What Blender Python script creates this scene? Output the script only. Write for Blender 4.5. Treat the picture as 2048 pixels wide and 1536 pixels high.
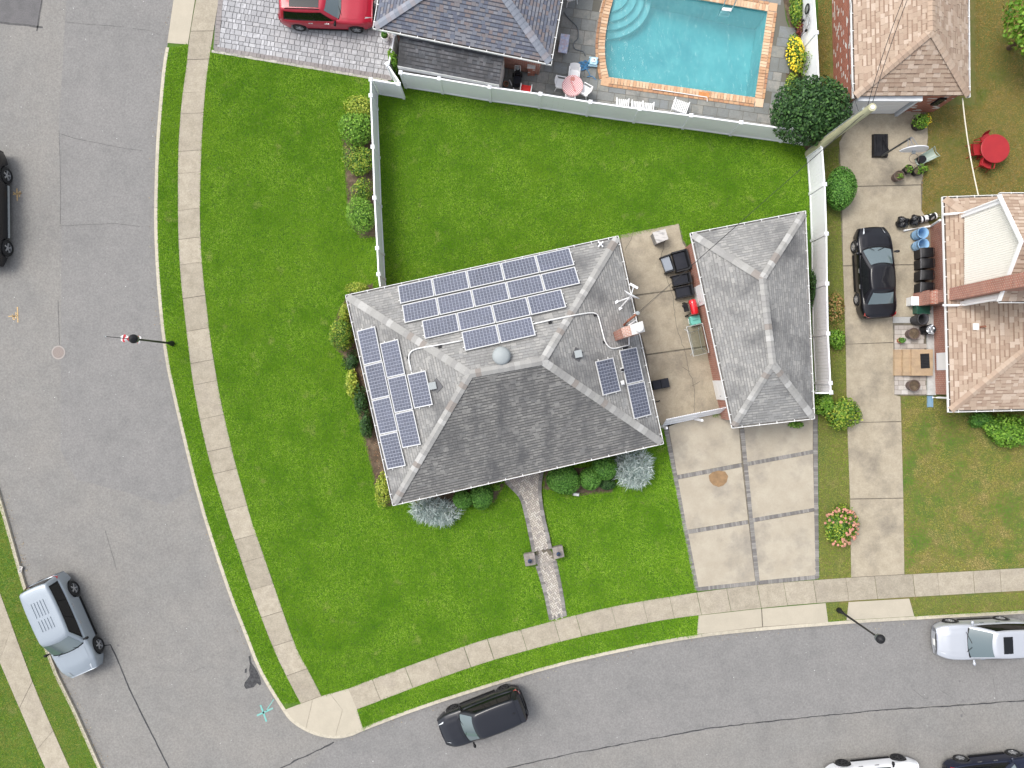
import bpy, bmesh, math, random
import numpy as np
from mathutils import Vector, Matrix
for _o in list(bpy.data.objects): bpy.data.objects.remove(_o)
SC = bpy.context.scene
COL = SC.collection
random.seed(7); RNG = np.random.default_rng(7)
# ---------------------------------------------------------------- camera: a drone looking straight down
CAMZ = 37.0; FPX = 1422.0
cd = bpy.data.cameras.new('camera'); cam = bpy.data.objects.new('camera', cd); COL.objects.link(cam)
cam.location = (0, 0, CAMZ); cam.rotation_euler = (0, 0, 0)
cd.sensor_width = 36; cd.lens = FPX / 2048 * 36; cd.clip_end = 2000; cd.clip_start = 0.5
SC.camera = cam
# ---------------------------------------------------------------- overcast daylight
SUN_EL, SUN_AZ = 58.0, 58.0         # azimuth measured from +Y towards -X
W = bpy.data.worlds.new('World'); SC.world = W; W.use_nodes = True
nt = W.node_tree; nt.nodes.clear()
sky = nt.nodes.new('ShaderNodeTexSky'); sky.sky_type = 'NISHITA'; sky.sun_disc = False
sky.sun_elevation = math.radians(SUN_EL); sky.sun_rotation = math.radians(-SUN_AZ)
sky.air_density = 1.0; sky.dust_density = 3.0; sky.ozone_density = 1.0
hs = nt.nodes.new('ShaderNodeHueSaturation'); hs.inputs['Saturation'].default_value = 0.36
bgn = nt.nodes.new('ShaderNodeBackground'); bgn.inputs['Strength'].default_value = 0.15
wo = nt.nodes.new('ShaderNodeOutputWorld')
nt.links.new(sky.outputs[0], hs.inputs['Color']); nt.links.new(hs.outputs[0], bgn.inputs['Color']); nt.links.new(bgn.outputs[0], wo.inputs[0])
sl = bpy.data.lights.new('sun', 'SUN'); sl.energy = 1.1; sl.angle = math.radians(25); sl.color = (1.0, 0.95, 0.87)
so = bpy.data.objects.new('sun', sl); COL.objects.link(so)
_a = math.radians(SUN_AZ); _e = math.radians(SUN_EL)
_sd = Vector((-math.sin(_a) * math.cos(_e), math.cos(_a) * math.cos(_e), math.sin(_e)))
so.rotation_euler = _sd.to_track_quat('Z', 'Y').to_euler(); so.location = _sd * 60
SC.view_settings.view_transform = 'Standard'; SC.view_settings.look = 'None'
SC.view_settings.gamma = 1.0; SC.view_settings.exposure = 0.9
SC.view_settings.use_curve_mapping = False
SC.cycles.max_bounces = 5; SC.cycles.transparent_max_bounces = 8; SC.cycles.diffuse_bounces = 3
SC.cycles.glossy_bounces = 2; SC.cycles.transmission_bounces = 3; SC.cycles.caustics_reflective = False; SC.cycles.caustics_refractive = False

# ---------------------------------------------------------------- helpers
def P(u, v, z=0.0):
    k = (CAMZ - z) / FPX
    return Vector(((u - 1024) * k, -(v - 768) * k, z))
def P2(u, v, z=0.0):
    p = P(u, v, z); return (p.x, p.y)
def LP(pts, z=0.0): return [P2(u, v, z) for u, v in pts]
def onplane(u, v, A, B, C, off=0.0):
    A, B, C = Vector(A), Vector(B), Vector(C)
    n = (B - A).cross(C - A).normalized()
    if n.z < 0: n = -n
    o = Vector((0, 0, CAMZ)); d = Vector(((u - 1024) / FPX, -(v - 768) / FPX, -1))
    t = (A + n * off - o).dot(n) / d.dot(n)
    return o + d * t, n
class MB:
    def __init__(s): s.v = []; s.f = []; s.r = []; s.uv = {}
    def add(s, vs, fs, r=None):
        o = len(s.v); s.v += [tuple(v) for v in vs]
        for f in fs: s.f.append(tuple(i + o for i in f)); s.r.append(random.random() if r is None else r)
        return s
    def quad(s, a, b, c, d, uv=None, r=None):
        s.add([a, b, c, d], [(0, 1, 2, 3)], r)
        if uv: s.uv[len(s.f) - 1] = uv
        return s
    def box(s, x, y, z, sx, sy, sz, rz=0.0, r=None, tx=1.0, ty=1.0):
        c, n = math.cos(rz), math.sin(rz); vs = []
        for k, (zz, ax, ay) in enumerate(((z, 1, 1), (z + sz, tx, ty))):
            for px, py in ((-1, -1), (1, -1), (1, 1), (-1, 1)):
                a, b = px * sx / 2 * ax, py * sy / 2 * ay
                vs.append((x + a * c - b * n, y + a * n + b * c, zz))
        r = random.random() if r is None else r
        return s.add(vs, [(3, 2, 1, 0), (4, 5, 6, 7), (0, 1, 5, 4), (1, 2, 6, 5), (2, 3, 7, 6), (3, 0, 4, 7)], r)
    def prism(s, poly, z0, z1, r=None, bottom=False):
        a = sum(poly[i][0] * poly[(i + 1) % len(poly)][1] - poly[(i + 1) % len(poly)][0] * poly[i][1] for i in range(len(poly)))
        if a < 0: poly = poly[::-1]
        n = len(poly); r = random.random() if r is None else r
        vs = [(x, y, z0) for x, y in poly] + [(x, y, z1) for x, y in poly]
        fs = [tuple(range(n, 2 * n))] + [(i, (i + 1) % n, n + (i + 1) % n, n + i) for i in range(n)]
        if bottom: fs.append(tuple(range(n - 1, -1, -1)))
        return s.add(vs, fs, r)
    def hexa(s, q0, q1, r=None):
        r = random.random() if r is None else r
        return s.add(list(q0) + list(q1), [(3, 2, 1, 0), (4, 5, 6, 7), (0, 1, 5, 4), (1, 2, 6, 5), (2, 3, 7, 6), (3, 0, 4, 7)], r)
    def tube(s, pts, r, n=8, cap=True):
        pts = [Vector(p) for p in pts]; rings = []; rs = r if isinstance(r, (list, tuple)) else [r] * len(pts)
        for i, p in enumerate(pts):
            d = (pts[min(i + 1, len(pts) - 1)] - pts[max(i - 1, 0)]).normalized()
            up = Vector((0, 0, 1)) if abs(d.z) < .95 else Vector((1, 0, 0))
            a = d.cross(up).normalized(); b = a.cross(d).normalized()
            rings.append([p + (a * math.cos(t) + b * math.sin(t)) * rs[i] for t in [2 * math.pi * k / n for k in range(n)]])
        vs = [v for g in rings for v in g]; fs = []
        for i in range(len(pts) - 1):
            for k in range(n): fs.append((i * n + k, i * n + (k + 1) % n, (i + 1) * n + (k + 1) % n, (i + 1) * n + k))
        if cap: fs += [tuple(range(n - 1, -1, -1)), tuple(range((len(pts) - 1) * n, len(pts) * n))]
        return s.add(vs, fs, random.random())
    def lathe(s, prof, c=(0, 0, 0), n=20, axis='z', sx=1.0, sy=1.0):
        vs = []; fs = []; m = len(prof)
        for k in range(n):
            t = 2 * math.pi * k / n
            for r, z in prof:
                a, b = r * math.cos(t) * sx, r * math.sin(t) * sy
                vs.append({'z': (c[0] + a, c[1] + b, c[2] + z), 'y': (c[0] + a, c[1] + z, c[2] + b), 'x': (c[0] + z, c[1] + a, c[2] + b)}[axis])
        for k in range(n):
            for i in range(m - 1):
                fs.append((k * m + i, ((k + 1) % n) * m + i, ((k + 1) % n) * m + i + 1, k * m + i + 1))
        return s.add(vs, fs, random.random())
    def grid(s, f, nu, nv, r=None):
        vs = [f(i / nu, j / nv) for i in range(nu + 1) for j in range(nv + 1)]
        fs = [(i * (nv + 1) + j, (i + 1) * (nv + 1) + j, (i + 1) * (nv + 1) + j + 1, i * (nv + 1) + j + 1) for i in range(nu) for j in range(nv)]
        return s.add(vs, fs, random.random() if r is None else r)
    def xf(s, M):
        s.v = [tuple(M @ Vector(v)) for v in s.v]; return s
    def mesh(s, name, mat, smooth=False, org=(0, 0, 0)):
        me = bpy.data.meshes.new(name)
        ox, oy, oz = org
        me.from_pydata([(x - ox, y - oy, z - oz) for x, y, z in s.v], [], s.f)
        at = me.attributes.new('rnd', 'FLOAT', 'FACE'); at.data.foreach_set('value', s.r)
        if s.uv:
            ul = me.uv_layers.new(name='UVMap')
            for p in me.polygons:
                if p.index in s.uv:
                    for li, uv in zip(p.loop_indices, s.uv[p.index]): ul.data[li].uv = uv
        if mat: me.materials.append(mat)
        if smooth:
            me.polygons.foreach_set('use_smooth', [True] * len(me.polygons))
        me.update(); return me
    def build(s, name, mat, parent=None, smooth=False, org=None, world=True, kind=None):
        """parent given and world: vertices are in world space, moved into the parent's (unrotated) space"""
        if parent is not None and org is None: org = tuple(wloc(parent)) if world else (0, 0, 0)
        if org is None: org = (0, 0, 0)
        o = bpy.data.objects.new(name, s.mesh(name, mat, smooth, org)); COL.objects.link(o)
        if parent is not None: o.parent = parent
        else: o.location = org
        if kind: o['kind'] = kind
        return o
def wloc(o):
    l = o.location.copy()
    while o.parent: o = o.parent; l += o.location
    return l
def tag(o, label, cat, group=None, kind=None):
    o['label'] = label; o['category'] = cat
    if group: o['group'] = group
    if kind: o['kind'] = kind
    return o
def thing(name, label, cat, loc=(0, 0, 0), rz=0.0, group=None):
    o = bpy.data.objects.new(name, None); COL.objects.link(o); o.empty_display_size = .1
    o.location = loc; o.rotation_euler = (0, 0, rz); return tag(o, label, cat, group)
def struct(o, label=None):
    o['kind'] = 'structure'
    if label: o['label'] = label
    return o
def copy_tree(o, parent=None):
    c = o.copy(); COL.objects.link(c); c.parent = parent
    for ch in [x for x in CHILD(o)]: copy_tree(ch, c)
    return c
def CHILD(o): return [x for x in bpy.data.objects if x.parent == o]
def inst(name, me, parent, loc, rz=0.0, M=None):
    o = bpy.data.objects.new(name, me); COL.objects.link(o); o.parent = parent
    if M is not None: o.matrix_local = M
    else: o.location = loc; o.rotation_euler = (0, 0, rz)
    return o
def inpoly(x, y, poly):
    x = np.asarray(x); y = np.asarray(y); c = np.zeros(x.shape, bool); n = len(poly); j = n - 1
    for i in range(n):
        xi, yi = poly[i]; xj, yj = poly[j]
        if yi != yj: c ^= ((yi > y) != (yj > y)) & (x < (xj - xi) * (y - yi) / (yj - yi) + xi)
        j = i
    return c
def resample(pts, step):
    pts = [Vector((p[0], p[1], 0)) for p in pts]; out = [pts[0]]; 
    d = [0]
    for a, b in zip(pts, pts[1:]): d.append(d[-1] + (b - a).length)
    n = max(1, round(d[-1] / step)); res = []
    for k in range(n + 1):
        t = d[-1] * k / n; i = 0
        while i < len(d) - 2 and d[i + 1] < t: i += 1
        f = (t - d[i]) / max(1e-9, d[i + 1] - d[i]); p = pts[i].lerp(pts[i + 1], f); res.append((p.x, p.y))
    return res
def offset(pts, w):
    out = []
    for i, p in enumerate(pts):
        a = Vector(pts[max(i - 1, 0)][:2]); b = Vector(pts[min(i + 1, len(pts) - 1)][:2]); d = (b - a).normalized()
        out.append((p[0] - d.y * w, p[1] + d.x * w))
    return out
def smoothline(pts, it=2):
    for _ in range(it):
        q = [pts[0]]
        for a, b in zip(pts, pts[1:]): q += [(a[0] * .75 + b[0] * .25, a[1] * .75 + b[1] * .25), (a[0] * .25 + b[0] * .75, a[1] * .25 + b[1] * .75)]
        pts = q + [pts[-1]]
    return pts
def sheet(name, poly, z, mat, holes=(), depth=0.0):
    """a flat polygon (with holes), top at z, skirt down by depth"""
    bm = bmesh.new(); edges = []
    for lp in [poly] + list(holes):
        vs = [bm.verts.new((x, y, z)) for x, y in lp]
        edges += [bm.edges.new((vs[i], vs[(i + 1) % len(vs)])) for i in range(len(vs))]
    bmesh.ops.triangle_fill(bm, use_beauty=True, use_dissolve=False, edges=edges)
    bmesh.ops.recalc_face_normals(bm, faces=bm.faces)
    for f in bm.faces:
        if f.normal.z < 0: f.normal_flip()
    if depth:
        be = [e for e in bm.edges if len(e.link_faces) == 1]
        r = bmesh.ops.extrude_edge_only(bm, edges=be)
        for g in r['geom']:
            if isinstance(g, bmesh.types.BMVert): g.co.z -= depth
    me = bpy.data.meshes.new(name); bm.to_mesh(me); bm.free(); me.materials.append(mat)
    o = bpy.data.objects.new(name, me); COL.objects.link(o); return o

# ---------------------------------------------------------------- materials
def _mat(name):
    m = bpy.data.materials.new(name); m.use_nodes = True; n = m.node_tree
    return m, n, n.nodes['Principled BSDF']
def _noise(n, vec, s, detail=4, rough=.6):
    t = n.nodes.new('ShaderNodeTexNoise'); t.inputs['Scale'].default_value = s; t.inputs['Detail'].default_value = detail
    t.inputs['Roughness'].default_value = rough; n.links.new(vec, t.inputs['Vector']); return t.outputs['Fac']
def _ramp(n, fac, stops, const=False):
    r = n.nodes.new('ShaderNodeValToRGB'); e = r.color_ramp.elements
    r.color_ramp.interpolation = 'CONSTANT' if const else 'LINEAR'
    while len(e) < len(stops): e.new(0.5)
    for k, (p, c) in enumerate(stops): e[k].position = p; e[k].color = (*c[:3], 1) if len(c) > 2 else (c[0],) * 3 + (1,)
    n.links.new(fac, r.inputs[0]); return r.outputs[0]
def _mix(n, fac, a, b, mode='MIX'):
    m = n.nodes.new('ShaderNodeMix'); m.data_type = 'RGBA'; m.blend_type = mode
    for sock, v in ((m.inputs[0], fac), (m.inputs[6], a), (m.inputs[7], b)):
        if hasattr(v, 'is_linked'): n.links.new(v, sock)
        elif isinstance(v, (int, float)): sock.default_value = v
        else: sock.default_value = (*v[:3], 1)
    return m.outputs[2]
def _attr(n, name='rnd'):
    a = n.nodes.new('ShaderNodeAttribute'); a.attribute_name = name; return a.outputs['Fac']
def M(name, c, c2=None, s=6.0, lo=.4, hi=.65, c3=None, s3=.6, lo3=.45, hi3=.65, rough=.8, metal=0.0, spec=.4, bump=0.0, bs=40.0,
      rnd=0.0, orn=0.0, pal=None, dark=None, opal=None, coat=0.0, stretch=None, speck=0.0, ss=14.0, ior=None, trans=0.0):
    m, n, b = _mat(name)
    g = n.nodes.new('ShaderNodeNewGeometry'); vec = g.outputs['Position']
    if stretch:
        mp = n.nodes.new('ShaderNodeMapping'); mp.inputs['Scale'].default_value = stretch[:3]
        if len(stretch) > 3: mp.inputs['Rotation'].default_value = (0, 0, stretch[3])
        n.links.new(vec, mp.inputs['Vector']); vec = mp.outputs[0]
    col = c
    if pal: col = _ramp(n, _attr(n), [(k / len(pal) * (.9 if dark else 1), p) for k, p in enumerate(pal)] + ([(.9, dark)] if dark else []), True)
    if opal:
        oi = n.nodes.new('ShaderNodeObjectInfo'); col = _ramp(n, oi.outputs['Random'], [(k / len(opal), p) for k, p in enumerate(opal)], True)
    if c2: col = _mix(n, _ramp(n, _noise(n, vec, s), [(lo, (0,)), (hi, (1,))]), col, c2)
    if c3: col = _mix(n, _ramp(n, _noise(n, vec, s3, 5, .65), [(lo3, (0,)), (hi3, (1,))]), col, c3)
    if rnd: col = _mix(n, 1.0, col, _ramp(n, _attr(n), [(0, (1 - rnd,)), (1, (1.0,))]), 'MULTIPLY')
    if orn:
        oi = n.nodes.new('ShaderNodeObjectInfo'); col = _mix(n, 1.0, col, _ramp(n, oi.outputs['Random'], [(0, (1 - orn,)), (1, (1.0,))]), 'MULTIPLY')
    if speck: col = _mix(n, 1.0, col, _ramp(n, _noise(n, g.outputs['Position'], ss, 2, .8), [(.3, (1 - speck,)), (.7, (1.0,))]), 'MULTIPLY')
    if hasattr(col, 'is_linked'): n.links.new(col, b.inputs['Base Color'])
    else: b.inputs['Base Color'].default_value = (*col, 1)
    b.inputs['Roughness'].default_value = rough; b.inputs['Metallic'].default_value = metal; b.inputs['Specular IOR Level'].default_value = spec
    b.inputs['Coat Weight'].default_value = coat; b.inputs['Coat Roughness'].default_value = .04
    if trans: b.inputs['Transmission Weight'].default_value = trans
    if bump:
        bp = n.nodes.new('ShaderNodeBump'); bp.inputs['Strength'].default_value = bump; bp.inputs['Distance'].default_value = .02
        n.links.new(_noise(n, vec, bs, 3), bp.inputs['Height']); n.links.new(bp.outputs[0], b.inputs['Normal'])
    return m
def MBrick(name, cols, mortar, w=.21, h=.07, white=0.0):
    m, n, b = _mat(name); uv = n.nodes.new('ShaderNodeUVMap')
    t = n.nodes.new('ShaderNodeTexBrick'); t.inputs['Scale'].default_value = 1; t.inputs['Brick Width'].default_value = w; t.inputs['Row Height'].default_value = h
    t.inputs['Mortar Size'].default_value = .012; t.inputs['Color1'].default_value = (*cols[0], 1); t.inputs['Color2'].default_value = (*cols[1], 1); t.inputs['Mortar'].default_value = (*mortar, 1)
    t.inputs['Bias'].default_value = -.1
    n.links.new(uv.outputs[0], t.inputs['Vector']); col = t.outputs['Color']
    if white:
        vo = n.nodes.new('ShaderNodeTexBrick'); vo.inputs['Scale'].default_value = 1; vo.inputs['Brick Width'].default_value = w; vo.inputs['Row Height'].default_value = h
        vo.inputs['Mortar Size'].default_value = 0; vo.inputs['Color1'].default_value = (0, 0, 0, 1); vo.inputs['Color2'].default_value = (1, 1, 1, 1)
        n.links.new(uv.outputs[0], vo.inputs['Vector'])
        col = _mix(n, _ramp(n, vo.outputs['Color'], [(1 - white, (0,)), (1 - white + .02, (1,))]), col, (.7, .68, .64))
    g = n.nodes.new('ShaderNodeNewGeometry')
    col = _mix(n, 1.0, col, _ramp(n, _noise(n, g.outputs['Position'], 3), [(.3, (.75,)), (.7, (1.0,))]), 'MULTIPLY')
    n.links.new(col, b.inputs['Base Color']); b.inputs['Roughness'].default_value = .85
    bp = n.nodes.new('ShaderNodeBump'); bp.inputs['Strength'].default_value = .6; bp.inputs['Distance'].default_value = .01; bp.invert = True
    n.links.new(t.outputs['Fac'], bp.inputs['Height']); n.links.new(bp.outputs[0], b.inputs['Normal'])
    return m
def MLeaf(name, cols, rough=.55, patch=None, ps=.5, lo=.45, hi=.62, sheen=.3, trl=0.0, spots=None):
    """leaf / blade colour: ramp over the face's own random value, plus broad patches"""
    m, n, b = _mat(name); k = len(cols)
    col = _ramp(n, _attr(n), [(i / max(1, k - 1), c) for i, c in enumerate(cols)])
    g = n.nodes.new('ShaderNodeNewGeometry')
    if patch: col = _mix(n, _ramp(n, _noise(n, g.outputs['Position'], ps, 6, .68), [(lo, (0,)), (hi, (1,))]), col, patch)
    for sc, sp, l0, h0, am in (spots or []): col = _mix(n, _ramp(n, _noise(n, g.outputs['Position'], sc, 3, .6), [(l0, (0,)), (h0, (am,))]), col, sp)
    n.links.new(col, b.inputs['Base Color']); b.inputs['Roughness'].default_value = rough; b.inputs['Specular IOR Level'].default_value = sheen
    if trl:
        t = n.nodes.new('ShaderNodeBsdfTranslucent'); n.links.new(col, t.inputs['Color']); mx = n.nodes.new('ShaderNodeMixShader'); mx.inputs[0].default_value = trl
        n.links.new(b.outputs[0], mx.inputs[1]); n.links.new(t.outputs[0], mx.inputs[2]); n.links.new(mx.outputs[0], n.nodes['Material Output'].inputs[0])
    return m
# ================================================================ THE GROUND
m_soil = M('soil', (.10, .07, .045), (.06, .045, .03), s=9, c3=(.16, .12, .08), s3=3, rough=.95, bump=.5, bs=30)
m_earth = M('earth', (.16, .15, .08), (.12, .14, .06), s=.2, rough=1)
m_turf = M('turf', (.055, .13, .012), (.04, .10, .010), s=5, c3=(.085, .15, .02), s3=.8, rough=.95, bump=.4, bs=30)
m_turf2 = M('dry_turf', (.12, .12, .03), (.17, .14, .05), s=4, c3=(.08, .12, .025), s3=.7, rough=.95, bump=.4, bs=30)
m_road = M('asphalt_old', (.24, .234, .222), (.213, .207, .198), s=1.1, c3=(.262, .25, .232), s3=.35, lo3=.4, hi3=.75, rough=.92, bump=.35, bs=60, speck=.30, ss=11)
m_road2 = M('asphalt_grey', (.232, .227, .22), (.206, .202, .197), s=1.3, c3=(.248, .24, .232), s3=.3, lo3=.4, hi3=.75, rough=.92, bump=.35, bs=60, speck=.30, ss=11)
m_road3 = M('asphalt_dark', (.15, .145, .148), (.12, .118, .12), s=2, rough=.92, speck=.3, ss=17)
m_tar = M('tar', (.025, .025, .028), (.06, .06, .062), s=8, rough=.6)
m_crack = M('crack', (.10, .098, .095), (.16, .155, .15), s=6, rough=.9)
m_conc = M('concrete', (.44, .39, .305), (.37, .325, .25), s=2.2, c3=(.36, .315, .255), s3=.7, lo3=.5, hi3=.8, rough=.9, bump=.25, bs=50, orn=.18, speck=.28, ss=16)
m_concnew = M('concrete_new', (.43, .385, .305), (.40, .36, .285), s=1.2, rough=.88, bump=.1, bs=60, orn=.05, speck=.06, ss=16)
m_concdrive = M('concrete_driveway', (.375, .33, .258), (.42, .375, .298), s=1.0, c3=(.215, .195, .17), s3=.45, lo3=.50, hi3=.76, rough=.85, bump=.12, bs=40, orn=.05, speck=.08, ss=12)
m_concstain = M('concrete_stained', (.42, .365, .275), (.36, .31, .23), s=1.6, c3=(.20, .175, .14), s3=.6, lo3=.48, hi3=.78, rough=.9, bump=.2, bs=50, orn=.05, speck=.20, ss=14)
m_kerb = M('kerb_concrete', (.53, .48, .38), (.44, .40, .32), s=5, rough=.9, orn=.15, speck=.15)
m_joint = M('joint', (.12, .105, .085), (.18, .16, .12), s=5, rough=.95)
m_cobble = M('cobble_grey', (.3, .3, .3), rough=.9, pal=[(.20, .19, .18), (.24, .23, .215), (.28, .265, .25), (.17, .16, .155)], speck=.2, ss=25)
m_herring = M('herring', (.4, .4, .4), rough=.9, pal=[(.42, .385, .335), (.48, .44, .385), (.37, .335, .30), (.50, .47, .42), (.33, .30, .28)], speck=.15, ss=25)
m_patch = M('brown_patch', (.30, .19, .10), (.24, .155, .085), s=4, rough=.95, speck=.2)
m_grass = MLeaf('grass', [(.062, .165, .008), (.122, .272, .012), (.185, .352, .02), (.32, .48, .07)], patch=(.098, .228, .011), ps=.5, lo=.42, hi=.66, rough=.7, sheen=.05, spots=[(.22, (.145, .29, .014), .5, .7, .4), (1.1, (.36, .38, .12), .62, .78, .6), (.13, (.19, .33, .02), .52, .66, .4), (.45, (.05, .155, .006), .58, .75, .5)])
m_straw = MLeaf('grass_dry', [(.14, .18, .018), (.25, .25, .04), (.34, .30, .07), (.48, .40, .15)], patch=(.10, .23, .018), ps=.55, lo=.46, hi=.58, rough=.8, sheen=.05, spots=[(.8, (.46, .34, .15), .55, .68, .75)])
m_straw3 = MLeaf('grass_brown', [(.13, .13, .02), (.24, .17, .035), (.33, .22, .06), (.46, .31, .12)], patch=(.10, .16, .018), ps=.6, lo=.52, hi=.64, rough=.8, sheen=.05, spots=[(.7, (.44, .25, .09), .52, .68, .7)])
m_straw2 = MLeaf('grass_verge', [(.08, .17, .010), (.14, .24, .02), (.21, .28, .035), (.34, .35, .09)], patch=(.25, .25, .06), ps=.7, lo=.45, hi=.65, rough=.8, sheen=.05, spots=[(.9, (.40, .33, .14), .58, .72, .6)])

K = [(470, -600), (390, -220), (347, 0), (334, 84), (326, 125), (318, 210), (312, 290), (309, 380), (308, 455), (312, 545), (320, 640), (330, 720), (345, 790), (366, 880), (396, 1000), (427, 1100), (461, 1200), (484, 1257), (514, 1336), (536, 1375), (565, 1421), (580, 1443), (610, 1462), (637, 1473), (670, 1478), (702, 1473), (727, 1461), (840, 1418), (977, 1374), (1100, 1336), (1252, 1301), (1391, 1275), (1510, 1262), (1640, 1252), (1699, 1247), (1831, 1239), (2041, 1228), (2500, 1200), (3000, 1180)]
KW = smoothline(LP(K), 1)
far = 70.0
POOL_IN = smoothline([(1232, -30), (1226, 0), (1217, 32), (1209, 80), (1210, 122), (1217, 155)], 1) + [(1510, 196), (1535, 23), (1468, 10), (1400, 0), (1290, -16)]
poolw = LP(POOL_IN)
land = offset(KW, .06) + [(far, KW[-1][1]), (far, far), (KW[0][0], far)]
struct(sheet('ground', [(-400, -400), (400, -400), (400, 400), (-400, 400)], -3.2, m_earth))
lawn = struct(sheet('lawn', land, 0.0, m_turf, holes=[offset(poolw + [poolw[0]], -.1)[:-1]], depth=.3))
# the street: old carriageway, and newer lanes laid over it
roadpoly = offset(KW, .03) + [(far, KW[-1][1]), (far, -far), (-far, -far), (-far, far), (KW[0][0], far)]
road = struct(sheet('road', roadpoly, -.12, m_road))
r2 = offset(KW, .03)[:]
lane = [q for q in r2 if q[1] > P(0, 1010).y]
lane2 = lane + LP([(330, 1012), (250, 985), (150, 960), (118, 900), (119, 700), (120, 470), (115, 250), (130, 0), (150, -220)])
struct(sheet('road_lane', lane2, -.116, m_road2))
s2 = [q for q in r2 if q[1] < P(0, 1228).y and q[0] > P(700, 0).x]
lane3 = [q for q in s2] + LP([(2500, 1385), (2048, 1400), (1800, 1418), (1500, 1447), (1250, 1490), (1010, 1536), (900, 1580), (560, 1580), (670, 1486)])
struct(sheet('road_lane', lane3, -.115, m_road2))
struct(sheet('road_patch', LP([(-80, 44), (0, 46), (75, 52), (83, 0), (95, -90), (-80, -90)], -.12), -.114, m_road3))
def line_on_road(pts, w, mat, name, z=-.111, jit=.25):
    pts = resample(LP(pts, -.12), .25); mb = MB(); L = []; 
    for i, (p, q) in enumerate(zip(offset(pts, w / 2), offset(pts, -w / 2))):
        k = 1 - jit * random.random(); c = pts[i]; d = ((random.random() - .5) * w * jit, (random.random() - .5) * w * jit)
        L.append(((c[0] + (p[0] - c[0]) * k + d[0], c[1] + (p[1] - c[1]) * k + d[1], z), (c[0] + (q[0] - c[0]) * k + d[0], c[1] + (q[1] - c[1]) * k + d[1], z)))
    for a, b in zip(L, L[1:]): mb.quad(a[1], b[1], b[0], a[0])
    return struct(mb.build(name, mat))
line_on_road([(0, 45), (40, 49), (86, 55)], .11, m_tar, 'tar_seam')
line_on_road([(84, 0), (79, 30), (74, 62)], .09, m_tar, 'tar_seam')
line_on_road([(202, 1292), (221, 1289), (232, 1312), (262, 1385), (300, 1460), (345, 1550)], .075, m_tar, 'tar_seam')
line_on_road([(545, 1545), (600, 1517), (640, 1499), (668, 1484)], .10, m_tar, 'tar_seam', jit=.5)
line_on_road([(1010, 1537), (1150, 1506), (1300, 1478), (1420, 1456), (1560, 1440), (1760, 1420), (1900, 1412), (2060, 1400)], .07, m_tar, 'tar_seam', jit=.6)
for pts, w in (([(122, 268), (150, 277), (205, 288), (250, 297), (285, 301)], .035), ([(118, 452), (160, 450), (230, 447), (280, 453)], .03), ([(118, 260), (121, 350), (121, 448)], .03), ([(116, 600), (119, 690)], .025),
               ([(130, 44), (170, 48), (248, 54)], .035), ([(265, 57), (300, 61), (320, 70)], .03), ([(1880, 1380), (1905, 1395), (1930, 1430)], .02), ([(1825, 1378), (1850, 1398), (1857, 1396)], .03), ([(380, 1345), (412, 1333)], .02), ([(1985, 1350), (1992, 1395)], .02), ([(210, 1060), (225, 1110), (233, 1140)], .025)):
    line_on_road(pts, w, m_crack, 'road_crack')
def blob(pts, mat, name, z=-.110): return struct(sheet(name, LP(pts, -.12), z, mat))
blob([(497, 1313), (501, 1311), (503, 1325), (510, 1335), (516, 1345), (519, 1352), (523, 1367), (520, 1371), (514, 1366), (508, 1374), (500, 1376), (492, 1378), (488, 1371), (490, 1364), (495, 1358), (500, 1350), (498, 1340), (500, 1328)], m_tar, 'tar_patch')
blob([(490, 1338), (494, 1336), (493, 1346), (489, 1345)], m_tar, 'tar_patch')
m_stain = M('oil_stain', (.13, .125, .125), (.19, .185, .18), s=5, rough=.7)
for u, v, r in ((1919, 1363, 2.6), (1926, 1402, 4), (1923, 1431, 3.5), (1371, 1292, 1.8), (237, 1290, 3), (317, 1310, 2), (322, 1316, 2)):
    blob([(u + r * math.cos(t) * random.uniform(.6, 1.2), v + r * math.sin(t) * random.uniform(.6, 1.2)) for t in np.linspace(0, 6.28, 10)[:-1]], m_stain, 'oil_stain', -.1095)
# surveyor's paint marks
m_orange = M('orange_paint', (.62, .40, .16), (.35, .27, .16), s=14, rough=.8); m_teal = M('teal_paint', (.12, .42, .38), (.24, .36, .33), s=14, rough=.8)
def stroke(mb, pts, w, z=-.1085):
    pts = resample(LP(pts, -.12), .08)
    for a, b, c, d in zip(offset(pts, w / 2), offset(pts, w / 2)[1:], offset(pts, -w / 2)[1:], offset(pts, -w / 2)): mb.quad((*d, z), (*c, z), (*b, z), (*a, z))
def arcp(u, v, r, a0, a1, n=8): return [(u + r * math.cos(math.radians(a0 + (a1 - a0) * k / n)), v + r * math.sin(math.radians(a0 + (a1 - a0) * k / n))) for k in range(n + 1)]
mb = MB(); stroke(mb, [(34, 377), (35, 402)], .06); stroke(mb, [(26, 389), (43, 387)], .05); stroke(mb, arcp(30, 384, 3, 180, 60), .05); stroke(mb, arcp(40, 386, 2.6, 0, 320), .05); stroke(mb, arcp(38, 392, 2, -90, 90), .05)
tag(mb.build('paint_mark', m_orange, org=P(34, 389, -.12)), 'orange surveyor paint mark beside the black pickup truck', 'paint mark', 'orange paint marks on the asphalt')
mb = MB(); stroke(mb, [(35, 614), (36, 645)], .06); stroke(mb, [(17, 633), (36, 631)], .05); stroke(mb, arcp(28, 630, 3, 200, 20), .05); stroke(mb, arcp(29, 636, 3.4, 60, 380), .05); stroke(mb, arcp(31, 627, 2, -90, 90), .05)
tag(mb.build('paint_mark', m_orange, org=P(28, 630, -.12)), 'orange surveyor paint mark across the road from the flagged lamp', 'paint mark', 'orange paint marks on the asphalt')
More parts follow.
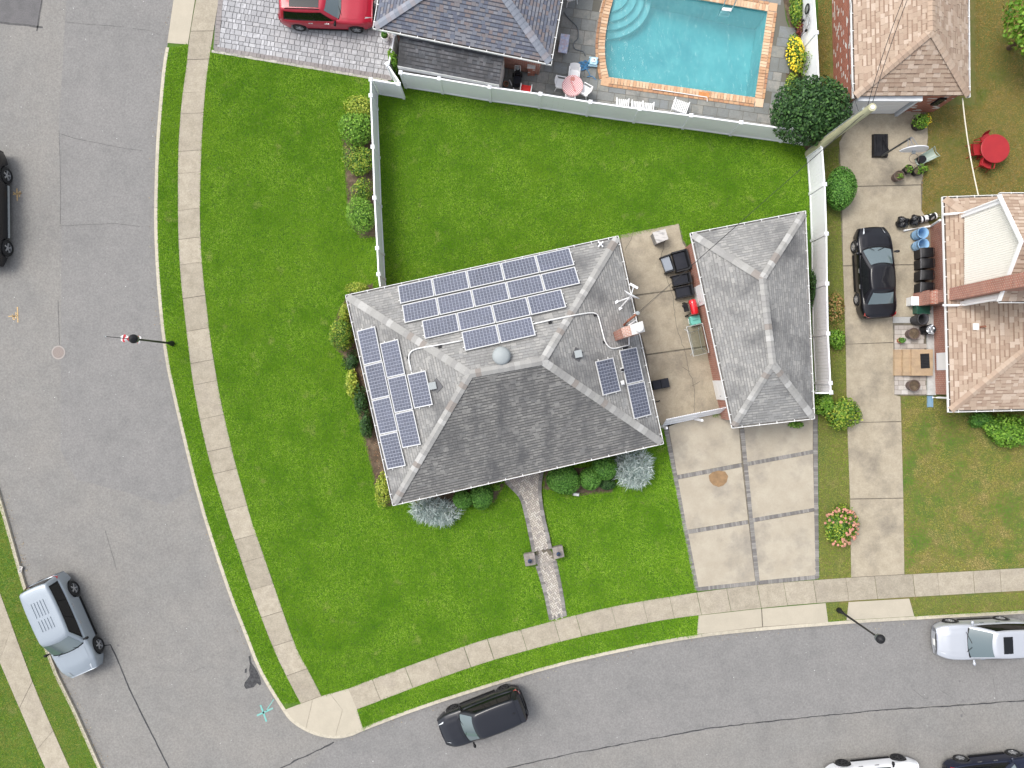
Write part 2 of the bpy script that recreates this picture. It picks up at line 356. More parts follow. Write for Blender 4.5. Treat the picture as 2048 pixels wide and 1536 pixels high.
mb = MB(); stroke(mb, [(521, 1410), (527, 1425), (533, 1443)], .09); stroke(mb, [(514, 1431), (527, 1425), (546, 1416)], .09); stroke(mb, [(532, 1422), (548, 1398)], .045)
tag(mb.build('paint_mark', m_teal, org=P(528, 1425, -.12)), 'teal cross of spray paint on the road by the corner ramp', 'paint mark')
LIT = MB(); vis_g = resample([q for q in KW if -27 < q[0] < 27 and -20 < q[1] < 20], .2); K2g = resample(LP([(2, 1000), (17, 1052), (49, 1165), (80, 1255), (115, 1349), (150, 1419), (202, 1536)]), .2); land2g = LP([(2, 1000), (17, 1052), (49, 1165), (80, 1255), (115, 1349), (150, 1419), (202, 1536), (-300, 1536), (-300, 1000)])
m_litter = M('litter', (.8, .8, .78), rough=.8); mb = MB()
for k in range(170):
    while True:
        u, v = random.uniform(0, 2048), random.uniform(0, 1536); q = P(u, v, -.12)
        if not inpoly([q.x], [q.y], land)[0]: break
    s = random.uniform(.012, .03); mb.box(q.x, q.y, -.109, s, s * random.uniform(.5, 1), .004, random.random() * 3)
for ln, sd in ((vis_g, -1), (K2g, 1)):
    for k in range(420):
        q = random.choice(ln); d = abs(random.gauss(0, .22)) + .03; a_ = random.uniform(0, 3); s = random.uniform(.02, .06); x_, y_ = q[0] + random.uniform(-.4, .4), q[1] + random.uniform(-.4, .4)
        if not inpoly([x_], [y_], land)[0] and not inpoly([x_], [y_], land2g)[0]: LIT.box(x_, y_, -.1095, s, s * .6, .006, a_)
tag(LIT.build('leaf_litter', M('litter_leaf', (.2,) * 3, pal=[(.20, .14, .08), (.30, .22, .12), (.14, .11, .07), (.36, .32, .22)], rough=.95), kind='stuff'), 'dry leaf litter gathered along the gutters', 'litter')
tag(mb.build('road_grit', m_litter, kind='stuff'), 'white specks of grit scattered over the asphalt', 'grit')
# manhole
t = thing('manhole_cover', 'round rusty iron manhole cover set in the road', 'manhole cover', P(117, 705, -.12)); c = P(117, 705, -.12)
MB().lathe([(.36, -.02), (.36, .012), (.29, .014), (.29, -.02)], c, 32).build('frame_ring', M('iron_ring', (.30, .27, .25), rough=.7), t)
mb = MB().lathe([(.0, .010), (.285, .010), (.285, -.02)], c, 32)
mb.build('lid', M('iron_lid', (.24, .20, .18), (.20, .165, .15), s=20, rough=.7, bump=.6, bs=30), t)

# ---------------------------------------------------------------- kerbs (each length of kerb a piece)
kerb = struct(thing('kerb', 'pale concrete kerb along the lawn and driveways', 'kerb', (0, 0, 0))); del kerb['category']
def kerb_run(line, par, step=3.0, w=.17, gap=.012, z=.012):
    seg = resample(line, .35); n = max(1, round(len(seg) * .35 / step)); per = max(2, len(seg) // n)
    for i in range(0, len(seg) - 1, per):
        a = seg[i:i + per + 1]
        if len(a) < 2: continue
        q = offset(a, w); mb = MB(); zz = z + random.uniform(-.004, .004)
        poly = a + q[::-1]
        d = Vector(a[-1]) - Vector(a[-2]); d = d.normalized() * gap
        poly[len(a) - 1] = (a[-1][0] - d.x, a[-1][1] - d.y); poly[len(a)] = (q[-1][0] - d.x, q[-1][1] - d.y)
        mb.prism(poly, -.2, zz); mb.build('kerb_stone', m_kerb, par)
vis = [q for q in KW if -27 < q[0] < 45 and -20 < q[1] < 20]
i0 = min(range(len(vis)), key=lambda i: abs(vis[i][1] - P(0, 84).y) + (0 if vis[i][0] < -10 else 99))
kerb_run(vis[i0:], kerb)
# storm-drain lid and the far kerb, lower left
K2 = LP([(-160, 600), (-60, 800), (-25, 910), (2, 1000), (17, 1052), (49, 1165), (80, 1255), (115, 1349), (150, 1419), (202, 1536), (300, 1740), (420, 1960)])
land2 = offset(K2, -.05) + [(K2[-1][0], -far), (-far, -far), (-far, K2[0][1])]
struct(sheet('lawn', land2, 0.0, m_turf, depth=.3))
kerb2 = struct(thing('kerb', 'pale concrete kerb across the street', 'kerb', (0, 0, 0))); del kerb2['category']
kerb_run(offset(K2, -.17), kerb2, w=.17)
t = thing('drain_grate', 'small iron drain grate let into the far kerb', 'grate', P(41, 1139, .012))
c = P(41, 1139, .014); MB().box(c.x, c.y, c.z, .16, .34, .012, -.28).build('frame', M('grate_frame', (.5, .48, .45), rough=.6), t)
for k in range(4): MB().box(c.x - .02 + .02 * k * .3, c.y - .11 + .075 * k, c.z + .012, .11, .03, .006, -.28).build('slot', m_tar, t)

# ---------------------------------------------------------------- pavements of separate slabs
WL = [(393, -2), (377, 88), (375, 125), (367, 176), (361, 234), (357, 300), (356, 380), (357, 450), (358, 500), (363, 570), (371, 640), (378, 700), (384, 750), (396, 820), (409, 880), (427, 950), (443, 1000), (457, 1046), (478, 1105), (510, 1200), (522, 1232), (541, 1281), (560, 1327), (602, 1407)]
WR = [(438, -2), (423, 90), (413, 156), (408, 215), (403, 293), (400, 400), (401, 480), (405, 540), (412, 600), (421, 680), (430, 735), (441, 800), (455, 860), (470, 925), (492, 1000), (500, 1033), (530, 1118), (558, 1200), (580, 1262), (597, 1307), (619, 1344), (643, 1392)]
SU = [(697, 1377), (746, 1358), (840, 1323), (960, 1281), (1050, 1257), (1146, 1231), (1238, 1210), (1328, 1195), (1420, 1181), (1510, 1170), (1600, 1162), (1702, 1155), (1808, 1149), (1949, 1142), (2045, 1136), (2300, 1122)]
SD = [(714, 1418), (768, 1398), (840, 1370), (960, 1327), (1063, 1298), (1155, 1274), (1250, 1254), (1335, 1238), (1396, 1230), (1510, 1217), (1600, 1208), (1699, 1201), (1816, 1194), (1952, 1186), (2045, 1181), (2300, 1167)]
pave = struct(thing('pavement', 'pavement of pale concrete slabs round the corner lot', 'pavement')); del pave['category']
def slabs(L, R, par, n, mat=m_conc, z=.03, name='slab', g=.022):
    Lw = resample(smoothline(LP(L), 2), .25); Rw = resample(smoothline(LP(R), 2), .25)
    def at(W, t): x = t * (len(W) - 1); i = min(int(x), len(W) - 2); f = x - i; return (W[i][0] + (W[i + 1][0] - W[i][0]) * f, W[i][1] + (W[i + 1][1] - W[i][1]) * f)
    base = Lw[::2] + [Lw[-1]] + [Rw[-1]] + Rw[::-2]
    struct(sheet('joint_bed', base, .010, m_joint)).parent = par
    ts = [0] + [(k + random.uniform(-.18, .18)) / n for k in range(1, n)] + [1]; ln = sum((Vector(a) - Vector(b)).length for a, b in zip(Lw, Lw[1:]))
    for a, b in zip(ts, ts[1:]):
        e = g / ln * random.uniform(.5, 1.3); ps = [at(Lw, a + (b - a) * k / 4) for k in range(5)]; ps[-1] = at(Lw, b - e)
        qs = [at(Rw, a + (b - a) * k / 4) for k in range(5)]; qs[-1] = at(Rw, b - e); zz = z + random.uniform(-.006, .006)
        MB().prism(ps + qs[::-1], .0, zz).build(name, mat(par) if callable(mat) else mat, par)
slabs(WL, WR, pave, 24); slabs(SU, SD, pave, 27)
pave2 = struct(thing('pavement', 'pavement of concrete slabs on the far side of the street', 'pavement')); del pave2['category']
slabs([(-60, 1180), (0, 1324), (38, 1412), (91, 1536), (140, 1640)], [(-40, 1080), (0, 1185), (51, 1324), (77, 1394), (140, 1536), (180, 1630)], pave2, 6)
ramp = struct(thing('corner_ramp', 'smooth concrete corner ramp scored with fine lines', 'ramp')); del ramp['category']
RC = [(566, 1421), (602, 1407), (643, 1392), (697, 1377), (714, 1418), (727, 1461)]
cut = [(626, 1399), (612, 1460)]; cut2 = [(684, 1420), (671, 1474)]
arc = [(q[0], q[1]) for q in vis if P(566, 0).x < q[0] < P(727, 0).x and q[1] < P(0, 1421).y]
arcin = offset(arc, .17)
struct(sheet('joint_bed', LP([(566, 1421), (602, 1407), (643, 1392), (697, 1377), (714, 1418), (727, 1460)][::-1]) + arcin, .008, m_kerb)).parent = ramp
def rampart(poly, par=ramp): MB().prism(poly, -.01, .026 + random.uniform(-.002, .002)).build('slab', m_concnew, par)
A1 = [q for q in arcin if q[0] < P(612, 0).x] + LP([(612, 1456)]); A2 = LP([(614, 1457)]) + [q for q in arcin if P(614, 0).x < q[0] < P(671, 0).x] + LP([(671, 1471)]); A3 = LP([(673, 1471)]) + [q for q in arcin if q[0] > P(675, 0).x]
rampart(LP([(566, 1421), (602, 1407), (625, 1399)])[::-1] + A1); rampart(LP([(627, 1398), (643, 1392), (660, 1387), (685, 1419)])[::-1] + A2)
rampart(LP([(727, 1460), (714, 1418), (697, 1377), (661, 1387), (686, 1420)]) + A3)
apron = struct(thing('driveway_apron', 'concrete driveway aprons at the street', 'apron')); del apron['category']
struct(sheet('joint_bed', LP([(1397, 1231), (1394, 1268), (1656, 1244), (1651, 1206)]), .008, m_joint)).parent = apron
def apr(poly, z=.022): MB().prism(LP(poly), -.02, z).build('slab', m_concnew, apron)
apr([(348, -4), (335, 86), (376, 89), (391, -4)]); apr([(371, -110), (348, -8), (391, -8), (412, -110)])
apr([(1397, 1231), (1394, 1268), (1524, 1253), (1522, 1217)]); apr([(1524, 1217), (1526, 1253), (1656, 1244), (1651, 1206)])
apr([(1697, 1204), (1693, 1240), (1828, 1232), (1818, 1197)])

# ---------------------------------------------------------------- main driveway: six concrete panels framed in cobble strips
drive = struct(thing('driveway', 'driveway of six concrete panels framed by dark cobble strips', 'driveway')); del drive['category']
struct(sheet('joint_bed', LP([(1326, 852), (1393, 1182), (1520, 1169), (1637, 1158), (1636, 830), (1460, 800)]), .006, m_joint)).parent = drive
for q in ([(1337, 853), (1354.5, 950), (1483, 925.5), (1475, 822), (1400, 830)], [(1356, 959), (1374, 1059.5), (1496, 1039.5), (1484, 934)], [(1376.5, 1068), (1397, 1174), (1510, 1162), (1497, 1048)],
          [(1489, 861), (1494.5, 924), (1625, 899.5), (1625.5, 825), (1480, 825)], [(1495.5, 932), (1505.5, 1036), (1628, 1015.5), (1625.5, 907.5)], [(1507, 1044.5), (1519, 1161), (1631, 1150), (1628, 1023)]):
    MB().prism(LP(q), 0, .024 + random.uniform(-.003, .003)).build('concrete_panel', m_concdrive, drive)
mb = MB()
def soldier(mb, a, b, w, pitch=.108, z=.02, wob=.006, g=.012):
    """bricks side by side along a->b (world), each as long as the strip is wide"""
    a, b = Vector(a[:2]), Vector(b[:2]); L = (b - a).length; d = (b - a) / L; n = max(1, int(L / pitch)); ang = math.atan2(d.y, d.x)
    for k in range(n):
        p = a + d * (L * (k + .5) / n); mb.box(p.x + random.uniform(-wob, wob), p.y + random.uniform(-wob, wob), -.01, L / n - g, w - g + random.uniform(-wob, wob), z + .01 + random.uniform(-.004, .004), ang + random.uniform(-.03, .03))
for a, b in (((1355, 954.5), (1483, 930)), ((1494.5, 928), (1632, 902)), ((1375, 1064), (1496, 1044)), ((1506, 1040), (1634, 1017)), ((1395, 1178.3), (1518, 1165.5)), ((1519, 1165), (1634, 1154))):
    soldier(mb, P(*a), P(*b), .22)
for a, b in (((1331, 852), (1394, 1180)), ((1484, 858), (1515, 1164)), ((1630, 838), (1634, 1156))): soldier(mb, P(*a), P(*b), .23)
o = mb.build('cobble_edging', m_cobble, drive, kind='stuff')
tag(struct(sheet('repair_patch', LP([(1417, 951), (1425, 944), (1437, 941), (1450, 943), (1456, 952), (1453, 964), (1446, 971), (1437, 974), (1426, 970), (1419, 962)]), .031, m_patch)), 'round brown stain on the driveway panel', 'stain'); del bpy.data.objects['repair_patch']['category']

# ---------------------------------------------------------------- front walk: herringbone brick with cobble borders, one step, two piers
walk = struct(thing('front_walk', 'herringbone brick walk with soldier-course borders', 'walk')); del walk['category']
wl_lo = [(1098, 1240), (1088, 1190), (1079, 1158), (1071, 1132)]; wr_lo = [(1134, 1232), (1125, 1176), (1116, 1133), (1113, 1120)]
wl_up = [(1064, 1103), (1054, 1054), (1044, 1009), (1038, 992), (1010, 966), (1006, 945)]; wr_up = [(1104, 1096), (1097, 1063), (1090, 1034), (1085, 1005), (1082, 973), (1088, 940)]
def walk_piece(l, r, z, field_mat=m_herring, ends=True):
    struct(sheet('joint_bed', LP(l + r[::-1]), z - .012, m_joint)).parent = walk
    mb = MB(); wl, wr = resample(smoothline(LP(l), 1), .3), resample(smoothline(LP(r), 1), .3)
    li, ri = offset(wl, -.1), offset(wr, .1)
    for A in (li, ri):
        for a, b in zip(A, A[1:]): soldier(mb, a, b, .2, z=z + .008)
    if ends: soldier(mb, Vector(wl[0]).lerp(Vector(wr[0]), 0) + Vector((.02, .1)), Vector(wr[0]) + Vector((-.02, .1)), .2, z=z)
    mb.build('border_brick', m_cobble, walk, kind='stuff')
    F = offset(wl, -.14) + offset(wr, .14)[::-1]; mb = MB(); cx = sum(p[0] for p in F) / len(F); cy = sum(p[1] for p in F) / len(F); a = .1; rot = math.radians(45 - 12)
    cs, sn = math.cos(rot), math.sin(rot)
    for i in range(-50, 50):
        for j in range(-50, 50):
            k = (i - j) % 4
            if k == 0: x, y, sx, sy = i * a + a, j * a + a / 2, 2 * a, a
            elif k == 3: x, y, sx, sy = i * a + a / 2, j * a + a, a, 2 * a
            else: continue
            X, Y = cx + x * cs - y * sn, cy + x * sn + y * cs
            if inpoly([X], [Y], F)[0] and not (ends and ((X - PC.x) ** 2 + (Y - PC.y) ** 2 < .45 ** 2)): mb.box(X, Y, z - .03, sx - .018, sy - .018, .03 + random.uniform(-.003, .003), rot)
    mb.build('herringbone_brick', field_mat, walk, kind='stuff')
PC = P(1088, 1115, .05)
walk_piece(wl_lo, wr_lo, .03); walk_piece(wl_up, wr_up, .16, ends=False)
MB().prism(LP(wl_up, .13) + LP(wr_up, .13)[::-1], 0, .13).build('step_base', m_cobble, walk)
mb = MB()     # half-round landing below the step
for k in range(15):
    t = math.radians(180 + 12.2 * k * 1.0 - 6); p = (PC.x + .42 * math.cos(t), PC.y + .02 + .42 * math.sin(t)); mb.box(p[0], p[1], 0, .19, .085, .062, t)
mb.build('landing_border_brick', M('cobble_light', (.4, .37, .33), rough=.9, rnd=.3, speck=.15, ss=25), walk, kind='stuff')
mb = MB(); rot = math.radians(33); cs, sn = math.cos(rot), math.sin(rot)
for i in range(-9, 9):
    for j in range(-9, 9):
        k = (i - j) % 4; a = .1
        if k == 0: x, y, sx, sy = i * a + a, j * a + a / 2, .2, .1
        elif k == 3: x, y, sx, sy = i * a + a / 2, j * a + a, .1, .2
        else: continue
        X, Y = PC.x + x * cs - y * sn, PC.y + x * sn + y * cs
        if (X - PC.x) ** 2 + (Y - PC.y) ** 2 < .36 ** 2 and Y < PC.y + .33: mb.box(X, Y, 0, sx - .018, sy - .018, .06 + random.uniform(-.003, .003), rot)
mb.build('landing_brick', m_herring, walk, kind='stuff')
struct(sheet('joint_bed', [(PC.x + .5 * math.cos(t), PC.y + .5 * math.sin(t)) for t in np.linspace(0, 6.28, 25)[:-1]], .044, m_joint)).parent = walk
m_stone = M('pier_stone', (.36, .32, .29), (.28, .25, .23), s=9, rough=.9, rnd=.25, speck=.25, ss=20); m_navy = M('lamp_glass', (.035, .06, .13), rough=.15, spec=.6); m_blackmetal = M('black_metal', (.012, .013, .015), rough=.4, spec=.4)
for k, (q, lab) in enumerate((([(1046.5, 1109), (1069, 1105), (1072, 1129), (1051, 1133)], 'low stone pier with round dark lamp, on the corner side of the brick step'), ([(1104, 1096), (1125, 1091), (1129, 1113.5), (1108, 1119.5)], 'low stone pier with round dark lamp, on the driveway side of the brick step'))):
    w = [P(u, v, .5) for u, v in q]; c = sum(w, Vector()) / 4; t = thing('garden_pier', lab, 'pier', (c.x, c.y, 0), group='piers flanking the brick step')
    mb = MB(); sh = [c + (p - c) * .86 for p in w]
    for j in range(4): mb.prism([(p.x, p.y) for p in sh], j * .11, j * .11 + .098)
    mb.build('block_course', m_stone, t)
    for ia in range(2):
        for ib in range(2):
            def bl(s_, t_): return (w[0].lerp(w[1], s_)).lerp(w[3].lerp(w[2], s_), t_)
            MB().prism([bl(ia / 2 + .01, ib / 2 + .01).to_2d(), bl(ia / 2 + .49, ib / 2 + .01).to_2d(), bl(ia / 2 + .49, ib / 2 + .49).to_2d(), bl(ia / 2 + .01, ib / 2 + .49).to_2d()], .44, .5 + random.uniform(-.004, .004)).build('cap_stone', m_stone, t)
    l = MB().lathe([(.0, 0), (.06, 0), (.05, .1), (.105, .14), (.11, .22), (.08, .3), (0, .33)], (c.x, c.y - .04, .5), 14).build('lamp', m_navy, t, smooth=True)
    MB().lathe([(.0, .36), (.03, .35), (.055, .325), (.06, .29)], (c.x, c.y - .04, .5), 12).build('lamp_cap', m_blackmetal, l, org=wloc(t))
c = P(1152, 988); t = thing('garden_stone', 'small white name stone leaning beside the clipped front shrubs', 'stone', (c.x, c.y, 0))
MB().box(c.x, c.y, 0, .3, .12, .2, -.15, tx=.9).build('slab', M('white_stone', (.7, .7, .68), rough=.7), t); MB().box(c.x, c.y, 0, .36, .2, .04, -.15).build('base', m_stone, t)
# ---------------------------------------------------------------- house patio slabs behind the house, planting beds, neighbour drive
patio = struct(thing('back_patio', 'stained concrete patio between the house and its garage', 'patio')); del patio['category']
struct(sheet('joint_bed', LP([(1225, 476), (1358, 447), (1372, 490), (1465, 835), (1325, 862), (1270, 640)]), .006, m_joint)).parent = patio
for q in ([(1240, 470), (1357, 448), (1365, 486), (1378, 505), (1396, 573), (1265, 590)], [(1268, 593), (1397, 575), (1422, 690), (1293, 708), (1280, 660)], [(1294, 711), (1423, 693), (1458, 826), (1322, 852), (1305, 790)]):
    MB().prism(LP(q), 0, .026 + random.uniform(-.003, .003)).build('concrete_panel', m_concstain, patio)
mb = MB()
for pts in ([(1330, 470), (1322, 520), (1345, 590), (1352, 650), (1370, 705), (1378, 745), (1384, 758), (1388, 775), (1389, 805), (1387, 825)], [(1366, 735), (1378, 742)], [(1250, 500), (1262, 478), (1266, 462)], [(1384, 772), (1400, 763)]):
    W_ = resample(LP(pts), .15); W_ = [(x + random.uniform(-.03, .03), y + random.uniform(-.03, .03)) for x, y in W_]
    for a, b, c, d in zip(offset(W_, .012), offset(W_, .012)[1:], offset(W_, -.012)[1:], offset(W_, -.012)): mb.quad((*d, .0315), (*c, .0315), (*b, .0315), (*a, .0315))
mb.build('crack', m_joint, patio)
for q in ([(746, 203), (715, 210), (690, 240), (684, 280), (690, 350), (694, 420), (703, 455), (720, 476), (752, 478), (750, 380)], [(745, 566), (700, 580), (680, 612), (664, 655), (664, 690), (684, 712), (697, 745), (700, 790), (716, 830), (727, 880), (743, 940), (750, 985), (772, 1015), (840, 1000), (800, 850), (760, 620)],
          [(826, 1005), (905, 1020), (990, 1005), (1012, 968), (900, 960)], [(1084, 978), (1160, 992), (1225, 985), (1235, 930), (1090, 940)], [(1640, 285), (1625, 330), (1612, 300), (1600, 285), (1612, 268)], [(1562, -20), (1575, 40), (1588, 80), (1572, 130), (1572, 200), (1600, 210), (1612, 150), (1612, -20)]):
    struct(sheet('planting_bed', LP(q), .012, m_soil))
BEDS = [[(746, 203), (715, 212), (692, 240), (688, 280), (692, 350), (697, 420), (706, 455), (722, 472), (752, 475), (752, 380)], [(745, 568), (702, 583), (684, 612), (668, 655), (668, 690), (688, 712), (700, 745), (704, 790), (720, 830), (731, 880), (746, 940), (753, 985), (774, 1012), (840, 1000), (800, 850), (760, 620)],
        [(830, 1000), (905, 1016), (988, 1002), (1010, 966), (900, 960)], [(1087, 978), (1160, 988), (1225, 982), (1235, 930), (1090, 940)], [(1645, 285), (1628, 330), (1612, 302), (1603, 288), (1612, 268)]]
ndr = struct(thing('driveway', 'long stained concrete driveway beside the black sedan', 'driveway')); del ndr['category']
struct(sheet('neighbour_lawn', LP([(1636, -140), (1636, 300), (1640, 784), (1637, 860), (1640, 1170), (1655, 1215), (2300, 1180), (2700, 600), (2700, -200)]), .004, m_turf2))
struct(sheet('neighbour_lawn', LP([(1652, 1206), (1657, 1240), (1695, 1238), (2300, 1205), (2300, 1162)]), .006, m_turf2))
struct(sheet('joint_bed', LP([(1700, 205), (1850, 205), (1856, 280), (1846, 360), (1842, 440), (1862, 460), (1866, 640), (1788, 640), (1790, 792), (1801, 794), (1809, 1152), (1702, 1156), (1697, 900), (1690, 640), (1683, 480), (1677, 310), (1680, 285)]), .009, m_joint)).parent = ndr
for q in ([(1678, 285), (1700, 250), (1700, 207), (1830, 207), (1854, 250), (1855, 275), (1845, 352), (1841, 369), (1683, 373)], [(1683, 375), (1841, 371), (1842, 420), (1862, 455), (1862, 528), (1686, 531)], [(1686, 533), (1862, 530), (1864, 632), (1784, 634), (1786, 684), (1691, 688)],
          [(1691, 689), (1786, 686), (1788, 790), (1800, 793), (1802, 842), (1694, 845)], [(1694, 846), (1802, 844), (1806, 995), (1700, 997)], [(1700, 999), (1806, 997), (1808, 1148), (1702, 1154)]):
    MB().prism(LP(q), 0, .03 + random.uniform(-.003, .003)).build('concrete_panel', m_concstain, ndr)
# ---------------------------------------------------------------- red car's paver driveway
pdr = struct(thing('driveway', 'silver-grey paver driveway under the red car', 'driveway')); del pdr['category']
PV = LP([(443, -60), (432, 94), (785, 152), (800, 60), (812, -60)])
struct(sheet('joint_bed', LP([(438, -70), (427, 97), (790, 158), (806, 60), (818, -70)]), .010, M('paver_joint', (.2, .195, .19), rough=.95))).parent = pdr
m_paver = M('paver', (.45, .45, .46), (.32, .32, .33), s=5, opal=[(.36, .36, .37), (.43, .43, .445), (.32, .32, .33), (.47, .47, .48), (.39, .385, .39)], rough=.85, speck=.12, ss=22)
m_paver_s = M('paver_small', (.45, .45, .46), pal=[(.36, .36, .37), (.43, .43, .445), (.32, .32, .33), (.47, .47, .48), (.39, .385, .39)], rough=.85, speck=.12, ss=22)
m_pborder = M('paver_border', (.27, .245, .235), (.22, .20, .195), s=8, rough=.9, rnd=.15)
ang = math.radians(-9.5); cs, sn = math.cos(ang), math.sin(ang); o0 = P(432, 94); cand = []; y = -.4
while y < 4.6:
    h = random.choice((.20, .28, .28, .34)); x = -.5 + random.uniform(-.2, 0)
    while x < 10:
        w = random.choice((.16, .22, .30, .38)); px, py = x + w / 2, y + h / 2; X, Y = o0.x + px * cs - py * sn, o0.y + px * sn + py * cs
        if all(inpoly([o0.x + (px + a * w * .22) * cs - (py + b * h * .22) * sn], [o0.y + (px + a * w * .22) * sn + (py + b * h * .22) * cs], PV)[0] for a in (-1, 1) for b in (-1, 1)): cand.append((X, Y, w, h))
        x += w
    y += h
on = [c for c in cand if -1 < 768 - c[1] / .02602 < 160 and c[0] < P(790, 0).x]; on.sort(key=lambda c: -c[2] * c[3]); off = [c for c in cand if c not in on] + on[300:]; cache = {}
for X, Y, w, h in on[:300]:
    me = cache.get((w, h))
    if not me: me = cache[(w, h)] = MB().box(0, 0, 0, w - .022, h - .022, .034, tx=.96, ty=.96).mesh('paver', m_paver)
    inst('paver', me, pdr, (X, Y, .006 + random.uniform(-.003, .003)), ang)
mb = MB()
for X, Y, w, h in off: mb.box(X, Y, 0, w - .022, h - .022, .04, ang)
if off: mb.build('small_paver', m_paver_s, pdr, kind='stuff')
mb = MB(); soldier(mb, P(429, 98), P(784, 157), .26, pitch=.2, z=.052); soldier(mb, P(434, 90), P(447, -60), .26, pitch=.2, z=.052); mb.build('border_paver', m_pborder, pdr, kind='stuff')
mb = MB(); soldier(mb, P(424, 103), P(776, 162), .14, pitch=.34, z=.05); mb.build('edging_brick', M('edge_stone', (.50, .47, .42), rough=.9, rnd=.3, speck=.2), pdr, kind='stuff')

# ---------------------------------------------------------------- pool: basin, steps, water, brick coping, bluestone deck
m_plaster = M('pool_plaster', (.15, .49, .52), (.25, .60, .62), s=.6, c3=(.09, .38, .43), s3=.35, rough=.7)
m_step = M('pool_step', (.42, .66, .68), (.36, .6, .63), s=2, rough=.7)
pool = thing('swimming_pool', 'turquoise swimming pool with brick coping and corner steps', 'pool', (*P2(1370, 90), 0))
mb = MB(); n = len(poolw); dz = [-1.0 - .9 * min(1, max(0, (p[0] - P(1230, 0).x) / 5)) for p in poolw]
for i in range(n):
    j = (i + 1) % n; mb.quad((*poolw[i], -.02), (*poolw[j], -.02), (*poolw[j], dz[j]), (*poolw[i], dz[i]))
mb.add([(*poolw[i], dz[i]) for i in range(n)], [tuple(range(n))]); basin = mb.build('basin', m_plaster, pool)
cst = P(1216, -18, 0); clipw = offset(poolw + [poolw[0]], .03)[:-1]
for k, (r, z) in enumerate(((2.35, -.78), (1.95, -.56), (1.55, -.36), (1.1, -.18))):
    pts = [(cst.x + r * math.cos(t) * 1.02, cst.y + r * .9 * math.sin(t)) for t in np.linspace(math.radians(-103), math.radians(12), 26)]
    pts = [p if inpoly([p[0]], [p[1]], clipw)[0] or p[1] > P(0, -5).y else None for p in pts]; pts = [p for p in pts if p]
    pl = [(max(q[0], 0), q[1]) for q in []]
    left = [q for q in poolw[:20] if q[1] > pts[0][1] and q[0] < P(1240, 0).x]; left.sort(key=lambda q: q[1])
    MB().prism(pts + [(pts[-1][0], cst.y + .5)] + [(q[0] + .02, q[1]) for q in left][::-1], z - .3, z).build('step', m_step, pool)
wm, n_, b_ = _mat('pool_water'); n_.nodes.remove(b_)
tr = n_.nodes.new('ShaderNodeBsdfTransparent'); tr.inputs[0].default_value = (.66, .90, .93, 1)
gl = n_.nodes.new('ShaderNodeBsdfGlossy'); gl.inputs['Roughness'].default_value = .03
df = n_.nodes.new('ShaderNodeBsdfDiffuse'); df.inputs[0].default_value = (.21, .55, .59, 1)
fr = n_.nodes.new('ShaderNodeFresnel'); fr.inputs[0].default_value = 1.33
m1 = n_.nodes.new('ShaderNodeMixShader'); m1.inputs[0].default_value = .30; m2 = n_.nodes.new('ShaderNodeMixShader')
g_ = n_.nodes.new('ShaderNodeNewGeometry'); nz = n_.nodes.new('ShaderNodeTexNoise'); nz.inputs['Scale'].default_value = 2.6; nz.inputs['Detail'].default_value = 4; nz.inputs['Distortion'].default_value = .6
mp = n_.nodes.new('ShaderNodeMapping'); mp.inputs['Scale'].default_value = (1.6, .8, 1); mp.inputs['Rotation'].default_value = (0, 0, .5)
n_.links.new(g_.outputs['Position'], mp.inputs[0]); n_.links.new(mp.outputs[0], nz.inputs['Vector'])
bp = n_.nodes.new('ShaderNodeBump'); bp.inputs['Strength'].default_value = .8; bp.inputs['Distance'].default_value = .09; n_.links.new(nz.outputs['Fac'], bp.inputs['Height'])
for s_ in (gl, fr, df): n_.links.new(bp.outputs[0], s_.inputs['Normal'])
n_.links.new(tr.outputs[0], m1.inputs[1]); n_.links.new(df.outputs[0], m1.inputs[2]); n_.links.new(fr.outputs[0], m2.inputs[0]); n_.links.new(m1.outputs[0], m2.inputs[1]); n_.links.new(gl.outputs[0], m2.inputs[2]); n_.links.new(m2.outputs[0], n_.nodes['Material Output'].inputs[0])
w_ = sheet('water', poolw, -.09, wm); w_.parent = pool; w_.location = -pool.location
c = P(1411, 123, -1.8); MB().lathe([(0, .02), (.2, .02), (.24, 0)], (c.x, c.y, -1.88), 20).build('main_drain', M('drain_white', (.7, .8, .8), rough=.5), pool)
m_cope = M('coping_brick', (.6, .4, .25), opal=[(.58, .37, .225), (.64, .44, .285), (.54, .33, .195), (.68, .49, .33)], rough=.85, speck=.15, ss=20, c2=(.36, .18, .095), s=1.5, lo=.58, hi=.75)
m_cope2 = M('coping_edge', (.5, .3, .19), opal=[(.50, .28, .15), (.42, .225, .13), (.54, .33, .19), (.47, .26, .15)], rough=.9, speck=.2, ss=20)
m_mort = M('mortar', (.62, .52, .42), rough=.95)
ring = poolw + [poolw[0]]; inner = resample(poolw[:len(poolw)], .12)
outp = [P2(u, v) for u, v in ((1222, -32), (1205, 0), (1196, 32), (1190, 80), (1191, 122), (1203, 171))] + [P2(1525.5, 217), P2(1555.5, 7), P2(1480, -6), P2(1400, -20), P2(1290, -36)]
struct(sheet('coping_bed', outp, .012, m_mort, holes=[offset(ring, .01)[:-1]])).parent = pool; bpy.data.objects['coping_bed'].location = -pool.location; del bpy.data.objects['coping_bed']['kind']
me1 = MB().box(0, 0, 0, .145, .34, .05, tx=.96, ty=.98).mesh('coping_brick', m_cope); me2 = MB().box(0, 0, 0, .25, .13, .045, tx=.96).mesh('edge_brick', m_cope2)
segs = [(smoothline([poolw[i] for i in range(0, POOL_IN.index((1217, 155)) + 1)], 0))] + [[P2(*a), P2(*b)] for a, b in (((1217, 155), (1510, 196)), ((1510, 196), (1535, 23)), ((1535, 23), (1400, 0)))]
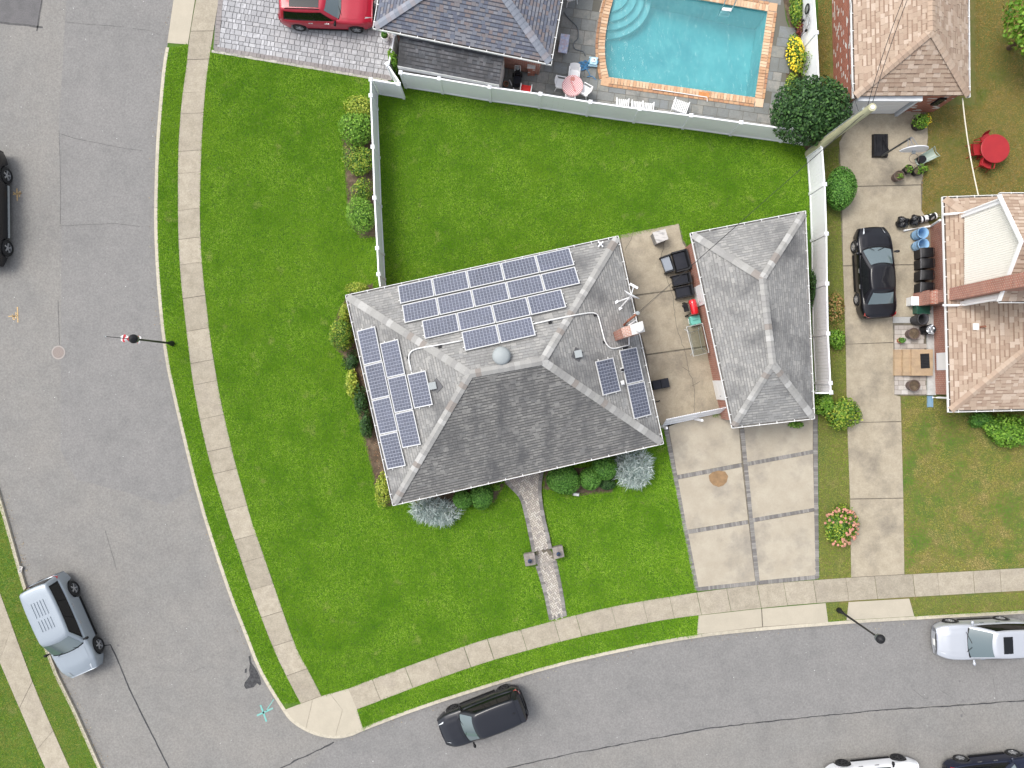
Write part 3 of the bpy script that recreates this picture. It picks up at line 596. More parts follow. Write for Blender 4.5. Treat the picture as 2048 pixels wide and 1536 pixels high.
for sg in segs:
    sg = [p for p in sg]; 
    rs = resample(sg, .164)
    for off_, me, st, nm in ((-.16, me1, 1, 'coping_brick'), (-.42, me2, 0, 'edge_brick')):
        q = offset(rs, off_) if st else resample(offset(rs, off_), .27)
        for a, b in zip(q, q[1:]):
            an = math.atan2(b[1] - a[1], b[0] - a[0]); x, y = (a[0] + b[0]) / 2, (a[1] + b[1]) / 2
            if 768 - y / .02602 < -8: continue
            inst(nm, me, pool, (x - pool.location.x, y - pool.location.y, .004 if st else .002), an)
for cc, an_ in (((1210, 164), -.2), ((1518, 206.5), -.14), ((1545.5, 15), -.14)):
    c = P(*cc); MB().box(c.x, c.y, 0, .42, .42, .052, an_).build('corner_brick', m_cope, pool)
# ladder
m_steel = M('steel', (.7, .72, .74), rough=.25, metal=.9); m_white = M('white_paint', (.80, .80, .80), rough=.5); m_plast = M('white_plastic', (.78, .79, .80), rough=.45)
t = thing('pool_ladder', 'steel pool ladder with white treads at the water edge', 'ladder', P(1455, 4))
rails = []
for u in (1446, 1467):
    a = P(u, -4, .04); mb = MB().tube([a, a + Vector((0, 0, .5)), a + Vector((-.02, -.12, .68)), a + Vector((-.05, -.42, .66)), a + Vector((-.07, -.55, .4)), a + Vector((-.08, -.58, -.9))], .028, 8); mb.build('rail', m_steel, t, smooth=True)
for k in range(3): 
    q = P(1452, 22 + 4 * k, -.1 - .26 * k); MB().box(P(1454, 0).x, P(0, 17).y, -.12 - .27 * k, .52, .16 - .0 * k, .05, -.1).build('tread', m_white, t)
# bluestone
m_blue = M('bluestone', (.25, .26, .24), (.20, .21, .20), s=3, c3=(.16, .16, .145), s3=1.1, lo3=.5, hi3=.75, opal=[(.23, .235, .225), (.18, .19, .185), (.27, .265, .235), (.21, .225, .23), (.29, .28, .255)], rough=.8, bump=.2, bs=12, speck=.15, ss=14)
deck = struct(thing('pool_deck', 'bluestone flagstone deck round the pool', 'deck')); del deck['category']
DK = LP([(1100, -40), (1095, 60), (1000, 100), (1000, 186), (1270, 240), (1560, 282), (1572, 210), (1572, 130), (1588, 80), (1572, 40), (1562, -40)])
holeD = offset(outp + [outp[0]], .06)[:-1]
struct(sheet('joint_bed', DK, .005, M('deck_joint', (.13, .125, .105), rough=.95), holes=[offset(ring, -.12)[:-1]])).parent = deck
ang = math.radians(-8); cs, sn = math.cos(ang), math.sin(ang); o0 = P(1000, 200); cache = {}; y = -2.6
OUTW = offset(outp + [outp[0]], .22)[:-1]
while y < 8:
    h = random.choice((.46, .6, .6, .75)); x = -1 + random.uniform(-.4, 0)
    while x < 17:
        w = random.choice((.46, .6, .75, .9)); px, py = x + w / 2, y + h / 2; X, Y = o0.x + px * cs - py * sn, o0.y + px * sn + py * cs
        corners = [(o0.x + (px + a * w / 2) * cs - (py + b * h / 2) * sn, o0.y + (px + a * w / 2) * sn + (py + b * h / 2) * cs) for a in (-1, 1) for b in (-1, 1)]
        if inpoly([X], [Y], DK)[0] and not inpoly([X], [Y], OUTW)[0] and not any(inpoly([a], [b], offset(ring, -.02)[:-1])[0] for a, b in corners) and 768 - Y / .02602 > -30:
            me = cache.get((w, h))
            if not me: me = cache[(w, h)] = MB().box(0, 0, 0, w - .02, h - .02, .012, tx=.99, ty=.99).mesh('flagstone', m_blue)
            inst('flagstone', me, deck, (X, Y, .002 + random.uniform(-.001, .001)), ang)
        x += w
    y += h
m_blueband = m_blue

# ---------------------------------------------------------------- grass blades
def blades(name, label, polys, ex, dens, mat, lmin, lmax, w):
    V = []; R = []
    for pl in polys:
        us = [p[0] for p in pl]; vs = [p[1] for p in pl]; A = (max(us) - min(us)) * (max(vs) - min(vs)) * .02602 ** 2; n = int(A * dens)
        u = RNG.uniform(min(us), max(us), n); v = RNG.uniform(min(vs), max(vs), n); k = inpoly(u, v, pl)
        for e in ex: k &= ~inpoly(u, v, e)
        u, v = u[k], v[k]; m = len(u); x = (u - 1024) * .02602; y = -(v - 768) * .02602
        a = RNG.uniform(0, 2 * np.pi, m); l = RNG.uniform(lmin, lmax, m); ln = RNG.uniform(.25, .9, m); ww = w * RNG.uniform(.6, 1.3, m)
        dx, dy = np.cos(a), np.sin(a); q = np.empty((m, 3, 3))
        q[:, 0] = np.stack([x - dy * ww / 2, y + dx * ww / 2, np.full(m, -.004)], 1); q[:, 1] = np.stack([x + dy * ww / 2, y - dx * ww / 2, np.full(m, -.004)], 1)
        q[:, 2] = np.stack([x + dx * l * ln, y + dy * l * ln, l * np.sqrt(1 - ln ** 2 * .9) * .55], 1); V.append(q); R.append(RNG.uniform(0, 1, m))
    V = np.concatenate(V); R = np.concatenate(R); m = len(V); me = bpy.data.meshes.new(name)
    me.vertices.add(m * 3); me.vertices.foreach_set('co', V.reshape(-1).astype(np.float32)); me.loops.add(m * 3); me.loops.foreach_set('vertex_index', np.arange(m * 3, dtype=np.int32))
    me.polygons.add(m); me.polygons.foreach_set('loop_start', np.arange(0, m * 3, 3, dtype=np.int32)); me.polygons.foreach_set('loop_total', np.full(m, 3, np.int32))
    me.update(calc_edges=True); at = me.attributes.new('rnd', 'FLOAT', 'FACE'); at.data.foreach_set('value', R.astype(np.float32)); me.materials.append(mat)
    o = bpy.data.objects.new(name, me); COL.objects.link(o); tag(o, label, 'grass', kind='stuff'); return m
KI = [(q[0] / .02602 + 1024, 768 - q[1] / .02602) for q in offset(KW, .2)]
verge = [p for p in KI if 84 < p[1] < 1422 and p[0] < 570] + [(602, 1407)] + [p for p in WL[::-1] if p[1] > 80][1:]
vergeS = [p for p in KI if 727 < p[0] < 1394] + [(1394, 1272), (1396, 1230)] + [p for p in SD[::-1] if p[0] < 1390] + [(727, 1459)]
main_l = [p for p in WR if p[1] > 85] + [p for p in SU if p[0] < 1385] + [(1393, 1183), (1326, 855), (1300, 840), (800, 990), (740, 600), (763, 572), (745, 165), (776, 161), (425, 102)]
back_l = [(756, 190), (811, 174), (1180, 232), (1460, 269), (1600, 286), (1614, 310), (1618, 420), (1618, 460), (1385, 500), (1364, 480), (1357, 447), (1235, 478), (765, 590)]
drivew = [(1326, 850), (1393, 1183), (1640, 1170), (1640, 800)]
walkp = wl_lo + [(1048, 1134), (1046, 1108), (1066, 1104)] + wl_up + [(1088, 940)] + wr_up[::-1] + [(1126, 1090), (1130, 1114), (1112, 1120)] + wr_lo[::-1]
walkp = [(1098, 1240), (1079, 1158), (1071, 1134), (1052, 1133), (1049, 1109), (1062, 1105), (1054, 1054), (1044, 1009), (1038, 992), (1010, 966), (1006, 945), (1088, 940), (1082, 973), (1085, 1005), (1097, 1063), (1104, 1097), (1125, 1093), (1127, 1112), (1114, 1120), (1125, 1176), (1134, 1232)]
NB1 = blades('grass', 'thick vivid green lawn grass round the solar-panelled house', [verge, vergeS, main_l, back_l, [(1424, 828), (1440, 826), (1440, 836), (1424, 838)]], BEDS + [walkp, drivew], 1350, m_grass, .09, .19, .028)
dryp = [[(1636, -10), (1668, -10), (1668, 215), (1640, 300)], [(1830, 215), (1941, 190), (1941, -10), (2060, -10), (2060, 400), (1880, 400), (1843, 440), (1842, 370), (1856, 270)], [(1804, 794), (2060, 790), (2060, 1134), (1808, 1148)]]
blades('grass', 'brown dried-out grass round the red table and tan garage', dryp[:2], [[(1660, -10), (1660, 210), (1950, 210), (1950, -10)]], 1000, m_straw3, .05, .13, .022)
NB2 = blades('grass', 'dry olive and straw grass in front of the tan-roofed house', dryp[2:], [], 1000, m_straw, .05, .13, .022)
vp = [[(1641, 300), (1680, 290), (1683, 480), (1690, 640), (1697, 860), (1702, 1154), (1638, 1158), (1636, 800)], [(1820, 1196), (2060, 1184), (2060, 1225), (1830, 1234)], [(1652, 1207), (1696, 1204), (1692, 1240), (1656, 1243)], [(-10, 960), (15, 1052), (47, 1165), (113, 1349), (148, 1419), (200, 1540), (142, 1540), (77, 1394), (51, 1324), (-10, 1160)], [(-10, 1304), (38, 1412), (91, 1540), (-10, 1540)]]
NB3 = blades('grass', 'patchy green and straw grass on the verges and side strips', vp, [], 1200, m_straw2, .05, .12, .022)
print('BLADES', NB1, NB2, NB3)
# ================================================================ BUILDINGS
def topx(p): k = FPX / (CAMZ - p[2]); return (1024 + p[0] * k, 768 - p[1] * k)
def inframe(p, m=15):
    u, v = topx(p); return -m < u < 2048 + m and -m < v < 1536 + m
m_gutter = M('gutter_white', (.78, .78, .77), rough=.5); m_trough = M('trough_dark', (.16, .15, .14), (.28, .27, .25), s=4, rough=.95)  # trough strip: mottled dark grey along the gutter floor
m_brick = MBrick('red_brick', [(.42, .125, .07), (.33, .09, .055)], (.48, .40, .34)); m_brickw = MBrick('patched_brick', [(.40, .13, .08), (.33, .10, .065)], (.40, .24, .18), w=.24, h=.09, white=.16)
m_brickp = MBrick('pale_brick', [(.46, .22, .16), (.36, .15, .11)], (.6, .52, .46))
GREY = [(.265, .263, .254), (.29, .287, .278), (.32, .315, .303), (.28, .279, .273), (.35, .344, .327)]
GREYD = (.205, .202, .197)
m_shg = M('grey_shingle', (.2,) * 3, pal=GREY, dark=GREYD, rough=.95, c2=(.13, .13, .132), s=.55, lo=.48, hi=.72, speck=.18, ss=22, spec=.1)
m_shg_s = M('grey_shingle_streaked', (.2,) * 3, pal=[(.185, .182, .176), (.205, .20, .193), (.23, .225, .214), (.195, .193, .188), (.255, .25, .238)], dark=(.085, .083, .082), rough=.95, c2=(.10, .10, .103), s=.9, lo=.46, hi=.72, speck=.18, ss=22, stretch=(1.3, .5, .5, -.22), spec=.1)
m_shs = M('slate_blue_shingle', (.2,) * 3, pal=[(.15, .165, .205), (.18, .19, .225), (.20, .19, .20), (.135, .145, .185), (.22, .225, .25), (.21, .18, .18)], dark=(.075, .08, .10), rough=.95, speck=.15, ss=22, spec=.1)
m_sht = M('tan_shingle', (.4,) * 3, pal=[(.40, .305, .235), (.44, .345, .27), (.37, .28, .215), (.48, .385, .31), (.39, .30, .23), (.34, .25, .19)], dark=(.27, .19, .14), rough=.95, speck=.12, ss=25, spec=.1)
m_deck = M('roof_felt', (.06, .058, .055), rough=.95); m_deckt = M('roof_felt_brown', (.16, .11, .08), rough=.95)
CAPG = [(.325, .32, .305), (.365, .36, .345), (.30, .295, .285), (.335, .33, .315), (.265, .24, .22), (.345, .34, .325), (.43, .425, .41), (.31, .305, .295), (.33, .325, .31), (.29, .285, .275)]
m_capg = M('grey_cap', (.3,) * 3, opal=CAPG, rough=.95, speck=.12, ss=22, spec=.1); m_caps = M('slate_cap', (.3,) * 3, opal=[(.24, .26, .30), (.28, .29, .33), (.22, .24, .28), (.27, .26, .28)], rough=.95, speck=.12, ss=22, spec=.1)
m_capt = M('tan_cap', (.4,) * 3, opal=[(.41, .31, .235), (.37, .275, .21), (.44, .345, .27), (.40, .30, .23)], rough=.95, speck=.1, ss=25, spec=.1)
m_soffit = M('soffit', (.7, .7, .68), rough=.7)
def shingle_field(mb, A, B, C, D, ex, w, th=(.008, .016), band=.8):
    A, B, C, D = map(Vector, (A, B, C, D))
    n = (B - A).cross(D - A) if (D - A).length > 1e-6 else (B - A).cross(C - A)
    if n.z < 0: A, B, C, D = B, A, D, C; n = -n
    n.normalize(); e = (B - A).normalized(); cnt = max(1, round(((A.lerp(B, .5)) - (C.lerp(D, .5))).length / ex))
    for i in range(cnt):
        t0, t1 = i / cnt, min(1, (i + 1.12) / cnt); L0, R0, L1, R1 = A.lerp(D, t0), B.lerp(C, t0), A.lerp(D, t1), B.lerp(C, t1)
        c0, c1, d0, d1 = (L0 - A).dot(e), (R0 - A).dot(e), (L1 - A).dot(e), (R1 - A).dot(e)
        x = c0 - w * random.random()
        while x < c1 - .01:
            ww = w * random.uniform(.7, 1.35); a, b = max(x, c0), min(x + ww - .006, c1); x += ww
            if b - a < .01: continue
            f = lambda c: L0.lerp(R0, (c - c0) / max(1e-6, c1 - c0)); g = lambda c: L1.lerp(R1, min(1, max(0, (c - d0) / max(1e-6, d1 - d0))))
            h = random.choice(th); p, q, r, s = f(a), f(b), g(b), g(a)
            if not inframe(p, 40): continue
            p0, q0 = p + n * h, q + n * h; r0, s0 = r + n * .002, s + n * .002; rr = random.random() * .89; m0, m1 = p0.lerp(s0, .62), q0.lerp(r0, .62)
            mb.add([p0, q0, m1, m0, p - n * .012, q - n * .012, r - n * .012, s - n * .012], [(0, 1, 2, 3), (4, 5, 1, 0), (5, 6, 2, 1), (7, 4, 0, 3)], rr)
            mb.add([m0, m1, r0, s0], [(0, 1, 2, 3)], .95 if random.random() < band else rr)     # shade below the next course, painted as a darker band
def caps(par, a, b, mat, w=.17, ex=.235, drop=.09, lift=.05, name='ridge_cap'):
    a, b = Vector(a), Vector(b)
    if b.z < a.z: a, b = b, a
    L = (b - a).length; x = (b - a) / L; y = Vector((0, 0, 1)).cross(x).normalized(); z = x.cross(y).normalized(); n = max(1, round(L / ex)); l = L / n
    mb = MB(); t = .018; q = [(0, -w, -drop + t), (0, 0, t), (0, w, -drop + t), (l * 1.1, w * .94, -drop), (l * 1.1, 0, 0), (l * 1.1, -w * .94, -drop), (0, -w, -drop - .01), (0, 0, -.01), (0, w, -drop - .01)]
    me = mb.add(q, [(0, 5, 4, 1), (1, 4, 3, 2), (7, 6, 0, 1), (8, 7, 1, 2)], .5).mesh(name, mat); o = wloc(par)
    for k in range(n):
        p = a + x * (l * k) + z * lift
        if inframe(p): inst(name, me, par, None, M=Matrix(((x.x, y.x, z.x, p.x - o.x), (x.y, y.y, z.y, p.y - o.y), (x.z, y.z, z.z, p.z - o.z), (0, 0, 0, 1))))
def shrink(poly, d):
    n = len(poly); out = []
    for i in range(n):
        p0, p1, p2 = Vector(poly[i - 1][:2]), Vector(poly[i][:2]), Vector(poly[(i + 1) % n][:2]); a, b = (p1 - p0).normalized(), (p2 - p1).normalized()
        na, nb = Vector((-a.y, a.x)), Vector((-b.y, b.x)); m = (na + nb); m = m / max(.2, m.dot(na)); out.append(Vector((p1.x + m.x * d, p1.y + m.y * d, poly[i][2])))
    return out
def wall_quads(mb, poly, z0, z1):
    s = 0
    for a, b in zip(poly, poly[1:] + poly[:1]):
        L = (Vector(b[:2]) - Vector(a[:2])).length; mb.quad((a[0], a[1], z0), (b[0], b[1], z0), (b[0], b[1], z1), (a[0], a[1], z1), uv=[(s, z0), (s + L, z0), (s + L, z1), (s, z1)]); s += L
def gutter(par, a, b, z, inw, mat=m_gutter, w=.12, hang=True):
    a, b = Vector((a[0], a[1], z)), Vector((b[0], b[1], z)); d = (b - a).normalized(); n = Vector((-d.y, d.x, 0)) * (1 if inw else -1)
    mb = MB(); up = Vector((0, 0, 1))
    def slab(o0, o1, z0, z1): mb.hexa([a + n * o0 + up * z0, b + n * o0 + up * z0, b + n * o1 + up * z0, a + n * o1 + up * z0], [a + n * o0 + up * z1, b + n * o0 + up * z1, b + n * o1 + up * z1, a + n * o1 + up * z1])
    slab(0, .026, -.11, .012); slab(.026, w + .03, -.11, -.095)
    if hang:
        L = (b - a).length; k = .5
        while k < L: p = a + d * k + n * .06; mb.box(p.x, p.y, z - .005, .03, .15, .012, math.atan2(d.y, d.x)); k += .85
    g = mb.build('gutter', mat, par)
    mb = MB(); mb.quad(*[tuple(q) for q in (a + n * .036 + up * -.07, b + n * .036 + up * -.07, b + n * (w + .02) + up * -.07, a + n * (w + .02) + up * -.07)]); mb.build('trough', m_trough, g, org=wloc(par))
ROOF = {}
def hip(key, name, label, cat, eave_px, ze, ridge_px, zr, facets, mats, ex=.145, sw=.22, wallm=None, inset=.45, wallz=0, gut=True, capm=m_capg, cw=.17, deckm=None, th=(.008, .016), shm=None, cex=.235, gskip=(), band=.85):
    E = [P(u, v, ze) for u, v in eave_px]; a2 = sum(E[i].x * E[(i + 1) % 4].y - E[(i + 1) % 4].x * E[i].y for i in range(4)); assert a2 > 0, name
    c = sum(E, Vector()) / 4; t = thing(name, label, cat, (c.x, c.y, 0))
    Q = shrink(E, .11); R = [P(u, v, zr) for u, v in ridge_px]; V = Q + R
    roof = MB(); 
    for f in facets:
        g = [V[i] for i in f] + ([V[f[2]]] if len(f) == 3 else []); dn = Vector((0, 0, .02))
        roof.grid(lambda x, y: g[0].lerp(g[3], y).lerp(g[1].lerp(g[2], y), x) - dn, 6, 14)
    S = [Vector((p.x, p.y, ze - .10)) for p in Q]; roof.add(S, [(3, 2, 1, 0)])
    for i in range(4): roof.quad(Q[i] - Vector((0, 0, .10)), Q[(i + 1) % 4] - Vector((0, 0, .10)), Q[(i + 1) % 4] - Vector((0, 0, .013)), Q[i] - Vector((0, 0, .013)))
    ro = roof.build('roof', deckm or m_deck, t)
    for k, f in enumerate(facets):
        mb = MB(); g = [V[i] for i in f]
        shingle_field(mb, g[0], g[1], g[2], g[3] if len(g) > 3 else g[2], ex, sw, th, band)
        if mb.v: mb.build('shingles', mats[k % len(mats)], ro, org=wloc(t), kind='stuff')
    for i, j in ([(4, 5)] if True else []): caps(ro, V[i], V[j], capm, w=cw, drop=cw * .45, ex=cex)
    hips = set()
    for f in facets:
        for i, j in zip(f, f[1:] + f[:1]):
            if (i < 4) != (j < 4): hips.add((min(i, j), max(i, j)))
    for i, j in sorted(hips): caps(ro, V[i], V[j], capm, w=cw, drop=cw * .33, ex=cex)
    if gut:
        for i in range(4):
            if i not in gskip: gutter(t, E[i], E[(i + 1) % 4], ze - .01, True)
    Wl = shrink(Q, inset)
    if wallm:
        mb = MB(); wall_quads(mb, [(p.x, p.y) for p in Wl], wallz, ze - .09); mb.build('wall', wallm, t)
    ROOF[key] = (t, ro, [[V[i] for i in f] for f in facets], Wl, E)
    return t
def roofhit(name, u, v, off=0.0, facet=None):
    best = None
    for k, g in enumerate(ROOF[name][2]):
        if facet is not None and k != facet: continue
        p, n = onplane(u, v, g[0], g[1], g[2], off)
        if best is None or p.z < best[0].z: best = (p, n, k)
    return best
# order of eave corners: SW, SE, NE, NW (counter-clockwise), ridge ends 4, 5
HIPX = [(0, 1, 5, 4), (2, 3, 4, 5), (1, 2, 5), (3, 0, 4)]     # ridge runs W-E : S, N, E, W
HIPY = [(1, 2, 5, 4), (3, 0, 4, 5), (0, 1, 4), (2, 3, 5)]     # ridge runs S(4)-N(5): E, W, S, N
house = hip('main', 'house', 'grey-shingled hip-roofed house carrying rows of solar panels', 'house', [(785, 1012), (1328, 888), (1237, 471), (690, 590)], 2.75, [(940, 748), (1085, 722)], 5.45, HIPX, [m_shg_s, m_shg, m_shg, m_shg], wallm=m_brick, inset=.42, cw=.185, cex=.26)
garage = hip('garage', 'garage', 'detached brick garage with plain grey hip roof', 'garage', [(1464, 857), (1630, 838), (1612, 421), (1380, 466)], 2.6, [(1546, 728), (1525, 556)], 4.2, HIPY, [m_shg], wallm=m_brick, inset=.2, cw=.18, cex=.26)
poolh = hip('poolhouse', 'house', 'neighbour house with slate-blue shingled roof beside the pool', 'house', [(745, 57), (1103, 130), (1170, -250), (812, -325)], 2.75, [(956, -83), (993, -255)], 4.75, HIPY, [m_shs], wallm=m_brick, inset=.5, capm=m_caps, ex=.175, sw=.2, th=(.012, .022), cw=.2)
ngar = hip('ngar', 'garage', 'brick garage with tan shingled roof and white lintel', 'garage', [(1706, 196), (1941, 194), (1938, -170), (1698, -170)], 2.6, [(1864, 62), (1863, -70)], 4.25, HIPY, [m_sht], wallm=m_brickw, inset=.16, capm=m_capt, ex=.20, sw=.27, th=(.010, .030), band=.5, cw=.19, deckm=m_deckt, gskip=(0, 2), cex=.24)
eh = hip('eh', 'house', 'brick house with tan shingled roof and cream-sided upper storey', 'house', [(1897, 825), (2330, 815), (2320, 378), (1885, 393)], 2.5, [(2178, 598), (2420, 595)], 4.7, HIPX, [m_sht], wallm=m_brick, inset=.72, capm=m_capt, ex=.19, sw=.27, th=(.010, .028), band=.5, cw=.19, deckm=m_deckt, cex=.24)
# ---------------------------------------------------------------- main house: chimney, vents, conduit, wall openings
m_galv = M('galvanised', (.30, .325, .33), rough=.6, metal=0); m_black = M('black_plastic', (.009, .009, .011), (.018, .018, .02), s=4, rough=.5, spec=.25); m_flash = M('flashing', (.10, .10, .105), rough=.6)
m_glass = M('dark_glass', (.02, .025, .03), rough=.06, spec=.6); m_cap = M('cap_concrete', (.62, .61, .59), (.5, .49, .47), s=6, rough=.9)
def opening(par, a, b, z0, z1, out, mat, name, frame=None, d=.06):
    """a flat unit set on a wall from a to b (world xy)"""
    a, b = Vector((a[0], a[1], 0)), Vector((b[0], b[1], 0)); e = (b - a).normalized(); n = Vector((e.y, -e.x, 0)) * out
    def blk(s0, s1, z0, z1, d0, d1):
        L = (b - a).length; mb = MB(); p = [a + e * s0 + n * d0, a + e * s1 + n * d0, a + e * s1 + n * d1, a + e * s0 + n * d1]
        return mb.hexa([q + Vector((0, 0, z0)) for q in p], [q + Vector((0, 0, z1)) for q in p])
    L = (b - a).length; o = blk(0, L, z0, z1, -.05, d).build(name, frame or m_white, par)
    if mat:
        for k in range(2): blk(.06, L - .06, z0 + .06 + k * (z1 - z0 - .06) / 2, z0 + (k + 1) * (z1 - z0 - .06) / 2, d - .02, d + .004).build('pane', mat, o, org=wloc(par))
    return o
WA = [Vector((p.x, p.y, 0)) for p in ROOF['main'][3]]
for i, (f0, f1) in ((0, (.08, .20)), (0, (.70, .86)), (1, (.2, .32)), (1, (.62, .74)), (2, (.2, .32)), (2, (.6, .75)), (3, (.25, .38)), (3, (.6, .73))):
    a, b = WA[i], WA[(i + 1) % 4]; opening(house, a.lerp(b, f0), a.lerp(b, f1), .95, 2.15, 1, m_glass, 'window')
a, b = WA[0], WA[1]; dr = opening(house, a.lerp(b, .43), a.lerp(b, .52), .16, 2.2, 1, None, 'door', M('door_red', (.25, .03, .03), rough=.4)); p = a.lerp(b, .505); MB().box(p.x, p.y - .1, 1.1, .05, .05, .05).build('handle', m_steel, dr, org=wloc(house))
ZC = 6.0; q = [P(u, v, ZC) for u, v in ((1243, 655.5), (1285, 642), (1290, 663), (1248, 675))]
mb = MB(); wall_quads(mb, [(p.x, p.y) for p in q][::-1], 2.6, ZC - .1); ch = mb.build('chimney', m_brick, house)
mid = lambda a, b, t: q[a].lerp(q[b], t)
MB().prism([(p.x, p.y) for p in (mid(0, 1, .4), q[1], q[2], mid(3, 2, .4))], ZC - .11, ZC + .02).build('crown', m_cap, ch, org=wloc(house))
mb = MB(); pp = [q[0], mid(0, 1, .41), mid(3, 2, .41), q[3]]; mb.quad(*[(p.x, p.y, ZC - .095) for p in pp][::-1], uv=[(0, 0), (.4, 0), (.4, .5), (0, .5)][::-1]); mb.build('brick_top', m_brickp, ch, org=wloc(house))
c = P(1278, 655, 6.2); MB().lathe([(.12, -.2), (.12, .02), (.19, .02), (.19, .06), (.0, .09)], c, 20).build('flue', m_cap, ch, org=wloc(house), smooth=False)
p, n, k = roofhit('main', 1003, 712, 0); MB().lathe([(.36, -.05), (.33, .12), (.2, .14), (.2, .22), (.40, .24), (.41, .28), (.3, .37), (.12, .42), (0, .43)], p, 28).build('attic_fan', m_galv, house, smooth=True)
for (u, v), (u2, v2), nm in (((1154, 709), (1156, 708), 'roof_vent'), ((874, 771), (866, 771.5), 'roof_vent')):
    p, n, k = roofhit('main', u, v, 0); mb = MB(); mb.box(0, 0, 0, .52, .46, .02).xf(Matrix.Translation(p + n * .02) @ n.to_track_quat('Z', 'Y').to_matrix().to_4x4() @ Matrix.Rotation(math.radians(-40 if k == 2 else 30), 4, 'Z'))
    vt = mb.build(nm, m_flash, house); mb = MB(); p2 = roofhit('main', u2, v2, 0)[0]; mb.box(p2.x, p2.y, p2.z + .02, .33, .33, .2, math.radians(12)); mb.build('hood', m_galv, vt, org=wloc(house))
for u, v, s in ((1200, 490, 0), (1243, 740, 1), (1243, 766, 1)):
    p, n, k = roofhit('main', u, v, 0); MB().tube([p - Vector((0, 0, .05)), p + Vector((0, 0, .34))], .055 if s else .05, 12).build('vent_pipe', m_white, house); MB().box(p.x, p.y, p.z - .03, .26, .2, .06, .2).build('pipe_boot', m_white if s else m_flash, house)
    if s and v < 750: MB().lathe([(0, .345), (.075, .345), (.075, .30)], p, 14).build('pipe_cap', m_black, house)
    if not s:
        for a in (.8, 2.3): MB().box(p.x, p.y, p.z + .2, .34, .06, .05, a).build('pipe_cross', m_white, house)
m_cond = M('conduit', (.72, .72, .71), rough=.5)
for pts in ([(1066, 648), (1100, 640.5), (1135, 633), (1165, 627.5), (1180, 625.5), (1190, 626), (1196, 631), (1199, 640), (1204, 660), (1209, 680), (1214, 690), (1221, 696), (1230, 697), (1245, 693), (1258, 690)], [(925, 681), (880, 689.5), (845, 695), (830, 698.5), (822, 703), (817.5, 711), (818, 722), (823, 742)]):
    W_ = smoothline(pts, 1); mb = MB().tube([roofhit('main', u, v, .07)[0] for u, v in W_], .032, 8); cd_ = mb.build('conduit', m_cond, house, smooth=True)
    for u, v in pts[1:-1:4] + ([(1252, 691)] if len(pts) > 10 else []):
        p, n, k = roofhit('main', u, v + 4, 0); MB().box(p.x, p.y, p.z, .16, .13, .07, .3).build('conduit_block', m_black, cd_, org=wloc(house))
a = roofhit('main', 1258, 689, .07)[0]; MB().tube([a, a + Vector((-.02, .28, .06)), a + Vector((-.04, .34, .3))], .04, 8).build('conduit_elbow', m_cond, house)
m_rust = M('rust', (.22, .07, .045), (.3, .16, .1), s=9, rough=.9)
t = thing('service_mast', 'rusty service mast and weatherhead beside the chimney', 'mast', roofhit('main', 1248, 650)[0]); a = wloc(t)
MB().tube([a, a + Vector((.1, .15, .6)), a + Vector((.42, .42, 1.0))], .06, 10).build('pipe', m_rust, t); MB().lathe([(0, .1), (.09, .08), (.1, 0), (.05, -.1)], a + Vector((.46, .46, 1.05)), 12).build('weatherhead', m_galv, t); MB().tube([a + Vector((.15, -.05, .4)), a + Vector((.5, .2, .45))], .03, 8).build('brace', m_white, t)
DROP = a + Vector((.48, .48, 1.1))
# satellite dish
base = roofhit('main', 1238, 606, 0)[0]; t = thing('satellite_dish', 'white satellite dish on tripod struts at the roof edge', 'satellite dish', base)
m_dish = M('dish_white', (.72, .73, .74), rough=.45); ctr = P(1262, 592, 3.9); pole = roofhit('main', 1256, 600)[0]
MB().tube([pole, Vector((pole.x, pole.y, 3.85)), ctr], .035, 8).build('mast', m_dish, t)
for u, v in ((1234, 604), (1240, 616)): MB().tube([roofhit('main', u, v)[0], ctr + Vector((-.05, -.05, -.1))], .028, 8).build('strut', m_dish, t)
for u, v in ((1233, 604), (1240, 617)): p = roofhit('main', u, v)[0]; MB().box(p.x, p.y, p.z, .2, .12, .05, .6).build('foot', m_dish, t)
ax = Vector((.46, .86, .22)).normalized(); prof = [(r * .40, .09 * r * r) for r in (0, .35, .6, .8, 1)] + [(.40, .075), (.2, .0), (0, -.02)]
MB().lathe(prof, (0, 0, 0), 28).xf(Matrix.Translation(ctr) @ ax.to_track_quat('Z', 'Y').to_matrix().to_4x4()).build('reflector', m_dish, t, smooth=True)
f = P(1267.5, 572, 4.1); MB().tube([ctr, f], .025, 8).build('feed_arm', m_dish, t); MB().box(f.x, f.y, f.z - .05, .42, .1, .1, -.5).build('feed_horn', m_dish, t)
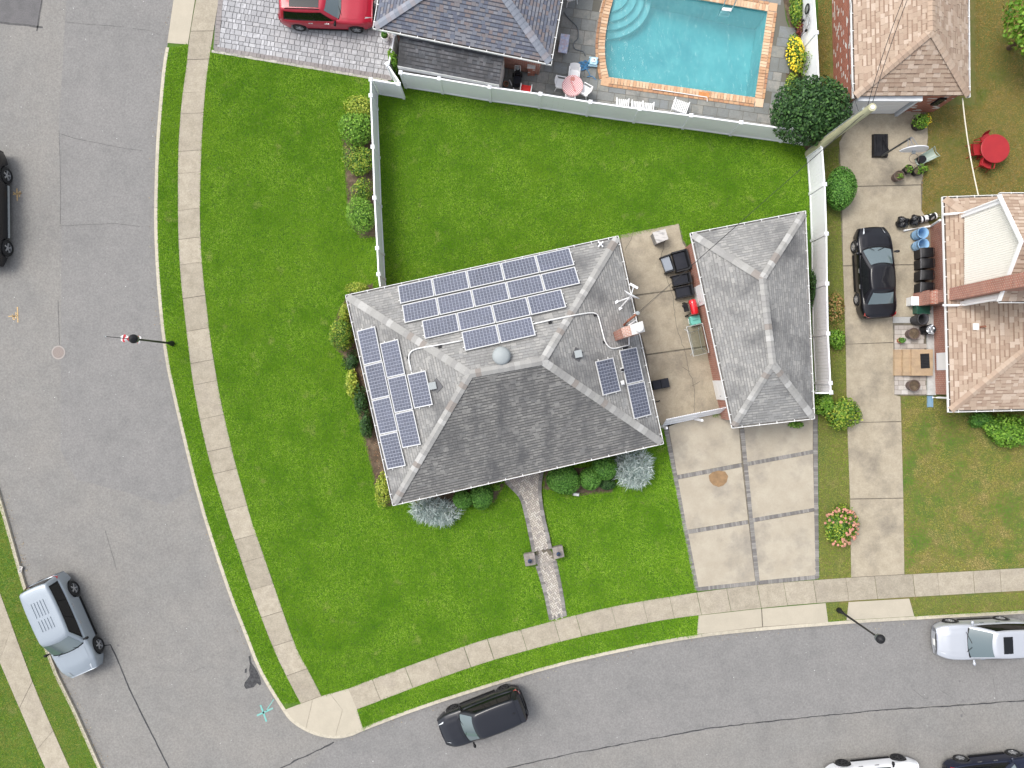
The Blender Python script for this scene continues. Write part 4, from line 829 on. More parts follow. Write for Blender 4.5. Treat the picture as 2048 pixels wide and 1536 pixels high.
# ---------------------------------------------------------------- garage openings, brick neighbours' openings
GA = [Vector((p.x, p.y, 0)) for p in ROOF['garage'][3]]; a, b = GA[3], GA[0]     # west wall, from NW to SW
def wallpt(u, v, z=0): return P(u, v, z)
L = (b - a).length
for f0, f1, z0, z1, nm in ((.235, .345, .1, 2.1, 'door'), (.775, .885, .1, 2.1, 'door')):
    o = opening(garage, a.lerp(b, f0), a.lerp(b, f1), z0, z1, 1, None, nm); p = a.lerp(b, f1 - .02); MB().box(p.x - .1, p.y, 1.05, .06, .06, .06).build('handle', m_steel, o, org=wloc(garage))
    e = (b - a).normalized(); n_out = Vector((e.y, -e.x, 0)); s0 = a.lerp(b, f0 + .02) + n_out * .066; s1 = a.lerp(b, f1 - .02) + n_out * .066
    for zz in (.25, .95, 1.55): MB().hexa([s0 + Vector((0, 0, zz)), s1 + Vector((0, 0, zz)), s1 + Vector((0, 0, zz)) - n_out * .03, s0 + Vector((0, 0, zz)) - n_out * .03], [s0 + Vector((0, 0, zz + .45)), s1 + Vector((0, 0, zz + .45)), s1 + Vector((0, 0, zz + .45)) - n_out * .03, s0 + Vector((0, 0, zz + .45)) - n_out * .03]).build('panel', m_gutter, o, org=wloc(garage))
p = a.lerp(b, .37); n_out = Vector(((b - a).normalized().y, -(b - a).normalized().x, 0)); MB().box(p.x + n_out.x * .1, p.y, 1.9, .14, .1, .16).build('wall_light', M('copper', (.5, .3, .2), rough=.5), garage)
a, b = GA[0], GA[1]; o = opening(garage, a.lerp(b, .1), a.lerp(b, .9), .03, 2.15, 1, None, 'garage_door')
for k in range(4): 
    a0, b0 = a.lerp(b, .11), a.lerp(b, .89); MB().hexa([(a0.x, a0.y - .085, .06 + k * .52), (b0.x, b0.y - .085, .06 + k * .52), (b0.x, b0.y - .05, .06 + k * .52), (a0.x, a0.y - .05, .06 + k * .52)], [(a0.x, a0.y - .085, .54 + k * .52), (b0.x, b0.y - .085, .54 + k * .52), (b0.x, b0.y - .05, .54 + k * .52), (a0.x, a0.y - .05, .54 + k * .52)]).build('panel', m_gutter, o, org=wloc(garage))
NG = [Vector((p.x, p.y, 0)) for p in ROOF['ngar'][3]]; a, b = NG[0], NG[1]; a0, b0 = P(1712, 210, 1.9), P(1828, 210, 1.9)
yy = a.y; o = opening(ngar, (a0.x, yy), (b0.x, yy), .05, 2.2, 1, None, 'garage_door', d=.05)
for k in range(4): MB().hexa([(a0.x + .06, yy - .07, .08 + k * .52), (b0.x - .06, yy - .07, .08 + k * .52), (b0.x - .06, yy - .03, .08 + k * .52), (a0.x + .06, yy - .03, .08 + k * .52)], [(a0.x + .06, yy - .07, .56 + k * .52), (b0.x - .06, yy - .07, .56 + k * .52), (b0.x - .06, yy - .03, .56 + k * .52), (a0.x + .06, yy - .03, .56 + k * .52)]).build('panel', m_gutter, o, org=wloc(ngar))
MB().box((a0.x + b0.x) / 2, yy - .16, 2.22, b0.x - a0.x + .3, .32, .16).build('lintel', M('lintel_white', (.68, .70, .72), rough=.5), ngar); MB().box(b0.x + .12, yy - .1, .0, .14, .2, 2.2).build('door_post', M('post_grey', (.55, .58, .62), rough=.5), ngar)
opening(ngar, (P(1870, 0, 1.5).x, yy), (P(1884, 0, 1.5).x, yy), 1.1, 1.9, 1, m_glass, 'window', frame=m_black)
# ---------------------------------------------------------------- east house: upper storey, chimney, downspouts
m_cream = M('cream_siding', (.86, .84, .77), (.83, .81, .74), s=3, rough=.6); XW = 21.72; Y1, Y2, ZB, ZT, ZA = 8.05, 3.92, 2.9, 5.9, 7.15; YM = (Y1 + Y2) / 2
st = MB(); st.add([(XW, Y2, ZB), (XW, Y1, ZB), (XW, Y1, ZT), (XW, YM, ZA - .1), (XW, Y2, ZT), (27, Y2, ZB), (27, Y1, ZB), (27, Y1, ZT), (27, Y2, ZT)], [(0, 4, 3, 2, 1), (0, 5, 8, 4), (1, 2, 7, 6)])
us = st.build('upper_storey', m_cream, eh); y = Y2 + .03; oe = wloc(eh)
while y < Y1 - .05:
    zt = ZT + (ZA - ZT) * (1 - abs(y + .05 - YM) / (Y1 - YM)) - .1; MB().box(XW - .012, y + .05, ZB, .03, .085, zt - ZB).build('siding_board', m_cream, us, org=oe); y += .105
MB().box(XW - .05, Y1 + .02, ZB - .2, .12, .14, ZT - ZB + .2).build('corner_board', m_white, us, org=oe); MB().box(XW - .05, Y2 - .02, ZB - .2, .12, .14, ZT - ZB + .2).build('corner_board', m_white, us, org=oe)
ov = .3
for s in (1, -1):
    ye = YM + s * (Y1 - YM + .28); ze_ = ZT - .12; A_ = Vector((XW - ov, ye, ze_)); B_ = Vector((27.5, ye, ze_)); C_ = Vector((27.5, YM, ZA)); D_ = Vector((XW - ov, YM, ZA))
    rf = MB().add([A_, B_, C_, D_], [(0, 1, 2, 3) if s < 0 else (3, 2, 1, 0)]).build('upper_roof', m_deckt, eh)
    mb = MB(); shingle_field(mb, A_ + Vector((0, 0, .02)), B_ + Vector((0, 0, .02)), C_ + Vector((0, 0, .02)), D_ + Vector((0, 0, .02)), .19, .27, (.01, .028)); 
    if mb.v: mb.build('shingles', m_sht, rf, org=oe, kind='stuff')
    dn = Vector((0, 0, -.16)); w_ = Vector((.03, 0, 0)); MB().hexa([A_ + dn - w_, A_ + dn + w_, D_ + dn + w_, D_ + dn - w_], [A_ + w_ * -1 + Vector((0, 0, .05)), A_ + w_ + Vector((0, 0, .05)), D_ + w_ + Vector((0, 0, .05)), D_ - w_ + Vector((0, 0, .05))]).build('rake_board', m_white, rf, org=oe)
    gutter(eh, (XW - ov, ye + s * .08), (27.5, ye + s * .08), ze_, s < 0)
    zc = ze_ - .1; yl = YM + s * (Y1 - YM + .1); MB().tube([(XW - .2, ye, zc), (XW - .12, yl + s * .04, zc - .28), (XW - .12, yl + s * .04, ZB + .2), (XW - .35, yl + s * .04, ZB - .02)] + [(P(1886, 0, 2.75).x, yl + s * .02, 2.72)], .055, 10).build('downspout', m_white, eh)
q = [P(1836, 602), P(1838, 598)]; xa = 21.2; ya, yb = 4.65, 4.05
mb = MB(); wall_quads(mb, [(xa, yb), (xa + .9, yb), (xa + .9, ya), (xa, ya)], 0, 8.6); mb.quad((xa, yb, 8.6), (xa + .9, yb, 8.6), (xa + .9, ya, 8.6), (xa, ya, 8.6), uv=[(0, 0), (1, 0), (1, .5), (0, .5)]); ch2 = mb.build('chimney', m_brick, eh)
mb = MB(); wall_quads(mb, [(xa - .35, yb - .05), (xa, yb - .05), (xa, ya + .05), (xa - .35, ya + .05)], 0, 1.5); mb.quad((xa - .35, yb - .05, 1.2), (xa, yb - .05, 1.6), (xa, ya + .05, 1.6), (xa - .35, ya + .05, 1.2), uv=[(0, 0), (.4, 0), (.4, .7), (0, .7)]); mb.build('chimney_shoulder', m_brick, ch2, org=oe)
p, n, k = roofhit('eh', 1961, 654, 0, 3); MB().tube([p, p + Vector((0, 0, .35))], .05, 10).build('vent_pipe', M('copper_pipe', (.25, .1, .06), rough=.5), eh); MB().box(p.x - .22, p.y + .02, p.z - .03, .26, .3, .06).build('pipe_boot', m_white, eh)
EW = [Vector((p.x, p.y, 0)) for p in ROOF['eh'][3]]; a, b = EW[3], EW[0]   # west wall
fy = lambda v: (P(0, v, 1.0).y - a.y) / (b.y - a.y)
o = opening(eh, a.lerp(b, fy(705)), a.lerp(b, fy(740)), .35, 2.3, 1, None, 'door', M('storm_door', (.75, .76, .78), rough=.3)); 
for k in range(2):
    s0, s1 = a.lerp(b, fy(708)), a.lerp(b, fy(737)); MB().hexa([(s0.x - .07, s0.y, .5 + k * .9), (s1.x - .07, s1.y, .5 + k * .9), (s1.x - .05, s1.y, .5 + k * .9), (s0.x - .05, s0.y, .5 + k * .9)], [(s0.x - .07, s0.y, 1.3 + k * .9), (s1.x - .07, s1.y, 1.3 + k * .9), (s1.x - .05, s1.y, 1.3 + k * .9), (s0.x - .05, s0.y, 1.3 + k * .9)]).build('door_panel', m_gutter, o, org=oe)
p = P(1862, 795); MB().tube([(p.x + .6, p.y, 2.4), (p.x + .25, p.y, 2.2), (p.x + .2, p.y, .25), (p.x, p.y, .12)], .05, 10).build('downspout', m_white, eh); p = P(1805, 462); MB().tube([(P(1880, 0, 2.4).x, P(0, 440, 2.4).y, 2.4), (P(1862, 452, .2).x, P(0, 452, .2).y, .2), (p.x, p.y, .1)], .055, 10).build('downspout', m_white, eh)
# ---------------------------------------------------------------- pool shed
t = thing('garden_shed', 'low grey-roofed shed tucked under the slate-roofed house eave', 'shed', (*P2(900, 120), 0)); q = [P(795, 131, 2.0), P(998, 169, 2.0), P(1008, 108, 2.35), P(800, 66, 2.35)]
rf = MB().add([p - Vector((0, 0, .02)) for p in q], [(0, 1, 2, 3)]).build('roof', m_deck, t); mb = MB(); shingle_field(mb, *q, .17, .2, (.008, .018)); mb.build('shingles', M('charcoal_shingle', (.12,) * 3, pal=[(.10, .105, .115), (.13, .135, .145), (.115, .115, .12), (.15, .15, .16)], dark=(.05, .05, .055), c2=(.06, .06, .062), s=.6, rough=.95, speck=.15, ss=22, spec=.1), rf, org=wloc(t), kind='stuff')
b0 = [Vector((p.x * .985 if i < 0 else p.x, p.y + (.12 if i < 2 else 0), 0)) for i, p in enumerate(q)]; mb = MB(); wall_quads(mb, [(p.x, p.y) for p in b0], 0, 1.95); mb.build('wall', M('shed_siding', (.62, .60, .57), (.48, .46, .43), s=6, rough=.8), t)
a_, c_ = q[0], q[1]; MB().hexa([a_ + Vector((0, -.05, -.3)), c_ + Vector((0, -.05, -.3)), c_ + Vector((0, .05, -.3)), a_ + Vector((0, .05, -.3))], [a_ + Vector((0, -.03, -.015)), c_ + Vector((0, -.03, -.015)), c_ + Vector((0, .05, -.015)), a_ + Vector((0, .05, -.015))]).build('fascia', m_soffit, t)
# ================================================================ SOLAR PANELS
m_frame = M('panel_frame', (.58, .58, .57), rough=.4); m_cell = M('cell', (.072, .08, .118), (.088, .096, .135), s=3, rough=.2, spec=.9, rnd=.25, orn=.22); m_back = M('panel_back', (.36, .38, .45), rough=.3, spec=.5)
def panel(q, facet, long_u, label, group):
    """q: TL, TR, BR, BL pixels. long_u: the long side runs TL-TR"""
    pts = [roofhit('main', u, v, .11, facet)[0] for u, v in q]; n = roofhit('main', *q[0], 0, facet)[1]; c = sum(pts, Vector()) / 4
    x = ((pts[1] + pts[2]) - (pts[0] + pts[3])) / 2; y = ((pts[0] + pts[1]) - (pts[3] + pts[2])) / 2; lx, ly = x.length - .015, y.length - .015; x.normalize(); y = n.cross(x).normalized()
    t = thing('solar_panel', label, 'solar panel', c, group=group); t.matrix_world = Matrix(((x.x, y.x, n.x, c.x), (x.y, y.y, n.y, c.y), (x.z, y.z, n.z, c.z), (0, 0, 0, 1)))
    f = .034; mb = MB()
    for a, b, sx, sy in ((0, ly / 2 - f / 2, lx, f), (0, -ly / 2 + f / 2, lx, f), (lx / 2 - f / 2, 0, f, ly - 2 * f), (-lx / 2 + f / 2, 0, f, ly - 2 * f)): mb.box(a, b, -.03, sx, sy, .045)
    mb.build('frame', m_frame, t, world=False)
    MB().box(0, 0, -.02, lx - 2 * f, ly - 2 * f, .022).build('backing', m_back, t, world=False)
    nx, ny = (10, 6) if long_u else (6, 10); mb = MB(); ax, ay = (lx - 2 * f - .03), (ly - 2 * f - .03)
    for i in range(nx):
        for j in range(ny):
            X, Y = -ax / 2 + ax * (i + .5) / nx, -ay / 2 + ay * (j + .5) / ny; hx, hy = ax / nx / 2 - .007, ay / ny / 2 - .007; r = random.random()
            k = .003
            if long_u: mb.quad((X - hx, Y - hy, .0045), (X + hx, Y - hy, .0045), (X + hx, Y - k, .0045), (X - hx, Y - k, .0045), r=r); mb.quad((X - hx, Y + k, .0045), (X + hx, Y + k, .0045), (X + hx, Y + hy, .0045), (X - hx, Y + hy, .0045), r=r)
            else: mb.quad((X - hx, Y - hy, .0045), (X - k, Y - hy, .0045), (X - k, Y + hy, .0045), (X - hx, Y + hy, .0045), r=r); mb.quad((X + k, Y - hy, .0045), (X + hx, Y - hy, .0045), (X + hx, Y + hy, .0045), (X + k, Y + hy, .0045), r=r)
    mb.build('cells', m_cell, t, world=False, kind='stuff')
    for s in (-.27, .27):
        if long_u: MB().box(0, s * ly, -.10, lx + .16, .045, .045).build('mounting_rail', m_frame, t, world=False)
        else: MB().box(s * lx, 0, -.10, .045, ly + .16, .045).build('mounting_rail', m_frame, t, world=False)
def row(TL, TR, BL, BR, n, facet, lab, group):
    L = lambda a, b, t: (a[0] + (b[0] - a[0]) * t, a[1] + (b[1] - a[1]) * t); e = .004
    for k in range(n): panel([L(TL, TR, (k + e) / n), L(TL, TR, (k + 1 - e) / n), L(BL, BR, (k + 1 - e) / n), L(BL, BR, (k + e) / n)], facet, True, lab[k], group)
ORD = ['first', 'second', 'third', 'fourth', 'fifth']; GN = 'solar panels on the back-lawn roof slope'
mk = lambda rw, n: ['solar panel, %s from the fence side in the %s' % (ORD[k], rw) for k in range(n)]
row((793, 572.5), (1139.5, 495), (801.5, 607.5), (1149, 530), 5, 1, mk('row along the back-lawn gutter', 5), GN)
row((803, 610.5), (1150.5, 533), (809, 646.5), (1160.5, 567), 5, 1, mk('second row up from the back-lawn gutter', 5), GN)
row((842, 642), (1123, 578), (850, 678), (1133, 614.5), 4, 1, mk('third row up from the back-lawn gutter', 4), GN)
row((921, 664.5), (1062.5, 633), (931, 702), (1072.5, 670.5), 2, 1, mk('short row by the attic fan', 2), GN)
def col(TL, TR, BL, BR, n, facet, lab, group):
    L = lambda a, b, t: (a[0] + (b[0] - a[0]) * t, a[1] + (b[1] - a[1]) * t); e = .004
    for k in range(n): panel([L(TL, BL, (k + e) / n), L(TR, BR, (k + e) / n), L(TR, BR, (k + 1 - e) / n), L(TL, BL, (k + 1 - e) / n)], facet, False, lab[k], group)
GW = 'pale solar panels on the street-side roof slope'
col((713, 661.5), (749.5, 652), (774, 940), (811, 932), 4, 3, ['pale solar panel, %s down the column along the street-side gutter' % ORD[k] for k in range(4)], GW)
col((759, 686.5), (795.5, 677.5), (804.8, 897), (842, 889.5), 3, 3, ['pale solar panel, %s down the middle street-side column' % ORD[k] for k in range(3)], GW)
col((814.5, 748.5), (851, 740), (828, 818), (866, 810), 1, 3, ['lone pale solar panel beside the square roof vent'], GW)
col((1190, 722.5), (1227, 714), (1206, 792), (1241.5, 782.5), 1, 2, ['lone dark solar panel between the vent pipes and square vent'], 'dark solar panels on the patio-side roof slope')
col((1238, 700.5), (1273, 693), (1268.5, 839), (1303.5, 830), 2, 2, ['dark solar panel on the patio gutter side, next to the chimney', 'dark solar panel on the patio gutter side, next to the front hip'], 'dark solar panels on the patio-side roof slope')

# ================================================================ WHITE FENCES
m_vinyl = M('white_vinyl', (.84, .85, .88), (.81, .82, .85), s=.7, rough=.4, spec=.5)
def fence(name, label, tops, h=1.85, boards=True, z0=.02, groove=.15, first=True, last=True, end_caps=None):
    W_ = [P(u, v, h) for u, v in tops]; t = thing(name, label, 'fence', (W_[0].x, W_[0].y, 0))
    for i, p in enumerate(W_):
        if (i == 0 and not first) or (i == len(W_) - 1 and not last): continue
        d = (W_[min(i + 1, len(W_) - 1)] - W_[max(i - 1, 0)]).normalized(); an = math.atan2(d.y, d.x)
        po = MB().box(p.x, p.y, 0, .13, .13, h - .06, an).build('post', m_vinyl, t); MB().box(p.x, p.y, h - .06, .19, .19, .035, an).box(p.x, p.y, h - .025, .17, .17, .06, an, tx=.25, ty=.25).build('post_cap', m_vinyl, po, org=wloc(t))
    for a, b in zip(W_, W_[1:]):
        d = (b - a); L = d.length; d.normalize(); an = math.atan2(d.y, d.x); c = (a + b) / 2
        MB().box(c.x, c.y, h - .16, L - .13, .07, .10, an).build('top_rail', m_vinyl, t); MB().box(c.x, c.y, z0 + .03, L - .13, .07, .12, an).build('bottom_rail', m_vinyl, t)
        n = max(1, round((L - .14) / groove)); w = (L - .14) / n; mb = MB()
        me = MB().box(0, 0, 0, w - (.006 if boards else .002), .032, h - .3).mesh('board', m_vinyl)
        for k in range(n):
            p = a + d * (.07 + w * (k + .5)); o = inst('board', me, t, (p.x - wloc(t).x, p.y - wloc(t).y, z0 + .145), an)
    return t
fence('fence', 'long white vinyl fence between the back lawn and the pool deck', [(801, 144), (878, 156), (979, 173), (1081, 187), (1181, 203), (1280, 217), (1383, 230), (1483, 244), (1588, 258), (1641, 266)], boards=False, groove=.29, last=False)
fence('fence', 'white vinyl fence beside the hedge, running from gate to house', [(741, 190), (745, 293), (748.5, 395), (754, 496), (756.5, 548), (760, 575)], groove=.16, last=False)
fence('fence', 'short white fence corner section by the silver paver driveway', [(741, 158), (741, 188)], groove=.16, last=False)
fence('garden_gate', 'white slatted gate between the hedge fence and the pool fence', [(743, 158), (797, 167)], groove=.13, first=False)
fence('fence', 'tall white privacy fence stub with planter at its foot', [(799, 164), (774, 127)], h=1.75, groove=.2, first=False)
fence('fence', 'white privacy screen beside the slate-roofed house', [(776, 131), (789, 66)], h=1.7, groove=.3, first=False)
fence('fence', 'white vinyl fence between the pool and the tan-roofed garage', [(1627, -40), (1634, 64), (1639, 168), (1641, 262)], groove=.29, boards=False, last=False)
fence('fence', 'white vinyl fence along the black sedan driveway', [(1645, 290), (1650.5, 368), (1654, 467), (1655, 567), (1657, 667), (1662, 766), (1663, 785)], groove=.16)
fence('fence', 'short white fence return at the garage corner', [(1661, 786), (1629, 786)], groove=.2, first=False, last=False)
# double gate between house and garage, leaning leaves
t = thing('driveway_gate', 'white picket double gate between house and garage', 'gate', (*P2(1388, 838), 0))
for a, b, dy in ((P(1324, 852), P(1391, 838), .42), (P(1391, 836), P(1456, 823), .36)):
    e = (b - a).normalized(); n = Vector((e.y, -e.x, 0)) * -1; H = 1.35; L = (b - a).length; top = n * dy + Vector((0, 0, H))
    leaf = MB()
    for s in (.12, .5, .9): leaf.tube([a + top * s + e * .03, b + top * s - e * .03], .03, 6)
    lf = leaf.build('gate_leaf', m_vinyl, t); k = .05
    while k < L: p = a + e * k; MB().hexa([p - e * .035 - n * .015, p + e * .035 - n * .015, p + e * .035 + n * .015, p - e * .035 + n * .015], [p + top - e * .035 - n * .015, p + top + e * .035 - n * .015, p + top + e * .035 + n * .015, p + top - e * .035 + n * .015]).build('picket', m_vinyl, lf, org=wloc(t)); k += .098
for u, v in ((1322, 853), (1390, 838), (1457, 823)): p = P(u, v); MB().box(p.x, p.y, 0, .1, .1, 1.4, .2).build('post', m_vinyl, t)
# ================================================================ LAMPS, POLE, WIRES
def lamp(u, v, h, label, flag=False):
    p = P(u, v); t = thing('street_lamp', label, 'street lamp', p, group='black post lamps along the kerb'); o = p
    MB().lathe([(0, 0), (.14, 0), (.14, .12), (.09, .2), (.075, .5), (.055, .55), (.045, h - .7), (.06, h - .66), (.04, h - .6), (.04, h - .55)], o, 14).build('pole', m_blackmetal, t, smooth=True)
    MB().lathe([(.05, h - .56), (.1, h - .5), (.11, h - .46)], o, 16).build('collar', m_galv, t); MB().lathe([(.10, h - .47), (.20, h - .3), (.21, h - .16), (.21, h - .12)], o, 18).build('globe', M('lamp_globe', (.05, .07, .08), rough=.1, spec=.7), t, smooth=True)
    MB().lathe([(.215, h - .13), (.21, h - .09), (.14, h - .01), (.05, h + .04), (0, h + .07)], o, 18).build('lamp_hood', m_black, t, smooth=True)
    if flag:
        a = p + Vector((-.05, .0, h - .95)); b = a + Vector((-1.5, .14, .35)); f = thing('flag', 'striped red and white flag furled on a slanting staff at the lamp', 'flag', a); MB().tube([a, b], .016, 8).build('staff', m_black, f); MB().lathe([(0, .05), (.03, .03), (.03, 0), (0, 0)], b, 10).build('finial', m_galv, f)
        fr = Vector((.12, 1, 0)).normalized()
        for k in range(9):
            s0, s1 = .06 + .062 * k, .06 + .062 * (k + 1); P0, P1 = a.lerp(b, s0), a.lerp(b, s1)
            w0, w1 = .15 + .05 * math.sin(k * 1.9), .15 + .05 * math.sin((k + 1) * 1.9); mb = MB()
            mb.grid(lambda x, y: tuple(P0.lerp(P1, x) + fr * ((y - .5) * 2 * (w0 + (w1 - w0) * x)) + Vector((0, 0, -.04 + .05 * math.sin(y * 7 + k) - .25 * abs(y - .5)))), 2, 6)
            mb.build('stripe', M('flag_red', (.55, .05, .06), rough=.8) if k % 2 else M('flag_white', (.78, .76, .76), rough=.8), f, smooth=True)
        pass
lamp(345, 687, 3.95, 'black post lamp carrying a furled flag on the grass verge', True); lamp(1677, 1220, 4.35, 'black post lamp between the two concrete driveway aprons')
bs, tp = P(1617, 308), P(1745, 214, 6.7); t = thing('utility_pole', 'weathered wooden utility pole rising beside the round dark tree', 'utility pole', bs)
tp = Vector((bs.x + .0, bs.y, 6.7)) if False else tp
MB().tube([bs - Vector((0, 0, .1)), bs.lerp(tp, .3), bs.lerp(tp, .7), tp], [.21, .20, .185, .17], 14).build('pole', M('pole_wood', (.42, .41, .26), (.32, .30, .19), s=5, c3=(.50, .49, .33), s3=2, rough=.9, stretch=(1, 1, .15), bump=.4, bs=12), t)
MB().lathe([(0, .02), (.10, .02), (.10, -.05)], tp, 10).build('pole_top', m_cap, t)
for s in (.5, .62, .75, .9): p = bs.lerp(tp, s) + Vector((-.13, .12, 0)); MB().box(p.x, p.y, p.z, .12, .08, .14, .7).build('bracket', m_galv, t)
MB().tube([bs + Vector((-.16, .14, .3)), bs.lerp(tp, .5) + Vector((-.16, .14, 0)), tp + Vector((-.15, .13, -.6))], .022, 6).build('ground_wire', m_galv, t)
m_wire = M('wire', (.02, .02, .022), rough=.6)
def wire(a, b, sag, label, r=.016, cat='cable', name='overhead_wire', mat=m_wire):
    a, b = Vector(a), Vector(b); pts = [a.lerp(b, k / 16) - Vector((0, 0, sag * 4 * (k / 16) * (1 - k / 16))) for k in range(17)]; return tag(MB().tube(pts, r, 6).build(name, mat, org=tuple(a)), label, cat)
wire(tp + Vector((0, 0, -.5)), DROP, .35, 'dark service cable from the utility pole to the chimney mast', .010); wire(tp + Vector((-.03, 0, -.7)), DROP + Vector((.05, -.03, -.08)), .42, 'thinner service cable strung just below its twin', .006)
wire(tp + Vector((.05, 0, -.25)), P(1850, -90, 6.2), .3, 'dark overhead cable crossing the tan garage roof', .014); wire(tp + Vector((0, 0, -.55)), P(1842, -90, 6.0), .4, 'thin overhead cable beside the one over the tan roof', .014); wire(tp + Vector((-.1, 0, -.9)), P(1712, -60, 5.2), .9, 'slack phone line over the edge of the tan garage', .010)
wire(P(1925, 196, 2.3), P(1957, 392, 2.5), .12, 'pale clothesline rope from the tan garage to the house', .028, 'rope', 'clothesline', M('rope', (.62, .58, .48), rough=.9))
# ================================================================ CARS
m_tyre = M('tyre', (.018, .018, .019), rough=.85); m_rim = M('alloy', (.55, .56, .58), rough=.3, metal=.7); m_rimd = M('alloy_dark', (.06, .06, .065), rough=.35, metal=.6)
m_under = M('underbody', (.008, .008, .009), rough=.9); m_trim = M('black_trim', (.008, .008, .009), rough=.5, spec=.2); m_chrome = M('chrome', (.75, .76, .78), rough=.15, metal=1.0)
m_screen = M('windscreen', (.09, .125, .135), rough=.04, spec=.9, coat=1.0); m_sideg = M('side_glass', (.006, .007, .008), rough=.05, spec=.5)
m_tail = M('tail_lamp', (.5, .012, .02), rough=.15, spec=.6, coat=1); m_head = M('head_lamp', (.62, .65, .68), rough=.08, spec=.9, coat=1); m_plate = M('plate', (.75, .75, .72), rough=.5)
def paint(name, c, metal=.35): return M(name, c, rough=.35, metal=metal, spec=.35, coat=.45)
def lin(tab, x):
    for (a, b), (c, d) in zip(tab, tab[1:]):
        if x <= c: return b + (d - b) * max(0, (x - a)) / (c - a)
    return tab[-1][1]
def sm(tab, x, h=.06): return sum(lin(tab, x + h * k) for k in (-1, -.5, 0, .5, 1)) / 5
def car(label, wf, wr, side, zg, S, group=None):
    """wf, wr: pixels of the visible front and rear wheel centres; side 'L'/'R' of the car they are on"""
    r = S.get('wr', .34); zf = zg + r; F, R_ = P(*wf, zf), P(*wr, zf); h = (F - R_); wb = h.length; h.normalize(); left = Vector((-h.y, h.x, 0)); Wd = S['W']; L = S['L']; Hh = S['H']
    mid = (F + R_) / 2 + left * (-(Wd / 2 - .10) if side == 'L' else (Wd / 2 - .10)); fo = S.get('fo', .88); ro = L - wb - fo
    ctr = mid + h * ((fo - ro) / 2); t = thing(S.get('name', 'parked_car'), label, S.get('cat', 'car'), (ctr.x, ctr.y, zg), math.atan2(h.y, h.x), group)
    xw = [L / 2 - fo, L / 2 - fo - wb]; pm = S['paint']; zs = S.get('zs', .22); zb = S['belt']; B = lambda mb, n, m, p=t, sm_=False: mb.build(n, m, p, smooth=sm_, world=False)
    deck = S['deck']      # list of (x as fraction -1..1, z) of the upper deck line of the lower body
    def hw(x):
        f = x / (L / 2); e = max(0, (f - .55) / .45) if f > 0 else max(0, (-f - .62) / .38); return Wd / 2 * (1 - S.get('nose', .26) * e ** 2.6 if f > 0 else 1 - .20 * e ** 2.8)
    def ztop(x): return sm(deck, x / (L / 2), .03)
    def zlow(x):
        z = zs + .10 * max(0, abs(x) / (L / 2) - .85) / .15
        for q in xw:
            d = abs(x - q); ar = r + .075
            if d < ar: z = max(z, r + math.sqrt(ar * ar - d * d) - .0)
        return z
    N = 64; xs = sorted(set([-L / 2 + L * k / N for k in range(N + 1)] + [q + s * (r + .075) * c for q in xw for s in (-1, 1) for c in (.999, .9, .6, .3)])); sec = []
    for x in xs:
        w, zt, zl = hw(x), ztop(x), zlow(x); end = abs(x) / (L / 2); zm = max(zl + .02, .55 * zt + .1); sh = zt - .10
        half = [(w * .97, zl), (w * 1.0, min(zm, sh - .02)), (w * .985, sh - .03), (w * .95, zt - .035), (w * .88, zt), (w * .5, zt + .028), (0, zt + .038)]
        sec.append([(x, y, z) for y, z in half] + [(x, -y, z) for y, z in half[-2::-1]])
    m = len(sec[0]); mb = MB(); mb.add([v for s in sec for v in s], [(i * m + j, i * m + j + 1, (i + 1) * m + j + 1, (i + 1) * m + j) for i in range(len(sec) - 1) for j in range(m - 1)] + [tuple(range(m)), tuple(range((len(sec) - 1) * m + m - 1, (len(sec) - 1) * m - 1, -1))])
    body = B(mb, 'body', pm, sm_=True)
    B(MB().box(0, 0, zs - .02, L * .86, Wd * .78, .38), 'underbody', m_under)
    # bumpers and grille
    for s, nm in ((1, 'front_bumper'), (-1, 'rear_bumper')):
        x0 = s * L / 2; mb = MB(); w = hw(x0) * .97
        mb.grid(lambda u, v: (x0 + s * (.035 - .10 * abs(2 * u - 1) ** 3), (2 * u - 1) * w, zs + .06 + v * .34), 10, 3); B(mb, nm, S.get('bump', m_trim) if s > 0 else S.get('rbump', m_trim), sm_=True)
    mb = MB(); mb.grid(lambda u, v: (L / 2 + .018 - .05 * abs(2 * u - 1) ** 2, (2 * u - 1) * hw(L / 2) * .55, ztop(L / 2) - .40 + v * .24), 8, 3); B(mb, 'grille', S.get('grille', m_trim))
    if S.get('plate'): B(MB().box(L / 2 + .05, .05, zs + .22, .02, .32, .17), 'licence_plate', m_plate)
    # cabin
    xr0, xf0, xr1, xf1 = [q * L / 2 for q in S['cab']]; wb0, wr0, zr = Wd / 2 * .945, Wd / 2 * S.get('rw', .74), Hh
    def ring(tt, inset=0.0):
        k = tt; fx = xf0 + (xf1 - xf0) * k; rx = xr0 + (xr1 - xr0) * k; w = wb0 + (wr0 - wb0) * (k ** 1.25); z = zb + (zr - .06 - zb) * k; cr = .16; bow = .20 * (1 - .3 * k)
        fx -= inset; rx += inset; w -= inset; pts = []
        NS = 18
        for j in range(11): y = -w * .86 + 2 * w * .86 * j / 10; pts.append((fx - bow * (abs(y) / w) ** 2.2, y, z))                       # front, right(-y) to left
        for j in range(NS + 1): s = j / NS; x = fx - bow - .10 - (fx - bow - .10 - rx - .13) * s; pts.append((x, w * (1 - .06 * abs(2 * s - .9) ** 2.5), z))
        for j in range(11): y = w * .84 - 2 * w * .84 * j / 10; pts.append((rx + .09 * (abs(y) / w) ** 2.5, y, z))
        for j in range(NS + 1): s = 1 - j / NS; x = fx - bow - .10 - (fx - bow - .10 - rx - .13) * s; pts.append((x, -w * (1 - .06 * abs(2 * s - .9) ** 2.5), z))
        return pts
    rings = [ring(k / 6) for k in range(7)]
